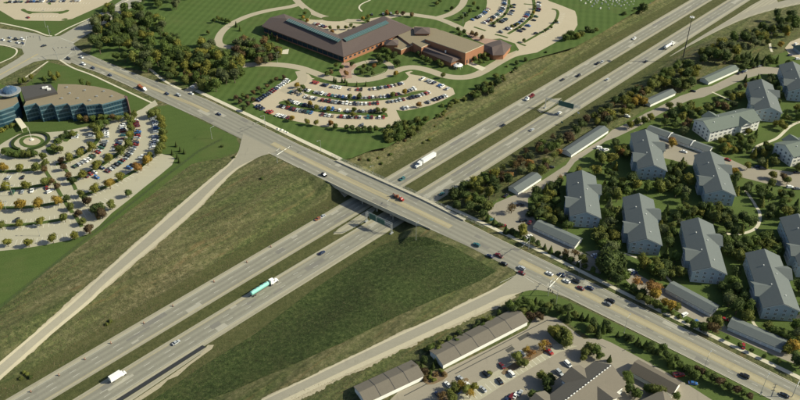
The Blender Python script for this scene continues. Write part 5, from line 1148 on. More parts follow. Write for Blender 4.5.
RC = [ # freeway
 ('sedan', 'silver', (176, 342), NE, 1, 'silver-white car in the right carriageway above the black asphalt strip'), ('sedan', 'navy', (322, 252.3), NE, 1, 'dark blue car heading for the overpass, alone in its carriageway'),
 ('suv', 'teal', (402.3, 178.6), SWd, 1, 'dark green car just beyond the bridge ahead of the white semi'), ('sedan', 'teal', (442, 193.3), NE, 1, 'teal car leaving the bridge on the far side'),
 ('sedan', 'black', (503, 125), SWd, 1, 'dark car between the flatbed truck and the white semi'), ('sedan', 'silver', (532, 129.3), NE, 1, 'silver car before the cantilever sign gantry'), ('suv', 'white', (559.5, 112.6), NE, 1, 'white car passing under the shadow of the cantilever gantry'),
 ('sedan', 'black', (562.5, 79.3), SWd, 1, 'first of two black cars above the cantilever gantry, lower left one'), ('suv', 'black', (578.5, 75.3), SWd, 1, 'second of two black cars above the cantilever gantry, upper right one'), ('suv', 'black', (597.5, 63.2), SWd, 1, 'black utility car following the two black cars'),
 ('sedan', 'silver', (602, 61.4), SWd, 1, 'silver car beside the black utility car near the grass slope'), ('suv', 'white', (634.3, 38.3), SWd, 1, 'white car on the upper carriageway below the small evergreens'), ('sedan', 'black', (646, 61), NE, 1, 'black car just behind the white tank truck'), ('sedan', 'silver', (607.5, 79), NE, 1, 'pale car low in the right carriageway left of the autumn trees'),
 ('sedan', 'silver', (322.5, 216), SWd, 1, 'silver car stopped on the shoulder next to an orange car below the bridge'), ('sedan', 'orange', (317.8, 218.3), SWd, 1, 'orange car on the shoulder just below the silver car by the bridge'),
 # arterial
 ('suv', 'black', (324, 175), SE, 0, 'black car on the near lanes at the left end of the bridge'), ('sedan', 'navy', (219, 114), SE, 0, 'dark car approaching the left junction on the far lanes'),
 ('suv', 'teal', (476.5, 244.8), NW, 0, 'dark green utility car right of the bridge, nearest it'), ('sedan', 'navy', (490, 256), NW, 0, 'blue car left of the lower right junction on the kerb lane'), ('pickup', 'maroon', (499, 255.5), NW, 0, 'dark red pickup beside the blue car near the right junction'),
 ('sedan', 'black', (504, 263.5), NW, 0, 'black car at the stop line of the right junction'), ('suv', 'silver', (521.5, 268), NW, 0, 'silver car crossing the right junction'), ('sedan', 'maroon', (521.5, 272.8), NW, 0, 'dark red car on the near side crossing the right junction'),
 ('sedan', 'white', (549.5, 273.4), NW, 0, 'white car with blue sheen waiting right of the junction'), ('sedan', 'navy', (562, 274.8), NW, 0, 'navy car behind the first white car right of the junction'), ('sedan', 'white', (566.5, 281), NW, 0, 'second white car in the queue right of the junction'),
 ('suv', 'black', (576, 281), NW, 0, 'black car upper lane in the queue right of the junction'), ('sedan', 'maroon', (580.5, 288), NW, 0, 'dark maroon car on the near lane of the queue'), ('sedan', 'navy', (590, 287.8), NW, 0, 'last dark car in the queue right of the junction'),
 ('suv', 'black', (610.5, 300.8), NW, 0, 'black utility car right of the queue, upper of a pair'), ('sedan', 'grey', (607.5, 303.6), NW, 0, 'dark grey car right of the queue, lower of a pair'), ('suv', 'black', (744.5, 375.8), NW, 0, 'black utility car low at the right, opposite the small sidewalk trees'), ('sedan', 'black', (784.5, 395), NW, 0, 'black car nearest the bottom right corner'),
 ('sedan', 'black', (44, 45.6), .6, 0, 'dark car in the middle of the crossroads'), ('sedan', 'white', (81.5, 57), SE, 0, 'white car in the tree shade right of the crossroads'), ('suv', 'white', (83.5, 64), SE, 0, 'white car below the shade right of the crossroads'), ('sedan', 'navy', (93, 67.8), SE, 0, 'navy car in the near lane below the wood'), ('suv', 'black', (68.5, 58.5), SE, 0, 'black car leaving the crossroads towards the bridge'), ('sedan', 'navy', (110, 75), SE, 0, 'dark blue car on the near lane left of the orange truck'),
 ('sedan', 'navy', (167, 93.6), SE, 0, 'dark car right of the flatbed truck above the office lot'), ('suv', 'silver', (178.5, 95), SE, 0, 'silver car next to the school drive entrance'), ('suv', 'white', (192.5, 87), 2.6, 0, 'white van turning at the school drive entrance'), ('sedan', 'white', (191.5, 93.3), SE, 0, 'white car below the school drive entrance'),
 ('sedan', 'white', (3, 39.5), SE, 0, 'white car farthest left in the crossroads queue'), ('sedan', 'silver', (10, 37.4), SE, 0, 'silver car in the upper row of the crossroads queue'), ('suv', 'black', (16, 39.2), SE, 0, 'black utility car in the middle of the crossroads queue'), ('sedan', 'white', (18, 42.4), SE, 0, 'white car in the lower row of the crossroads queue'), ('suv', 'white', (22.5, 39), SE, 0, 'white utility car at the stop line of the queue'), ('sedan', 'navy', (22.5, 43), SE, 0, 'dark car at the stop line, lower lane of the queue'), ('sedan', 'silver', (10, 41), SE, 0, 'silver car in the lower row of the crossroads queue'), ('sedan', 'red', (28, 17.2), NW, 0, 'lone dark red car at the lower edge of the top-left lot')]
for kd, col, px, rz, fwy, lb in RC:
    p = on_fwy(px) if fwy else on_art(px); o = car(kd, col, p, rz); tag(o, lb, {'pickup': 'pickup truck', 'suv': 'car', 'sedan': 'car', 'minivan': 'van'}[kd], 'cars on the roads')
def wheels(r, xs, w_=1.05, R=.5, dual=False):
    m = MB(); m.cyl((0, -.15, 0), (0, .15, 0), R, n=14, m=0); m.cyl((0, -.16, 0), (0, .16, 0), R*.5, n=8, m=1); me = m.mesh('wheel', [M_TYRE, M_RIM])
    for x in xs:
        for y in (-w_, w_): o = mesh_obj('wheel', me, r); o.location = (x, y, R)
def tractor(r, x, col, sleeper=True):
    b = MB()
    b.loft([[(x - (3.3 if sleeper else 2.0), -1.2, 1.0), (x - (3.3 if sleeper else 2.0), 1.2, 1.0), (x - (3.3 if sleeper else 2.0), 1.2, 3.7), (x - (3.3 if sleeper else 2.0), -1.2, 3.7)], [(x - .6, -1.2, 1.), (x - .6, 1.2, 1.), (x - .6, 1.15, 3.3), (x - .6, -1.15, 3.3)], [(x, -1.15, 1.), (x, 1.15, 1.), (x - .1, 1.1, 2.2), (x - .1, -1.1, 2.2)]])
    b.loft([[(x - .1, -1.05, .8), (x - .1, 1.05, .8), (x - .1, 1.0, 2.15), (x - .1, -1.0, 2.15)], [(x + 1.9, -.9, .8), (x + 1.9, .9, .8), (x + 1.85, .8, 1.75), (x + 1.85, -.8, 1.75)]])
    b.box((x + 1.95, 0, .7), (.3, 2.3, .5)); b.build('cab', PAINT[col], r)
    b = MB(); b.box((x - .25, 0, 2.75), (.12, 2.0, .75)); 
    for y in (-1.2, 1.2): b.box((x - 1.0, y, 2.6), (.8, .06, .7))
    b.build('windscreen', M_GLASS, r)
    for y in (-1.12, 1.12): b = MB(); b.cyl((x - 3.4, y, 1.2), (x - 3.4, y, 4.0), .09); b.build('exhaust_stack', M_STEEL, r); b = MB(); b.cyl((x - 2.6, y, .85), (x - 1.4, y, .85), .33, n=12); b.build('fuel_tank', M_STEEL, r)
def semi(px, rz, label, col='white', tank=False, fwy=True, L=15.):
    p = on_fwy(px); r = empty('semi_truck', p, rz); tag(r, label, 'truck', 'trucks on the freeway'); x0 = -L/2 - 1.5; x1 = x0 + L
    tractor(r, x1 + 4.4, 'white' if tank != 'mint' else 'white')
    b = MB(); b.box(((x0 + x1)/2, 0, 1.0), (L, 1.0, .25)); b.box((x1 + 2.5, 0, .95), (6, .9, .25)); b.build('chassis', M_DARKM, r)
    if tank:
        n = 16; secs = []
        for x, k in ((x0, .55), (x0 + .25, .92), (x0 + .7, 1), (x1 - .7, 1), (x1 - .25, .92), (x1, .55)): secs.append([(x, 1.22*k*cos(2*pi*j/n), 2.45 + 1.3*k*sin(2*pi*j/n)) for j in range(n)])
        b = MB(); b.loft(secs); b.build('tank', PAINT[col], r)
        for k in range(5): b = MB(); x = x0 + L*(k + .5)/5; b.cyl((x, 0, 3.7), (x, 0, 3.95), .35, n=10); b.build('hatch', M_STEEL, r)
    else:
        b = MB(); b.box(((x0 + x1)/2, 0, 2.65), (L, 2.55, 2.8)); bevelled(b, 'trailer', PAINT[col], .06, r)
        b = MB()
        for k in range(12): b.box((x0 + L*(k + .5)/12, 0, 4.06), (.06, 2.5, .03))
        b.build('trailer_roof_bow', M_STEEL, r)
    wheels(r, (x0 + 1.2, x0 + 2.5, x1 + 1.0, x1 + 2.3, x1 + 5.6)); return r
semi((427, 160.5), SWd, 'white semi truck with long white trailer beyond the overpass', L=13.5)
semi((262, 289), NE, 'semi truck with mint-green trailer and white cab below the left field', 'mint', 'mint', L=12.5)
semi((668.5, 46.5), NE, 'white tank truck far up the freeway left of the tall mast', 'white', True, L=11)
def boxtruck(px, rz, label, fwy=True, col='white', L=6.2, hz=2.7, loc=None):
    p = loc or (on_fwy(px) if fwy else on_art(px)); r = empty('box_truck', p, rz); tag(r, label, 'truck')
    b = MB(); b.box((-.9, 0, .9 + hz/2), (L, 2.4, hz)); bevelled(b, 'cargo_box', PAINT[col], .05, r)
    b = MB(); x = L/2 - .9; b.loft([[(x, -1.05, .5), (x, 1.05, .5), (x, 1.0, 2.5), (x, -1.0, 2.5)], [(x + 1.1, -1.05, .5), (x + 1.1, 1.05, .5), (x + .9, .95, 2.35), (x + .9, -.95, 2.35)], [(x + 1.5, -1., .5), (x + 1.5, 1., .5), (x + 1.5, .95, 1.45), (x + 1.5, -.95, 1.45)], [(x + 2.4, -.9, .5), (x + 2.4, .9, .5), (x + 2.35, .85, 1.25), (x + 2.35, -.85, 1.25)]]); b.build('cab', PAINT['white'], r)
    b = MB(); b.loft([[(x + 1.03, -.9, 2.2), (x + 1.03, .9, 2.2), (x + 1.0, .85, 2.3), (x + 1.0, -.85, 2.3)], [(x + 1.55, -.92, 1.5), (x + 1.55, .92, 1.5), (x + 1.5, .92, 1.42), (x + 1.5, -.92, 1.42)]]); b.build('windscreen', M_GLASS, r)
    b = MB(); b.box((-.6, 0, .7), (L + 1, .9, .2)); b.build('chassis', M_DARKM, r); wheels(r, (-L/2 + .8, x + 1.5), .98, .42); return r
boxtruck((117.5, 377), NE, 'white box truck in the lower left of the near carriageway')
def flatbed(px, rz, label, fwy, cab, load):
    p = on_fwy(px) if fwy else on_art(px); r = empty('flatbed_truck', p, rz); tag(r, label, 'truck'); L = 8.
    b = MB(); b.box((-1.6, 0, 1.15), (L, 2.4, .22)); b.build('bed', M_DARKM, r)
    b = MB(); x = L/2 - 1.5; b.loft([[(x, -1.1, .6), (x, 1.1, .6), (x, 1.05, 2.6), (x, -1.05, 2.6)], [(x + 1.4, -1.1, .6), (x + 1.4, 1.1, .6), (x + 1.1, 1.0, 2.5), (x + 1.1, -1.0, 2.5)], [(x + 1.8, -1.05, .6), (x + 1.8, 1.05, .6), (x + 1.8, 1., 1.6), (x + 1.8, -1., 1.6)], [(x + 2.9, -.95, .6), (x + 2.9, .95, .6), (x + 2.85, .9, 1.45), (x + 2.85, -.9, 1.45)]]); b.build('cab', PAINT[cab], r)
    b = MB(); b.box((x + 1.35, 0, 2.05), (.1, 1.8, .6)); b.build('windscreen', M_GLASS, r); wheels(r, (-L/2 + .2, -L/2 + 1.5, x + 1.9), .98, .45)
    if load == 'machine':
        b = MB(); b.box((-1.2, 0, 1.75), (3.2, 1.9, .9)); b.box((-.4, .2, 2.6), (1.3, 1.2, 1.1)); b.build('loaded_machine', PAINT['orange'], r); r.scale = (.85, .85, .85); b = MB(); b.cyl((-2.6, 0, 2.), (-4.6, 0, 3.2), .22); b.cyl((-4.6, 0, 3.2), (-5.2, 0, 1.8), .2); b.build('machine_boom', PAINT['orange'], r)
    else:
        b = MB(); b.box((-1.8, 0, 1.8), (5.8, 2.2, 1.1), taper=.92); b.box((-3.2, 0, 2.6), (2., 2., .6)); b.build('load', PAINT[load], r)
flatbed((398, 198), SE, 'red truck with an orange machine on its back crossing the overpass', False, 'red', 'machine')
flatbed((530, 97.5), SWd, 'flatbed truck with dark red load on the far carriageway shoulder lane', True, 'white', 'maroon')
flatbed((142, 88.5), SE, 'white-cabbed truck with brown load left of the school drive entrance', False, 'white', 'orange')

# ---- parked cars in the lots
CS = []       # (px row place, location, rz, kind, colour)
CW = ['white']*6 + ['silver']*5 + ['grey']*4 + ['black']*5 + ['navy']*3 + ['red']*2 + ['maroon']*2 + ['blue']*2 + ['tan']*2 + ['green', 'teal']
rc = random.Random(11)
def row(place, px, fill=.9, sp=2.8, side=1, cols=None, pal=None, z=.065, jit=.25, skip=()):
    c = resample(smooth([Vector((p.x, p.y, 0)) for p in PL(px, .6)]), .35); acc = sp*.5; i = 0
    for k in range(1, len(c) - 1):
        acc += (c[k] - c[k-1]).length
        if acc >= sp:
            acc = 0.; d = (c[k+1] - c[k-1]).normalized(); i += 1
            if rc.random() > fill or i in skip: continue
            col = cols[i - 1] if cols and i <= len(cols) else rc.choice(pal or CW)
            if col == '-': continue
            rz = atan2(d.y, d.x) + side*pi/2 + (pi if rc.random() < .25 else 0) + rc.uniform(-.03, .03)
            n = Vector((-d.y, d.x, 0)); p = c[k] + n*rc.uniform(-jit, jit); CS.append((place, Vector((p.x, p.y, z)), rz, rc.choice(['sedan']*5 + ['suv']*3 + ['minivan'] + ['pickup']), col))
D_ = ['black', 'navy', 'grey', 'black', 'maroon', 'navy']
row('in the slanting left row of the school lot', [(288.5, 79.5), (280, 86), (268, 94), (256, 102)], .97, 2.6, cols=['white', 'white', 'white', 'white', 'silver', 'white'] , pal=D_ + ['red'])
row('in the lower left edge row of the school lot', [(256, 105.5), (265, 110), (275, 114), (285, 117), (294, 118.5)], .8, 2.9, cols=['navy', 'black', 'navy', '-', 'red', 'red', '-', 'white', 'white', 'silver'])
row('in the topmost row of the school lot', [(312.5, 81.5), (325, 84.8), (338, 87.5), (352, 89), (362, 89.2)], .72, 2.7, cols=['red', 'red', '-', 'black', 'navy', 'white'])
row('in the topmost row of the school lot, right half', [(369, 89.2), (380, 87.8), (391, 86), (403, 83)], .92, 2.7)
row('above the upper island of the school lot', [(304, 89.5), (312, 91.5), (325, 94.2), (343, 96.8), (360, 97.6), (380, 96.8), (391, 95.5), (402, 93), (417, 87.5)], .86, 2.7)
row('below the upper island of the school lot', [(289, 91.5), (300, 94.5), (310, 97.5), (322, 100), (334, 101.8), (348, 103.3), (365, 103.8), (383, 102.6), (402, 99.8), (420, 95.3), (430, 92)], .88, 2.7)
row('above the lower island of the school lot', [(287.5, 100), (299.5, 104), (310, 106), (322, 108), (340, 110.3), (360, 111), (378, 110.6)], .85, 2.7)
row('below the lower island of the school lot', [(276, 104.8), (286, 107), (296, 109.5), (310, 112.5), (331, 115.7), (347, 116.8), (364, 117.2), (385, 117)], .86, 2.7)
row('in the bottom edge row of the school lot', [(325, 123), (340, 124.4), (360, 125), (380, 124)], .18, 2.8)
row('in the lower right edge row of the school lot', [(402, 108.5), (415, 106), (427, 102.5), (440, 97.5), (452.5, 93)], .72, 2.7, cols=['silver', 'white', '-', '-', 'white', '-', '-', 'grey', 'black', 'navy', 'black', 'navy', 'grey', 'white', 'white', 'red', 'maroon', 'maroon', 'red'])
row('in the upper right edge row of the school lot', [(421, 78), (430, 81), (438, 84.5), (449, 89)], .9, 2.7, cols=['white', 'white', 'silver', 'white'])
# upper school lot
row('in the leftmost row of the upper school lot', [(492, 3), (487, 11), (480, 16.5), (470, 20.5)], .7, 2.8); row('left of the first upper school lot island', [(505, -2), (504, 8), (498, 14.5), (484, 23)], .8, 2.8); row('right of the first upper school lot island', [(514, 4), (512, 13), (504, 21), (492, 27)], .4, 2.8)
row('left of the second upper school lot island', [(529, 10), (526, 18), (514, 26), (500, 32.5)], .55, 2.8); row('right of the second upper school lot island', [(539, 2), (538, 15), (528, 27), (512, 35)], .4, 2.8); row('right of the third upper school lot island', [(561, 12), (559, 21), (549, 30.5)], .12, 2.8); CS.append(('alone in the middle of the upper school lot', at(536, 34, .065), .4, 'suv', 'black'))
row('on the plaza drive behind the V-shaped school', [(370, 14.5), (380, 14), (392, 13)], .7, 3.4, cols=['black', 'white', 'black']); row('by the entrance behind the V-shaped school', [(311, 22), (319, 24.5), (328, 27.5)], .8, 3.)
row('along the top edge of the picture in the upper left lot', [(8, 1.8), (30, 1.5), (50, 1), (80, 0.5)], .85, 2.8)
# office lot
row('in the right-hand edge row of the office lot', [(152.5, 116), (156, 124), (156.5, 133), (155.5, 141), (152.5, 148)], .88, 2.8, pal=['blue', 'silver', 'white', 'navy', 'blue', 'silver'])
def offs(k, px, sgn): return [(x, y + sgn) for x, y in px]
row('right of the second office lot tree island', [(134.8, 119.5), (138, 128), (137.5, 137), (134.5, 147), (127, 157), (118, 164.5), (106, 172)], .9, 2.8); row('left of the second office lot tree island', [(123, 124), (123.5, 134), (120, 143), (112.5, 151.5), (104, 160), (92, 167.5)], .72, 2.8)
row('right of the first office lot tree island', [(105.3, 128), (106.3, 137), (103.5, 146), (96, 154), (86, 161), (73, 167)], .93, 2.8); row('left of the first office lot tree island', [(92.5, 133), (89, 143), (80, 149.5)], .35, 2.8)
row('above the third office lot tree island', [(104, 183), (96, 187), (88, 184)], .0); row('beside the golden trees of the office lot', [(145, 155.5), (138, 162), (128, 169)], .7, 2.9)
row('scattered left of the second island below the aisle', [(103.5, 166.5), (95, 172), (85, 176.5)], .7, 2.9); row('in the aisle row right of the dark trees', [(99, 176), (92, 180), (84, 183)], .6, 2.9)
row('below the first tree island on the left', [(2, 177.8), (14, 177.6), (28, 176.6), (42, 175)], .55, 2.8); row('below the second tree island on the left', [(1, 192.5), (20, 191.8), (36, 190), (50, 187.5)], .3, 2.8); row('above the fourth tree island on the left', [(0, 221), (30, 219), (60, 214)], .12, 2.8)
CS.append(('right of the second left island', at(50, 192, .065), .9, 'suv', 'white')); CS.append(('parked by the office round drive', at(75, 138.2, .065), .2, 'minivan', 'white')); CS.append(('below the minivan by the round drive', at(76, 136.2, .065), .2, 'suv', 'silver'))
# apartments
def put(place, lst):
    for x, y, k, c_, rz in lst: CS.append((place, at(x, y, .065 + .6) - Vector((0, 0, .6)), rz, k, c_))
A_ = AR; Bp = AR + pi/2
put('by the lane bend next to the short garage', [(488.5, 208, 'suv', 'white', A_), (506, 195.5, 'sedan', 'black', 1.), (524, 181, 'sedan', 'black', .2)]); 
put('at the freeway end of the apartment lane', [(543, 171.5, 'suv', 'black', 0), (551, 167, 'sedan', 'black', 0), (627, 116, 'suv', 'white', -.6)])
put('in the lot above the hedge near the bridge', [(521, 204.5, 'sedan', 'black', .3), (523, 220.5, 'suv', 'black', .3), (503, 225.5, 'sedan', 'red', .2), (530, 222, 'sedan', 'maroon', 1.), (490, 219.5, 'sedan', 'teal', .3), (514, 204, 'sedan', 'grey', .3), (529, 236, 'sedan', 'white', .6)])
put('right of the signal-junction garage', [(594.5, 255, 'sedan', 'white', .4), (598, 257, 'sedan', 'blue', .4), (601, 260, 'suv', 'silver', .4)])
put('above the orange trees beside the arterial', [(631, 271, 'suv', 'white', .3), (634, 273, 'sedan', 'navy', .3)])
put('beside the middle roadside garage', [(684.5, 314.5, 'suv', 'white', .6), (695, 321.5, 'sedan', 'blue', .6)])
put('by the lowest roadside garage', [(743.5, 345.8, 'sedan', 'red', 1.2), (724.5, 319, 'sedan', 'red', -.4), (799, 340, 'sedan', 'maroon', .5), (703.5, 328.5, 'sedan', 'black', .3)])
put('on the lane right of the triple garage row', [(728, 159.5, 'sedan', 'red', -.7), (758, 166.5, 'sedan', 'navy', 0), (763, 168.5, 'suv', 'black', 0), (797, 172.5, 'sedan', 'black', 0), (790, 187, 'suv', 'white', 0), (797, 188.5, 'sedan', 'grey', 0), (684, 151.5, 'sedan', 'white', -.6), (663, 146, 'sedan', 'black', .3)])
put('at the top of the apartment lane near the evergreens', [(739, 73, 'suv', 'black', .9), (743, 71.5, 'sedan', 'navy', .9), (746, 70.5, 'sedan', 'silver', .9), (755, 67, 'sedan', 'black', .5), (759, 66, 'suv', 'grey', .5), (763, 65, 'sedan', 'black', .5)])
put('on the loop drive at the right edge', [(796, 44, 'suv', 'white', .6), (790, 55, 'sedan', 'navy', .3), (798, 59, 'suv', 'white', .1)])
put('left of the farthest lane bend', [(693, 91, 'sedan', 'black', -.3)]); put('left of the block below the triple row', [(599, 147.5, 'suv', 'white', .3), (602, 149.5, 'sedan', 'silver', .3), (606, 150, 'suv', 'white', .4)])
put('in the lower lot beside the mulch islands', [(448, 384.5, 'sedan', 'white', NE + 1.4), (461, 378.5, 'sedan', 'silver', NE + 1.4), (467, 384.5, 'suv', 'white', NE + 1.4), (457, 390, 'suv', 'blue', NE + 1.4), (438, 394.5, 'sedan', 'navy', NE + 1.4), (486, 374, 'suv', 'black', NE + 1.4), (483, 389, 'sedan', 'silver', NE + 1.4)])
put('in the middle row of the lower lot', [(502, 365.5, 'sedan', 'maroon', NE + 1.2), (522, 353.5, 'suv', 'silver', NE + 1.2), (511.5, 373.5, 'suv', 'white', NE + 1.2), (549, 351.5, 'pickup', 'red', -.9), (500, 381, 'sedan', 'black', NE + 1.2)])
put('next to the large brown-roofed building', [(568, 364, 'minivan', 'white', -1.05), (559.5, 372.5, 'suv', 'silver', -1.0), (515.5, 395, 'sedan', 'white', 1.0), (511.5, 396.5, 'suv', 'maroon', 1.0), (507, 399, 'sedan', 'navy', 1.0), (520, 393, 'sedan', 'silver', 1.0)])
put('beside the dark-roofed garage', [(636, 371, 'minivan', 'white', .5), (679.5, 375, 'pickup', 'red', .2), (693, 383, 'sedan', 'blue', -.2), (677, 374, 'suv', 'maroon', .2)])
CS.sort(key=lambda c: hypot(hypot(c[1].x, c[1].y), CAMH))
n_ind = 0
for k, (place, p, rz, kd, col) in enumerate(CS):
    if k < 240:
        o = car(kd, col, p, rz, parts=(k < 60), name=kind_name(kd) if k < 60 else {'sedan': 'car', 'suv': 'sport_utility_car', 'minivan': 'minivan', 'pickup': 'pickup_truck'}[kd])
        reg(o, '%s %s' % ({'teal': 'dark teal', 'grey': 'dark grey', 'tan': 'beige'}.get(col, col), {'suv': 'utility car', 'sedan': 'car', 'minivan': 'minivan', 'pickup': 'pickup'}[kd]), place, {'pickup': 'pickup truck', 'suv': 'car', 'sedan': 'car', 'minivan': 'van'}[kd], 'cars parked in the lots')
if len(CS) > 240:
    b = MB(); cols = sorted(PAINT); 
    for place, p, rz, kd, col in CS[240:]:
        s_ = CM[kd]['mb']; i = len(b.v); c_, sn = cos(rz), sin(rz); b.v += [(p.x + v[0]*c_ - v[1]*sn, p.y + v[0]*sn + v[1]*c_, p.z + v[2]) for v in s_.v]
        b.f += [tuple(q + i for q in f_) for f_ in s_.f]; b.m += [cols.index(col) if m_ == 0 else len(cols) + m_ - 1 for m_ in s_.m]
    o = b.build('distant_parked_cars', [PAINT[c_] for c_ in cols] + [M_GLASS, M_TYRE, M_LAMP, M_TAIL]); tag(o, 'the remaining parked cars of the far lots', 'cars', kind='stuff')
print('CARS', len(CS), 'ROADCARS', len(RC))

# ================================================================ TREES AND SHRUBS
def crown_mesh(name, kind, seed, nleaf=900):
    r_ = random.Random(seed); b = MB(); tones = []
    lobes = []
    if kind in ('round', 'wide', 'tall', 'loose', 'shrub'):
        a = {'round': (1., 1., .95), 'wide': (1.15, 1.1, .75), 'tall': (.8, .8, 1.25), 'loose': (1., 1., .95), 'shrub': (1., 1., .62)}[kind]
        nl = {'round': 11, 'wide': 12, 'tall': 11, 'loose': 9, 'shrub': 7}[kind]
        for k in range(nl):
            th = r_.uniform(0, 2*pi); ph = r_.uniform(-.8, 1.) ; rr_ = r_.uniform(.38, .68)
            cx, cy, cz = rr_*cos(th)*cos(ph)*a[0], rr_*sin(th)*cos(ph)*a[1], rr_*sin(ph)*a[2]
            lobes.append((cx, cy, cz, r_.uniform(.2, .5), r_.random()))
        lobes.append((0, 0, -.05, .52, .4)); lobes.append((0, 0, .35*a[2], .42, .6))
    for k in range(nleaf):
        if kind == 'cone':
            u = 1 - math.sqrt(r_.random()); z = u*2. - 1.; lay = .75 + .25*math.cos(u*22.); R = (1 - u)*.62*lay + .03; th = r_.uniform(0, 2*pi); R *= r_.uniform(.8, 1.06)
            p = Vector((R*cos(th), R*sin(th), z)); n = Vector((cos(th), sin(th), .35)).normalized(); tone = .35 + .45*r_.random(); s_ = .13
        else:
            L = r_.choice(lobes); d = Vector((r_.gauss(0, 1), r_.gauss(0, 1), r_.gauss(0, 1))).normalized(); q = r_.gauss(.98, .13) if kind != 'loose' else r_.uniform(.4, 1.2)
            p = Vector(L[:3]) + d*L[3]*q; n = (d + Vector((r_.gauss(0, .35), r_.gauss(0, .35), r_.gauss(0, .35)))).normalized(); tone = min(1, max(0, L[4]*.6 + r_.random()*.5)); s_ = {'shrub': .15, 'loose': .08}.get(kind, .102)
        u = n.orthogonal().normalized(); w_ = n.cross(u); t = r_.uniform(0, pi); u, w_ = u*cos(t) + w_*sin(t), w_*cos(t) - u*sin(t); s1 = s_*r_.uniform(.6, 1.3); s2 = s1*r_.uniform(.5, .9)
        b.face([p - u*s1, p - w_*s2 + n*.03, p + u*s1, p + w_*s2 - n*.02]); tones += [tone]*4
    # inner mass of foliage
    if kind != 'loose':
        bm = bmesh.new(); bmesh.ops.create_icosphere(bm, subdivisions=2, radius=1.); i = len(b.v)
        for v in bm.verts:
            if kind == 'cone': u = (v.co.z + 1)/2; R = (1 - u)*.5 + .02; hh = hypot(v.co.x, v.co.y) or 1; b.v.append((v.co.x/hh*R if hh > .01 else 0, v.co.y/hh*R if hh > .01 else 0, v.co.z*.97))
            else:
                d = v.co.normalized(); best = 0
                for L in lobes:
                    c_ = Vector(L[:3]); t = d.dot(c_); q = c_.length_squared - t*t
                    if q < L[3]**2: best = max(best, t + math.sqrt(L[3]**2 - q))
                b.v.append(tuple(d*max(.25, best*.86)))
            tones.append(r_.uniform(.15, .6))
        for f_ in bm.faces: b.f.append(tuple(i + v.index for v in f_.verts)); b.m.append(0)
        bm.free()
    me = b.mesh(name, LEAF['green']); at_ = me.attributes.new('tone', 'FLOAT', 'POINT'); at_.data.foreach_set('value', tones); return me
CR = {k: [crown_mesh('crown', k, 31*i + len(k)*7, nl) for i in range(nv)] for k, nv, nl in (('round', 6, 950), ('wide', 4, 950), ('tall', 4, 950), ('cone', 3, 800), ('loose', 3, 600), ('shrub', 4, 400))}
def trunk_mesh(seed):
    r_ = random.Random(seed); b = MB(); b.cyl((0, 0, 0), (.03, .02, .5), .05, .035, n=7, caps=False)
    for k in range(5): th = k*2*pi/5 + r_.uniform(-.3, .3); b.cyl((.03*.8, .02, .38 + .03*k), (.25*cos(th), .25*sin(th), .72 + r_.uniform(-.05, .1)), .022, .008, n=5, caps=False)
    b.cyl((.03, .02, .5), (0, 0, .85), .035, .01, n=6, caps=False); return b.mesh('trunk', M_TRUNK)
TRK = [trunk_mesh(k) for k in range(3)]
HC = {'round': 1.2, 'wide': 1.05, 'tall': 1.4, 'cone': 1.1, 'loose': 1.35, 'shrub': .5}
TREES = []   # (crown centre ground point, radius, colour, shape, place)
rt = random.Random(5)
def T(x, y, r_, col, shape='round', place=None, hf=None):
    hc = HC[shape]*r_ if hf is None else hf
    p = aab(x, y, hc); TREES.append((p, r_, col, shape, place))
def near_place(p):
    return None
def blocked(p, r_, lanes=True):
    for F in FOOT:
        if inpoly(p.x, p.y, F): return True
        cx = sum(q[0] for q in F)/len(F); cy = sum(q[1] for q in F)/len(F)
        for a in range(8):
            if inpoly(p.x + .75*r_*cos(a*pi/4), p.y + .75*r_*sin(a*pi/4), F): return True
    return False
PAVE = [[tuple(q.xy) for q in PL(pp)] for pp in (
 [(487, 213), (496, 203), (512, 196), (524, 192), (546, 178), (566, 165), (571, 158), (604, 138), (612, 130), (630, 122), (646, 113), (655, 109), (680, 96), (692, 92), (701, 88), (712, 86), (740, 72), (760, 66.5), (785, 68), (805, 72), (850, 85), (850, 93), (800, 80), (775, 74), (762, 74), (742, 80), (722, 89), (704, 97), (690, 100), (672, 108), (660, 114), (648, 121), (636, 128), (617, 137), (606, 141), (590, 152), (575, 162), (566, 174), (552, 184), (540, 191), (528, 198), (528, 207), (534, 218), (540, 228), (575, 249), (590, 256), (602, 258), (606, 266), (600, 274), (586, 270), (560, 257), (530, 240), (503, 226)],
 [(634, 132), (645, 130), (668, 141), (690, 150), (712, 155), (726, 157.5), (745, 166), (765, 168.5), (800, 173), (850, 178), (850, 189), (800, 189), (768, 184), (744, 178), (725, 172), (706, 168), (690, 165), (672, 160), (655, 156), (640, 146)],
 [(622, 276), (634, 272), (650, 281), (668, 290.5), (690, 302), (708, 313), (720, 318), (727, 328), (760, 341), (783, 352), (800, 356), (850, 368), (850, 384), (800, 366), (782, 359), (755, 347), (725, 333), (700, 322), (680, 313), (655, 299), (635, 289)],
 [(440, 372), (486, 350), (527, 329), (534, 318), (545, 315.5), (556, 318), (571, 329), (584, 339), (600, 338), (612, 343), (640, 358), (664, 371), (690, 386), (712, 400), (740, 420), (340, 450), (398, 392)],
 [(785, 48), (790, 42), (800, 38), (830, 36), (830, 62), (806, 60), (790, 56)])]
def paved(p):
    if any(inpoly(p.x, p.y, P_) for P_ in PAVE): return True
    s, d = ar(p.x, p.y)
    if up(s) - 6.5 < d < lo(s) + 2.5: return True
    return False
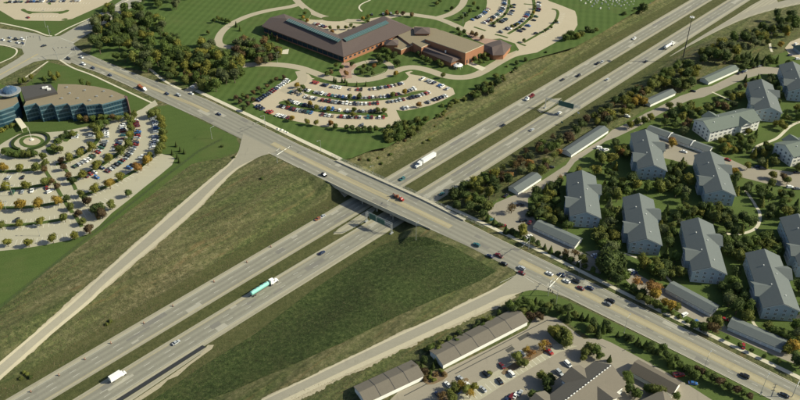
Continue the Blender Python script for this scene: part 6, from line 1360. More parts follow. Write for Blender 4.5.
def wood(px, n, rr_, cols, shapes, place, gap=.8, chk=True):
    xs = [p[0] for p in px]; ys = [p[1] for p in px]; put_ = []; tries = 0
    while len(put_) < n and tries < n*40:
        tries += 1; x, y = rt.uniform(min(xs), max(xs)), rt.uniform(min(ys), max(ys))
        if not inpoly(x, y, px): continue
        r_ = rt.uniform(*rr_); sh = rt.choice(shapes); hc = HC[sh]*r_; p = aab(x, y, hc)
        if any((p.x - q[0].x)**2 + (p.y - q[0].y)**2 < (gap*(r_ + q[1]))**2 for q in put_): continue
        if chk and (blocked(p, r_) or paved(p)): continue
        put_.append((p, r_, rt.choice(cols), sh, place)); TREES.append(put_[-1])
DG, GR, OL, YG, GO, OR, MA, GG, RU = 'dark green', 'green', 'olive', 'yellow-green', 'golden', 'orange', 'maroon', 'grey-green', 'rust'
# office lot islands
for x, y, r_, c_ in ((3, 168, 3.6, GO), (20, 169, 3.4, YG), (36, 168, 3.6, OL), (69, 159, 3.8, YG), (79.5, 153.5, 3.6, YG), (91.5, 147.5, 4., YG), (99, 137, 4., YG), (97, 130, 3.8, OL), (100.5, 126, 3.2, GR)): T(x, y - 1.5, r_, c_, 'round', 'in the first office lot tree island')
for x, y, r_, c_ in ((5, 187, 3.4, YG), (25.5, 186, 3.4, YG), (45, 183, 3.8, OL), (82, 175.5, 3.6, YG), (96.5, 166, 3.8, YG), (108.5, 159, 3.8, YG), (120.5, 151, 4.2, OL), (128, 144.5, 3.8, OL), (129.5, 136, 3.6, YG), (130.5, 128, 3.6, OL), (132, 121, 3., OL)): T(x, y - 1.5, r_, c_, 'round', 'in the second office lot tree island')
for x, y, r_, c_ in ((-2, 205, 3.8, GO), (20, 205, 4.2, GO), (37.5, 204, 4.1, GO), (57, 201, 3.7, GO), (94.5, 189, 3.6, YG), (109, 184, 4., GO), (120, 177, 3.6, YG), (137, 168, 3.7, OR), (147, 160.5, 3.8, GO), (150, 155, 2.4, YG)): T(x, y - 1., r_, c_, 'round', 'in the third office lot tree island')
for x, y, r_, c_ in ((19, 224, 3., YG), (40, 222, 3.1, YG), (64, 218, 3.3, OL), (1, 226, 3., OL), (111, 205, 3.4, OL), (128, 194, 3.0, GR), (7, 243, 3., YG), (28, 243, 3., YG), (52, 239, 3.3, YG), (74, 235.5, 3.1, YG)): T(x, y - 1, r_, c_, 'round', 'in the bottom tree rows of the office lot')
for x, y in ((44, 170), (51, 182), (57, 187), (66, 199), (70, 207), (78, 214), (82, 222), (63, 168), (68, 176), (73, 181), (81, 194), (85, 200), (94, 208), (45, 163), (61, 161)): T(x, y - 1, 2.8, rt.choice([MA, OL, RU, DG]), 'round', 'in the office lot cross rows')
for x, y, c_ in ((94, 209, DG), (101, 213, MA), (89, 228, MA), (99, 207, DG), (87, 201, MA)): T(x, y, 3.6, c_, 'round', 'by the lower corner of the office lot')
for x, y in ((156, 112), (160, 118), (162, 125), (163, 132), (163.5, 139), (161, 146), (158, 150), (151, 113.5)): T(x, y, 3.7, rt.choice([OL, YG]), 'round', 'along the right edge of the office lot')
for x, y in ((62, 137), (67, 134), (57, 141), (72, 133), (43, 156), (54, 147), (60, 149), (118, 118), (127, 116), (134, 114), (92, 126), (99, 123), (105, 122), (148, 158)): T(x, y, 3.1, rt.choice([OL, GR, DG]), 'round', 'around the round drive of the office')
for x, y in ((4, 151), (10, 153), (16, 154), (23, 153), (29, 153.5), (34, 153)): T(x, y, 2.8, rt.choice([OL, YG, GR]), 'round', 'left of the office entrance')
for x, y in ((80, 117), (86, 119), (93, 118), (100, 117), (106, 117), (112, 117), (97, 114)): T(x, y, 3.0, rt.choice([OL, YG, GR, RU]), 'round', 'against the glass front of the office building')
for x, y in ((24, 80), (31, 77), (50, 74), (54, 78), (58, 75), (20, 81), (82, 82), (88, 84), (44, 79)): T(x, y, 3.0, rt.choice([OL, YG, GR]), 'tall', 'on the lawn behind the office building')
for x, y in ((7, 127), (2, 130), (-6, 133), (12, 125)): T(x, y, 2.6, rt.choice([YG, OL]), 'shrub', 'in the bed by the office entrance')
b = MB()
for k in range(40):     # clipped ring hedge
    a0, a1 = [2*pi*(k + q)/40 for q in (0, 1)]
    if 28 <= k <= 30: continue
    c0 = at(31, 141.6, 0); R1, R2 = 13.2, 11.2
    b.prism([(c0.x + R2*cos(a0), c0.y + R2*sin(a0)*.95), (c0.x + R1*cos(a0), c0.y + R1*sin(a0)*.95), (c0.x + R1*cos(a1), c0.y + R1*sin(a1)*.95), (c0.x + R2*cos(a1), c0.y + R2*sin(a1)*.95)], .2, 1.2)
tag(b.build('ring_hedge', LEAF[DG]), 'dark clipped ring hedge around the plaza of the round drive', 'hedge')
# woods left of the school
wood([(92, 20), (106, 6), (130, 4), (142, 8), (160, 20), (166, 30), (180, 42), (187, 50), (187, 68), (178, 74), (165, 78), (150, 72), (138, 68), (118, 64), (104, 58), (92, 48), (88, 34)], 92, (3.4, 6.6), [GG, OL, DG, GR, GR, DG, GG, GR, DG, YG], ['round', 'tall', 'wide', 'tall'], 'in the wood beside the arterial', .47)
wood([(140, 6), (160, 8), (185, 6), (200, -4), (196, -30), (140, -30)], 22, (3.8, 5.2), [DG, GG, DG, GR], ['round', 'wide'], 'in the dark wood at the top', .62)
wood([(160, 68), (178, 62), (200, 76), (196, 88), (186, 82), (172, 80)], 10, (3., 4.), [OL, DG, RU, GR], ['round'], 'around the school drive entrance', .7)
wood([(198, 42), (208, 38), (216, 48), (226, 50), (235, 60), (246, 62), (245, 74), (232, 80), (222, 82), (208, 88), (196, 84), (190, 70), (192, 52)], 44, (4., 5.6), [GG, OL, DG, GR, YG], ['round', 'wide', 'tall'], 'inside the school drive bend', .5)
T(188, 73, 4., YG, 'round', 'at the school drive entrance')
wood([(234, 42), (246, 38), (262, 38), (272, 44), (280, 50), (278, 60), (262, 62), (240, 60), (232, 52)], 30, (3.6, 5.), [OL, RU, GR, YG, MA, GG], ['round', 'wide'], 'in the grove left of the school', .5)
for x, y in ((214, 20), (218, 18), (222, 19), (226, 20), (229, 21), (208, 32)): T(x, y, 2.4, rt.choice([OL, YG, GR]), 'round', 'on the striped lawn left of the school')
for x, y in ((236, 24), (240, 28), (272, 35), (268, 36), (277, 38)): T(x, y, 2.6, rt.choice([DG, RU, GR]), 'cone', 'beside the left school wing')
# small trees on the school lawn left of the lot
for x, y in ((272, 81), (276, 79), (267, 86), (262, 91), (258, 88), (253, 92), (247, 97), (243, 95), (240, 101), (248, 103), (284, 77), (253, 99), (236, 97), (244, 108)): T(x, y, 2.2, rt.choice([MA, DG, RU, GR]), 'round', 'on the lawn left of the school lot')
# school lot island trees
for x, y, c_ in ((297, 84.5, GO), (300, 90, OL), (350, 96, OL), (359.5, 95.5, OL), (393, 94, OL), (405, 91, GO), (310, 103, GO), (316, 107, YG), (329, 108.5, YG), (354, 109.5, OL), (378, 110, OL), (384, 110, OL), (303, 87, GR), (353, 114, YG), (288, 103, OL), (419, 104, OR)): T(x, y, 2.5, c_, 'round', 'in the islands of the school lot')
for x, y, c_ in ((307, 121.5, YG), (316, 122.5, YG), (331, 123, 'orange'), (335, 126, GR), (292, 118, GO), (347, 127, GR), (352, 127.5, DG), (358, 129, DG), (364, 128.5, DG), (370, 128, DG), (376, 128.5, GR), (388, 127, GR), (394, 127, OL), (397, 132, DG)): T(x, y, 2.5, c_, 'round', 'along the bottom edge of the school lot')
for x, y in ((336, 80.5), (342, 80), (345, 80), (347, 83), (357, 84), (366, 83.5), (334, 79)): T(x, y, 2.2, rt.choice([DG, GR]), 'cone', 'between the school drive and the lot')
for x, y, c_ in ((336, 65, OL), (342, 67, GR), (352, 63.5, DG), (364, 66, OL), (368, 69, DG), (362, 71, GR), (374, 66, OR), (346, 73, OR), (331, 72, RU), (327, 73, GR), (396, 73, GO), (373, 73, GR)): T(x, y, 2.5, c_, 'round', 'around the turning circle before the school')
wood([(374, 52), (388, 49), (398, 54), (398, 63), (386, 64), (376, 60)], 9, (2.8, 3.8), [DG, GR], ['round'], 'under the brick wing of the V-shaped school', .7)
for x, y, c_ in ((418, 53, DG), (427, 59, GR), (430, 61, GR), (438, 61.5, GR), (441, 64, OL), (422, 57, GR), (443, 75, OL), (479, 55, GR), (484, 55, OL), (488, 54, YG), (475, 59, GR), (480, 61, GR), (487, 59, GR), (508, 47, OL)): T(x, y, 2.6, c_, 'round', 'around the gymnasium')
for x, y, c_ in ((303, 17, GO), (307, 20, GO), (305, 13, OL), (363, 18, GO), (368, 16, YG), (346, 27, OL), (338, 27, OL), (330, 27, GR), (354, 27.5, DG), (351, 25, GR), (368, 21, OL), (332, 31, OR)): T(x, y, 2.1, c_, 'round', 'in the beds behind the V-shaped school')
for x, y, c_ in ((387, 12, OR), (397, 12.5, RU), (403, 13, MA), (412, 14, RU), (437, 3, OL), (440, 0, GR), (458, 29, DG), (464, 31, DG), (460, 34, DG), (476, 34, RU), (482, 37, RU), (472, 33, RU), (470, 10, GR), (452, 8, DG), (466, 15, DG), (474, 3, OL), (478, 8, DG), (462, 17, GR)): T(x, y, 2.5, c_, 'round', 'along the drives above the gymnasium')
for x, y, c_ in ((491, 20, OR), (494, 23, OL), (498, 20, DG), (505, 14, DG), (511, 6, GR), (512, 26, YG), (517, 24, OL), (520, 27, OL), (534, 12, GO), (535, 7, OL), (531, 17, OL), (551, 27, GR), (556, 21, DG), (546, 30, DG), (524, 40, GR)): T(x, y, 1.9, c_, 'round', 'in the curved islands of the upper school lot')
for x, y, c_, r_ in ((571, 34, GR, 4.4), (566, 37, GR, 4.), (577, 36, YG, 4.), (582, 34, OL, 3.4), (587, 29, DG, 3.6), (596, 30, OL, 3.), (592, 32, DG, 3.2), (643, 7, DG, 5.2), (640, 9, GR, 3.4), (624, 14, DG, 3.2), (633, 12, GR, 2.4), (636, 9.5, DG, 2.6)): T(x, y, r_, c_, 'round', 'right of the upper school lot')
wood([(500, 66), (520, 58), (545, 52), (560, 44), (556, 56), (530, 66), (505, 80), (496, 76)], 8, (1.4, 2.4), [GR, DG, OL], ['round', 'shrub'], 'on the bank below the upper school lot', .8)
wood([(478, 84), (496, 76), (504, 82), (488, 94), (470, 98)], 14, (2.4, 3.8), [DG, GR, OL], ['round', 'wide'], 'in the dark clump below the gymnasium', .65)
wood([(440, 104), (470, 96), (462, 104), (448, 112), (432, 122), (424, 122)], 7, (2., 3.), [GR, DG, OL], ['round', 'shrub'], 'on the bank right of the school lot', .8)
wood([(400, 122), (424, 116), (428, 122), (408, 138), (396, 142), (384, 140), (386, 132)], 16, (2.8, 4.2), [OL, GR, DG, OL], ['round', 'wide'], 'in the clump above the bridge', .65)
wood([(352, 158), (372, 152), (400, 142), (420, 128), (450, 116), (445, 130), (400, 158), (385, 168), (370, 164)], 12, (.9, 1.8), [OL, RU, GR], ['shrub'], 'on the rough slope above the bridge', .9)
# tree in the middle of the school-side lawn with a long shadow
T(390, 134, 4.4, DG, 'wide', 'on the lawn corner by the clump')
# lawn right of the office lot
for x, y in ((176, 144), (180, 149), (184, 151), (177, 156), (172, 152), (179, 160)): T(x, y, 2., DG, 'cone', 'on the lawn between office lot and fence')
# freeway side thicket and hedgerow right of the bridge
wood([(452, 206), (446, 194), (462, 184), (478, 178), (498, 172), (510, 178), (508, 186), (496, 196), (488, 206), (488, 218), (474, 214)], 24, (3.2, 4.8), [DG, GR, OL, YG, DG], ['round', 'wide', 'tall'], 'in the thicket by the bridge', .62)
wood([(484, 176), (504, 164), (530, 147), (558, 132), (566, 130), (572, 140), (568, 150), (548, 166), (530, 176), (516, 183), (505, 180)], 36, (2.6, 4.2), [RU, OL, GG, OR, MA, OL, GR], ['round', 'loose', 'wide'], 'in the rusty freeway hedgerow', .66)
wood([(566, 130), (585, 118), (606, 106), (620, 96), (640, 88), (652, 90), (642, 100), (615, 118), (600, 126), (580, 140), (572, 146)], 28, (2.8, 4.6), [OL, YG, DG, RU, GG, MA], ['round', 'wide'], 'beside the freeway-side garage row', .64)
for x, y in ((638, 98), (644, 101), (634, 101)): T(x, y, 3.8, GO, 'round', 'glowing before the small garage')
wood([(640, 88), (655, 78), (668, 68), (684, 62), (697, 62), (700, 72), (694, 84), (684, 90), (668, 92), (652, 94)], 26, (3.8, 5.2), [YG, OL, DG, GR, OL], ['round', 'tall', 'wide'], 'in the grove left of the tall mast', .62)
wood([(700, 52), (720, 42), (740, 34), (760, 26), (775, 14), (792, 12), (800, 20), (796, 30), (782, 34), (770, 38), (764, 46), (748, 50), (738, 54), (720, 58), (704, 60)], 40, (4.0, 5.4), [DG, DG, OL, GG, GR, YG], ['round', 'wide', 'tall'], 'in the dark wood behind the tall mast', .6)
wood([(732, 60), (750, 52), (768, 56), (790, 62), (830, 66), (830, 72), (790, 68), (764, 63), (745, 68), (734, 66)], 24, (2.8, 3.8), [DG, DG, GR], ['round', 'cone'], 'above the farthest lane', .62)
for x, y, c_ in ((787, 33, GO), (781, 44, GO), (776, 35, OL), (768, 41, OL), (790, 28, DG), (797, 26, DG)): T(x, y, 3., c_, 'round', 'on the lawn left of the loop drive')
# apartment grounds
AP = 'around'
def nearest(p):
    return min(LAND, key=lambda L: (L[0].x - p.x)**2 + (L[0].y - p.y)**2)[1]
def rel(p):
    L = min(LAND, key=lambda L: (L[0].x - p.x)**2 + (L[0].y - p.y)**2); dx, dy = p.x - L[0].x, p.y - L[0].y
    if abs(dx) > abs(dy)*.8: return ('right of ' if dx > 0 else 'left of ') + L[1]
    return ('behind ' if dy > 0 else 'in front of ') + L[1]
MIX = [DG, DG, DG, GR, GR, OL, OL, GG, YG]
def grounds(px, n, rr_=(2.8, 4.6), cols=MIX, shapes=('round', 'wide', 'round', 'wide', 'tall', 'round', 'cone'), gap=.66): wood(px, max(3, int(n*.7)), rr_, list(cols), list(shapes), None, gap)
grounds([(528, 200), (545, 188), (566, 176), (572, 182), (570, 205), (568, 228), (556, 232), (545, 222), (534, 214)], 26)
grounds([(597, 152), (616, 140), (628, 146), (634, 162), (638, 180), (628, 190), (612, 186), (604, 200), (600, 178), (590, 168)], 26, (3., 4.6), [DG, GR, OL, DG, YG])
grounds([(596, 182), (616, 188), (622, 200), (618, 228), (620, 250), (606, 252), (597, 235), (598, 212)], 30, (3.2, 5.))
grounds([(622, 183), (638, 182), (665, 186), (684, 176), (692, 160), (678, 160), (668, 168), (655, 184), (640, 190), (626, 192)], 20, (3., 4.4))
grounds([(664, 168), (682, 162), (692, 176), (690, 196), (682, 198), (672, 192), (665, 182)], 14, (3., 4.6))
grounds([(656, 212), (668, 206), (688, 206), (700, 214), (694, 232), (686, 240), (668, 244), (660, 234), (655, 222)], 24, (3., 4.6))
grounds([(655, 256), (672, 250), (684, 252), (690, 268), (686, 284), (672, 284), (662, 274), (656, 264)], 12, (3., 4.6))
grounds([(690, 205), (704, 206), (730, 208), (748, 212), (752, 222), (738, 232), (722, 230), (706, 222), (694, 214)], 22, (3., 4.6), [DG, DG, GR, YG, OL])
grounds([(735, 172), (745, 182), (768, 188), (800, 193), (800, 216), (782, 222), (768, 214), (760, 202), (745, 188), (738, 196), (730, 182)], 34, (2.8, 4.4), [DG, DG, DG, GR, OL, YG], ('cone', 'round', 'cone', 'round', 'wide'))
grounds([(722, 235), (745, 238), (768, 232), (782, 240), (780, 258), (770, 268), (755, 266), (742, 260), (728, 250)], 30, (3., 4.8), [DG, DG, GR, GR, OL])
grounds([(722, 262), (738, 266), (748, 276), (752, 300), (756, 318), (744, 318), (728, 306), (720, 290)], 22, (3.2, 4.8))
grounds([(788, 230), (812, 232), (812, 262), (790, 250), (784, 240)], 8); grounds([(792, 280), (815, 282), (815, 330), (800, 334), (792, 318), (788, 300)], 14)
grounds([(660, 118), (668, 112), (690, 104), (704, 100), (716, 96), (728, 92), (738, 84), (748, 84), (742, 100), (736, 106), (712, 108), (700, 114), (690, 122), (684, 130), (670, 126)], 40, (2.6, 4.2), [DG, DG, GR, OL, GG, YG, RU])
grounds([(716, 133), (735, 128), (757, 122), (768, 124), (764, 136), (752, 142), (744, 152), (728, 152), (716, 146)], 22, (2.6, 3.9), [DG, OL, YG, GR, GR])
grounds([(745, 78), (760, 74), (775, 76), (780, 84), (784, 98), (772, 110), (772, 92), (760, 84)], 20, (2.6, 4.), [DG, DG, GR, GG])
grounds([(776, 118), (790, 110), (815, 100), (815, 118), (795, 120), (782, 128), (774, 126)], 16, (2.8, 4.), [DG, GR, OL, YG])
grounds([(752, 150), (766, 142), (776, 146), (778, 160), (786, 168), (770, 166), (754, 162)], 14, (2.8, 4.)); grounds([(790, 168), (812, 160), (812, 170), (795, 172)], 4)
grounds([(590, 262), (604, 266), (622, 262), (628, 268), (626, 282), (612, 282), (600, 276), (592, 272)], 12, (3.4, 5.), [DG, DG, GR, DG])
for x, y, c_, r_, pl in ((540, 175, GO, 0, 0),): pass
for x, y, c_, r_ in ((612, 262, DG, 7.5), (605, 255, DG, 5.5), (620, 258, DG, 5.5), (617, 268, DG, 5.)): T(x, y, r_, c_, 'wide', 'in the dark roadside cluster')
for x, y, c_, r_, sh in ((653, 287, OR, 5., 'round'), (656, 294, GO, 4.2, 'round'), (638, 281, OR, 3.6, 'loose'), (672, 305, GO, 3.4, 'round'), (666, 302, GO, 3., 'round'), (677, 307, YG, 2.8, 'round'), (648, 300, OL, 3., 'round'), (656, 303, OL, 2.8, 'round'), (642, 292, DG, 3., 'round'), (634, 288, DG, 3., 'round'), (646, 262, YG, 4.2, 'round'), (652, 268, GR, 3.6, 'round'), (660, 268, OL, 4.2, 'round'), (642, 258, OL, 3.6, 'round')): T(x, y, r_, c_, sh, 'between the arterial and the middle blocks')
for x, y, c_, r_, sh in ((512, 207, 'rust', 3.6, 'loose'), (523, 229, YG, 3.8, 'round'), (530, 213, DG, 3.5, 'shrub'), (538, 212, DG, 3., 'shrub'), (575, 253, RU, 3.2, 'loose'), (583, 258, OL, 3.4, 'round'), (566, 252, RU, 2.8, 'loose'), (545, 200, OL, 3.8, 'round'), (550, 194, YG, 3.8, 'round'), (537, 190, DG, 3.8, 'round'), (560, 178, OR, 2.8, 'loose'), (579, 170, YG, 3., 'round'), (540, 206, YG, 3., 'round')): T(x, y, r_, c_, sh, 'around the lot nearest the bridge')
for x, y, c_ in ((673, 143, GO), (672, 140, OR), (630, 124, YG), (638, 121, OL), (645, 120, OL), (622, 152, OR), (625, 148, YG), (670, 105, OL), (680, 106, OL), (686, 108, GR), (690, 104, OL), (651, 116, YG)): T(x, y, 3.3, c_, 'round', 'above the triple garage row')
for x, y, c_ in ((728, 146, GO), (726, 149, YG), (748, 165, YG), (735, 171, GO), (738, 174, YG), (773, 174, YG), (784, 177, RU), (788, 180, OL), (772, 182, OL), (782, 193, YG)): T(x, y, 3.1, c_, 'round', 'right of the triple garage row')
for x, y in ((728, 338), (740, 344.5), (751.5, 350), (764.5, 356), (779, 360.5)): T(x, y, 1.5, rt.choice([GR, OL, DG]), 'round', 'opposite the lowest roadside garage')
for x, y, c_, r_ in ((718, 320, OL, 3.8), (714, 327, RU, 3.6), (711, 321, OL, 3.), (795, 345, GO, 3.8), (800, 342, YG, 3.6), (788, 348, YG, 3.), (796, 358, DG, 3.4), (802, 362, DG, 4.), (705, 326, GR, 2.8), (775, 330, GR, 3.), (768, 326, OL, 3.), (784, 334, GR, 3.)): T(x, y, r_, c_, 'round', 'around the lowest roadside garage')
# hedge line above the sidewalk
for k, (x, y) in enumerate([(482, 214), (488, 217), (494, 221), (500, 225), (506, 229), (512, 231), (518, 234), (524, 237), (531, 240), (538, 243), (545, 246), (551, 249), (558, 253), (565, 256), (571, 259), (578, 263), (585, 266), (593, 270)]): T(x, y, rt.uniform(1.8, 3.2), rt.choice([DG, DG, GR, DG]), rt.choice(['cone', 'round', 'shrub']), 'in the hedge above the sidewalk')
for k, (x, y) in enumerate([(626, 285), (632, 291), (640, 296), (648, 302), (656, 307), (664, 311), (672, 313), (680, 317), (688, 321), (694, 324)]): T(x, y, rt.uniform(1.5, 2.6), rt.choice([DG, GR, OL]), rt.choice(['round', 'shrub']), 'in the low roadside hedge')
# strip below the arterial
for k, (x, y) in enumerate([(604, 328), (606, 324), (611, 330), (599, 332), (618, 334), (627, 337), (632, 338), (638, 341), (640, 344), (646, 344), (650, 346), (654, 350), (658, 351), (663, 347), (666, 354), (670, 358), (676, 358), (680, 364), (684, 368), (672, 362), (690, 370)]): T(x, y, rt.uniform(1.9, 3.3), rt.choice([DG, DG, GR]), rt.choice(['cone', 'round', 'round', 'shrub']), 'in the row below the arterial')
for k, (x, y) in enumerate([(698, 369), (703, 372), (708, 374), (714, 377), (720, 381), (726, 384), (731, 387), (737, 389), (743, 392), (750, 396), (696, 374)]): T(x, y, rt.uniform(2.0, 2.9), rt.choice([MA, MA, DG, GR]), 'round', 'in the lower right shrub row')
for k, (x, y) in enumerate([(519, 303), (524, 300), (530, 303), (536, 300), (541, 304), (548, 306), (553, 302), (558, 308), (563, 311), (568, 308), (575, 314), (582, 316), (588, 317), (594, 322), (535, 309), (528, 309), (544, 311), (568, 316), (590, 329), (595, 327), (522, 312), (515, 309), (510, 304)]): T(x, y, rt.uniform(2., 3.4), rt.choice([DG, DG, GR, DG, OL]), rt.choice(['cone', 'round', 'round']), 'in the evergreen belt behind the lower lot')
for x, y in ((533, 316), (538, 314), (529, 315), (541, 317)): T(x, y, 2.2, MA, 'round', 'behind the long brown-roofed garage')
# scrub between ramp and garages
wood([(424, 349), (450, 338), (478, 322), (498, 312), (506, 312), (480, 328), (456, 342), (434, 354)], 22, (1.6, 2.6), [GR, DG, GR, OL], ['round', 'shrub'], 'in scrub behind the brown garage', .7, False)
wood([(400, 372), (412, 362), (426, 358), (436, 360), (434, 372), (424, 376), (412, 374)], 12, (1.6, 2.6), [DG, MA, DG, GR], ['round', 'cone'], 'between the two brown-roofed garages', .65, False)
for x, y, c_ in ((425, 379, RU), (430, 377, OL), (436, 374, RU), (441, 371, OL), (444, 374, RU), (434, 380, OL)): T(x, y, 1.6, c_, 'shrub', 'in the garage mulch bed')
# lower lot trees
for x, y, r_, c_, sh in ((553, 331, 3.3, YG, 'tall'), (557, 329, 3., OL, 'round'), (563, 331, 3.6, OL, 'round'), (568, 336, 3.6, OL, 'round'), (566, 341, 3., OL, 'round'), (558, 334, 3., OL, 'round'), (543, 345, 3.2, GO, 'loose'), (547, 343, 2.6, OR, 'loose'), (531, 353, 3., OR, 'loose'), (527, 350, 2.8, GO, 'loose'), (517, 356, 3., OL, 'round'), (520, 362, 2.6, OL, 'round'), (525, 363, 2.8, OL, 'round'), (489, 373, 2., OL, 'shrub'),
                     (590, 348, 3.6, OL, 'round'), (595, 349, 3.4, GR, 'round'), (586, 352, 3., OL, 'round'), (600, 355.5, 2.4, GR, 'round'), (610, 358, 2.2, DG, 'cone'), (584, 357, 2., OL, 'round'), (541, 374, 2.8, OL, 'round'), (544, 377, 2.8, OL, 'round'), (549, 382, 3.4, DG, 'round'), (551, 377, 2.8, DG, 'round'),
                     (461, 383, 3.2, GO, 'loose'), (455, 387, 3., OL, 'round'), (449, 392, 3., OL, 'loose'), (442, 396, 3., RU, 'loose'), (466, 389, 2.8, OL, 'round'), (470, 393, 2.8, GO, 'loose'), (474, 386, 2.4, YG, 'round'), (452, 398, 3., OL, 'round'), (627, 375, 3.2, GR, 'round'), (629, 380, 3.2, GR, 'round'), (655, 389, 3.4, OL, 'round'), (661, 391, 3.2, OL, 'round'), (648, 388, 2.8, GR, 'round'), (677, 395, 2.4, GR, 'round'), (630, 388, 3., DG, 'round'), (637, 392, 3., GR, 'round'), (538, 397, 3., DG, 'round'), (532, 394, 2.6, GR, 'round'), (548, 388, 2.6, DG, 'round')): T(x, y, r_, c_, sh, 'in the lower lot' if y < 372 or x < 500 else None)
# scattered rough-ground shrubs along the left field
for x, y in ((110, 321), (107, 324), (27, 374), (30, 377), (24, 372), (21, 378), (262, 178)): T(x, y, 1.4, rt.choice([DG, OL]), 'shrub', 'in the rough field left of the freeway')
for x, y in ((234, 169 - 12), (222, 146)): T(x, y, 1.3, DG, 'shrub', 'near the left ramp junction')
SHN = {'round': 'tree', 'wide': 'spreading tree', 'tall': 'tall tree', 'cone': 'conical evergreen', 'loose': 'thin-leaved tree', 'shrub': 'low shrub'}
SHO = {'round': 'deciduous_tree', 'wide': 'spreading_tree', 'tall': 'tall_tree', 'cone': 'evergreen_tree', 'loose': 'sparse_tree', 'shrub': 'shrub'}
TREES = [t for t in TREES if -30 < pxof(t[0])[0] < 830 and -12 < pxof(t[0])[1] < 415]
TREES.sort(key=lambda t: -t[1]/math.sqrt(t[0].x**2 + t[0].y**2 + CAMH**2))
cnt = {'tree': 0, 'shrub': 0}; rest = []
for p, r_, col, sh, place in TREES:
    kk = 'shrub' if sh == 'shrub' else 'tree'
    if cnt[kk] >= 290: rest.append((p, r_, col, sh)); continue
    cnt[kk] += 1
    hc = HC[sh]*r_
    r = empty(SHO[sh], (p.x, p.y, hgt(p.x, p.y) - .05), rt.uniform(0, 6.28)); cr = mesh_obj('crown', rt.choice(CR[sh]), r); cr.location = (0, 0, hc); cr.scale = (r_*rt.uniform(.92, 1.1), r_*rt.uniform(.92, 1.1), r_*rt.uniform(.92, 1.1))
    cr.material_slots[0].link = 'OBJECT'; cr.material_slots[0].material = LEAF[col]
    if sh != 'shrub': tk = mesh_obj('trunk', rt.choice(TRK), r); tk.scale = (r_*1.5, r_*1.5, hc*1.25)
    size = 'large ' if r_ > 4.6 else 'small ' if r_ < 2.3 and sh != 'shrub' else ''
    cn = {GG: 'grey-green', RU: 'rusty brown', GO: 'golden', MA: 'dark maroon'}.get(col, col)
    reg(r, size + cn + ' ' + SHN[sh], place or rel(p), kk, 'trees and shrubs ' + (place or 'around the apartment blocks') if False else ('shrubs of the place' if kk == 'shrub' else 'trees of the place'))
print('TREES', len(TREES), cnt, 'rest', len(rest))
if rest:
    by = {}
    for p, r_, col, sh in rest: by.setdefault(col, []).append((p, r_, sh))
    V, F, TN, MI = [], [], [], []; cols = sorted(by); data = {}
    for ci, col in enumerate(cols):
        for p, r_, sh in by[col]:
            me = rt.choice(CR[sh])
            if me.name not in data: data[me.name] = ([tuple(v.co) for v in me.vertices], [tuple(f_.vertices) for f_ in me.polygons], [d.value for d in me.attributes['tone'].data])
            vv, ff, tt = data[me.name]; hc = HC[sh]*r_; z0 = hgt(p.x, p.y) + hc; a = rt.uniform(0, 6.28); ca, sa_ = cos(a)*r_, sin(a)*r_; i = len(V)
            V += [(p.x + v[0]*ca - v[1]*sa_, p.y + v[0]*sa_ + v[1]*ca, z0 + v[2]*r_) for v in vv]; F += [tuple(q + i for q in f_) for f_ in ff]; MI += [ci]*len(ff); jt = rt.uniform(-.2, .2); TN += [min(1, max(0, t + jt)) for t in tt]
            q = MB(); q.cyl((p.x, p.y, z0 - hc - .1), (p.x, p.y, z0), .06*r_, n=5); i = len(V); V += q.v; F += [tuple(k + i for k in f_) for f_ in q.f]; MI += [len(cols)]*len(q.f); TN += [.5]*len(q.v)
    me = bpy.data.meshes.new('distant_trees'); me.from_pydata(V, [], F)
    for c_ in cols: me.materials.append(LEAF[c_])
    me.materials.append(M_TRUNK); me.polygons.foreach_set('material_index', MI); at_ = me.attributes.new('tone', 'FLOAT', 'POINT'); at_.data.foreach_set('value', TN); me.update()
    tag(mesh_obj('distant_trees', me), 'the many smaller trees beyond the individually built ones', 'trees', kind='stuff')

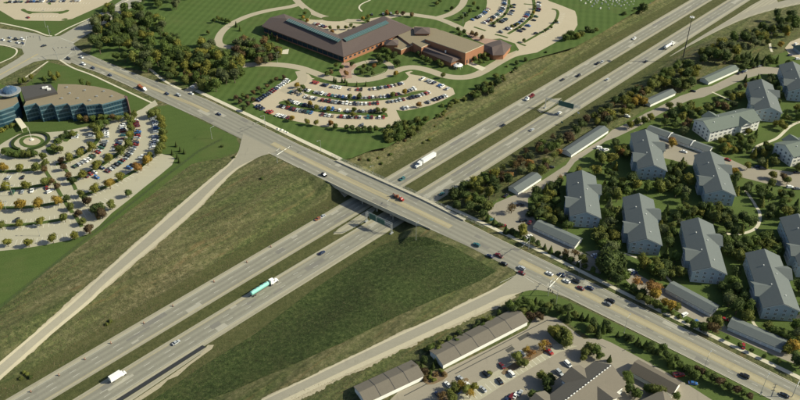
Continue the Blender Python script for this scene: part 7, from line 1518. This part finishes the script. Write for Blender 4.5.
# ================================================================ WEEDS AND GRASS TUFTS on the rough ground
def tufts(name, polys, dens, s0, s1, cols, seed, label, zoff=0.):
    r_ = random.Random(seed); V, F, MI = [], [], []; mats = cols
    for px, n in polys:
        W = [tuple(q.xy) for q in PLg(px)]; xs = [q[0] for q in W]; ys = [q[1] for q in W]; k = 0; tries = 0
        while k < n and tries < n*6:
            tries += 1; x, y = r_.uniform(min(xs), max(xs)), r_.uniform(min(ys), max(ys))
            if not inpoly(x, y, W): continue
            # clumping
            if math.sin(x*.11 + 2*math.sin(y*.07)) + math.sin(y*.13 + 1.7*math.sin(x*.05)) + r_.uniform(-1.2, 1.2) < -.2: continue
            s, t = fw(x, y)
            if -1.5 < t < 46: continue
            k += 1; z = hgt(x, y) + zoff; h_ = r_.uniform(s0, s1); a = r_.uniform(0, 6.28); w_ = h_*r_.uniform(.5, 1.1); mi = min(len(mats) - 1, int(abs(r_.gauss(0, .5))*len(mats))); i = len(V)
            for q in range(3):
                b0 = a + q*2.09; V.append((x + w_*cos(b0), y + w_*sin(b0), z))
            V.append((x + r_.uniform(-.2, .2), y + r_.uniform(-.2, .2), z + h_)); F += [(i, i+1, i+3), (i+1, i+2, i+3), (i+2, i, i+3)]; MI += [mi]*3
    me = bpy.data.meshes.new(name); me.from_pydata(V, [], F)
    for m in mats: me.materials.append(m)
    me.polygons.foreach_set('material_index', MI); me.update(); tag(mesh_obj(name, me), label, 'grass', kind='stuff')
G1 = plain('dry_grass_blades', (.11, .098, .05), .95, vary=.3); G2 = plain('green_grass_blades', (.05, .065, .02), .95, vary=.3); G3 = plain('dark_weed_leaves', (.025, .04, .013), .95, vary=.3); G4 = plain('rust_seed_heads', (.12, .08, .04), .95, vary=.3)
tufts('rough_grass_tufts', [([(250, 172), (280, 160), (345, 192), (325, 218), (250, 262), (180, 302), (100, 345), (0, 400), (-40, 420), (0, 385), (100, 300), (200, 212)], 15000), ([(238, 150), (236, 158), (200, 184), (100, 272), (0, 358), (-30, 380), (0, 312), (50, 272), (100, 232), (160, 184), (200, 160)], 7000),
                           ([(345, 160), (380, 148), (430, 120), (500, 82), (570, 50), (600, 36), (690, -8), (600, 50), (500, 108), (400, 166), (385, 172)], 5500), ([(280, 398), (400, 354), (500, 308), (520, 300), (500, 312), (440, 348), (400, 368), (350, 400), (300, 420)], 2500),
                           ([(450, 200), (500, 164), (600, 102), (700, 44), (760, 30), (700, 56), (640, 90), (560, 136), (500, 174), (470, 195)], 3000), ([(220, 338), (300, 288), (385, 236), (395, 242), (355, 265), (310, 295), (255, 336), (200, 370), (150, 404), (120, 420), (150, 395)], 3500)], 1, .12, .38, [G1, G2, G1, G4], 5, 'tufts of dry and green rough grass along the freeway banks')
tufts('dense_weeds', [([(396, 240), (425, 237), (452, 246), (478, 261), (497, 271), (480, 281), (440, 297), (400, 315), (340, 344), (290, 366), (230, 392), (180, 408), (150, 402), (200, 368), (255, 334), (310, 292), (355, 262), (380, 246)], 16000)], 1, .12, .34, [G3, G2, G3, G1], 8, 'dense dark green weeds filling the triangular field', .1)
finish_labels()
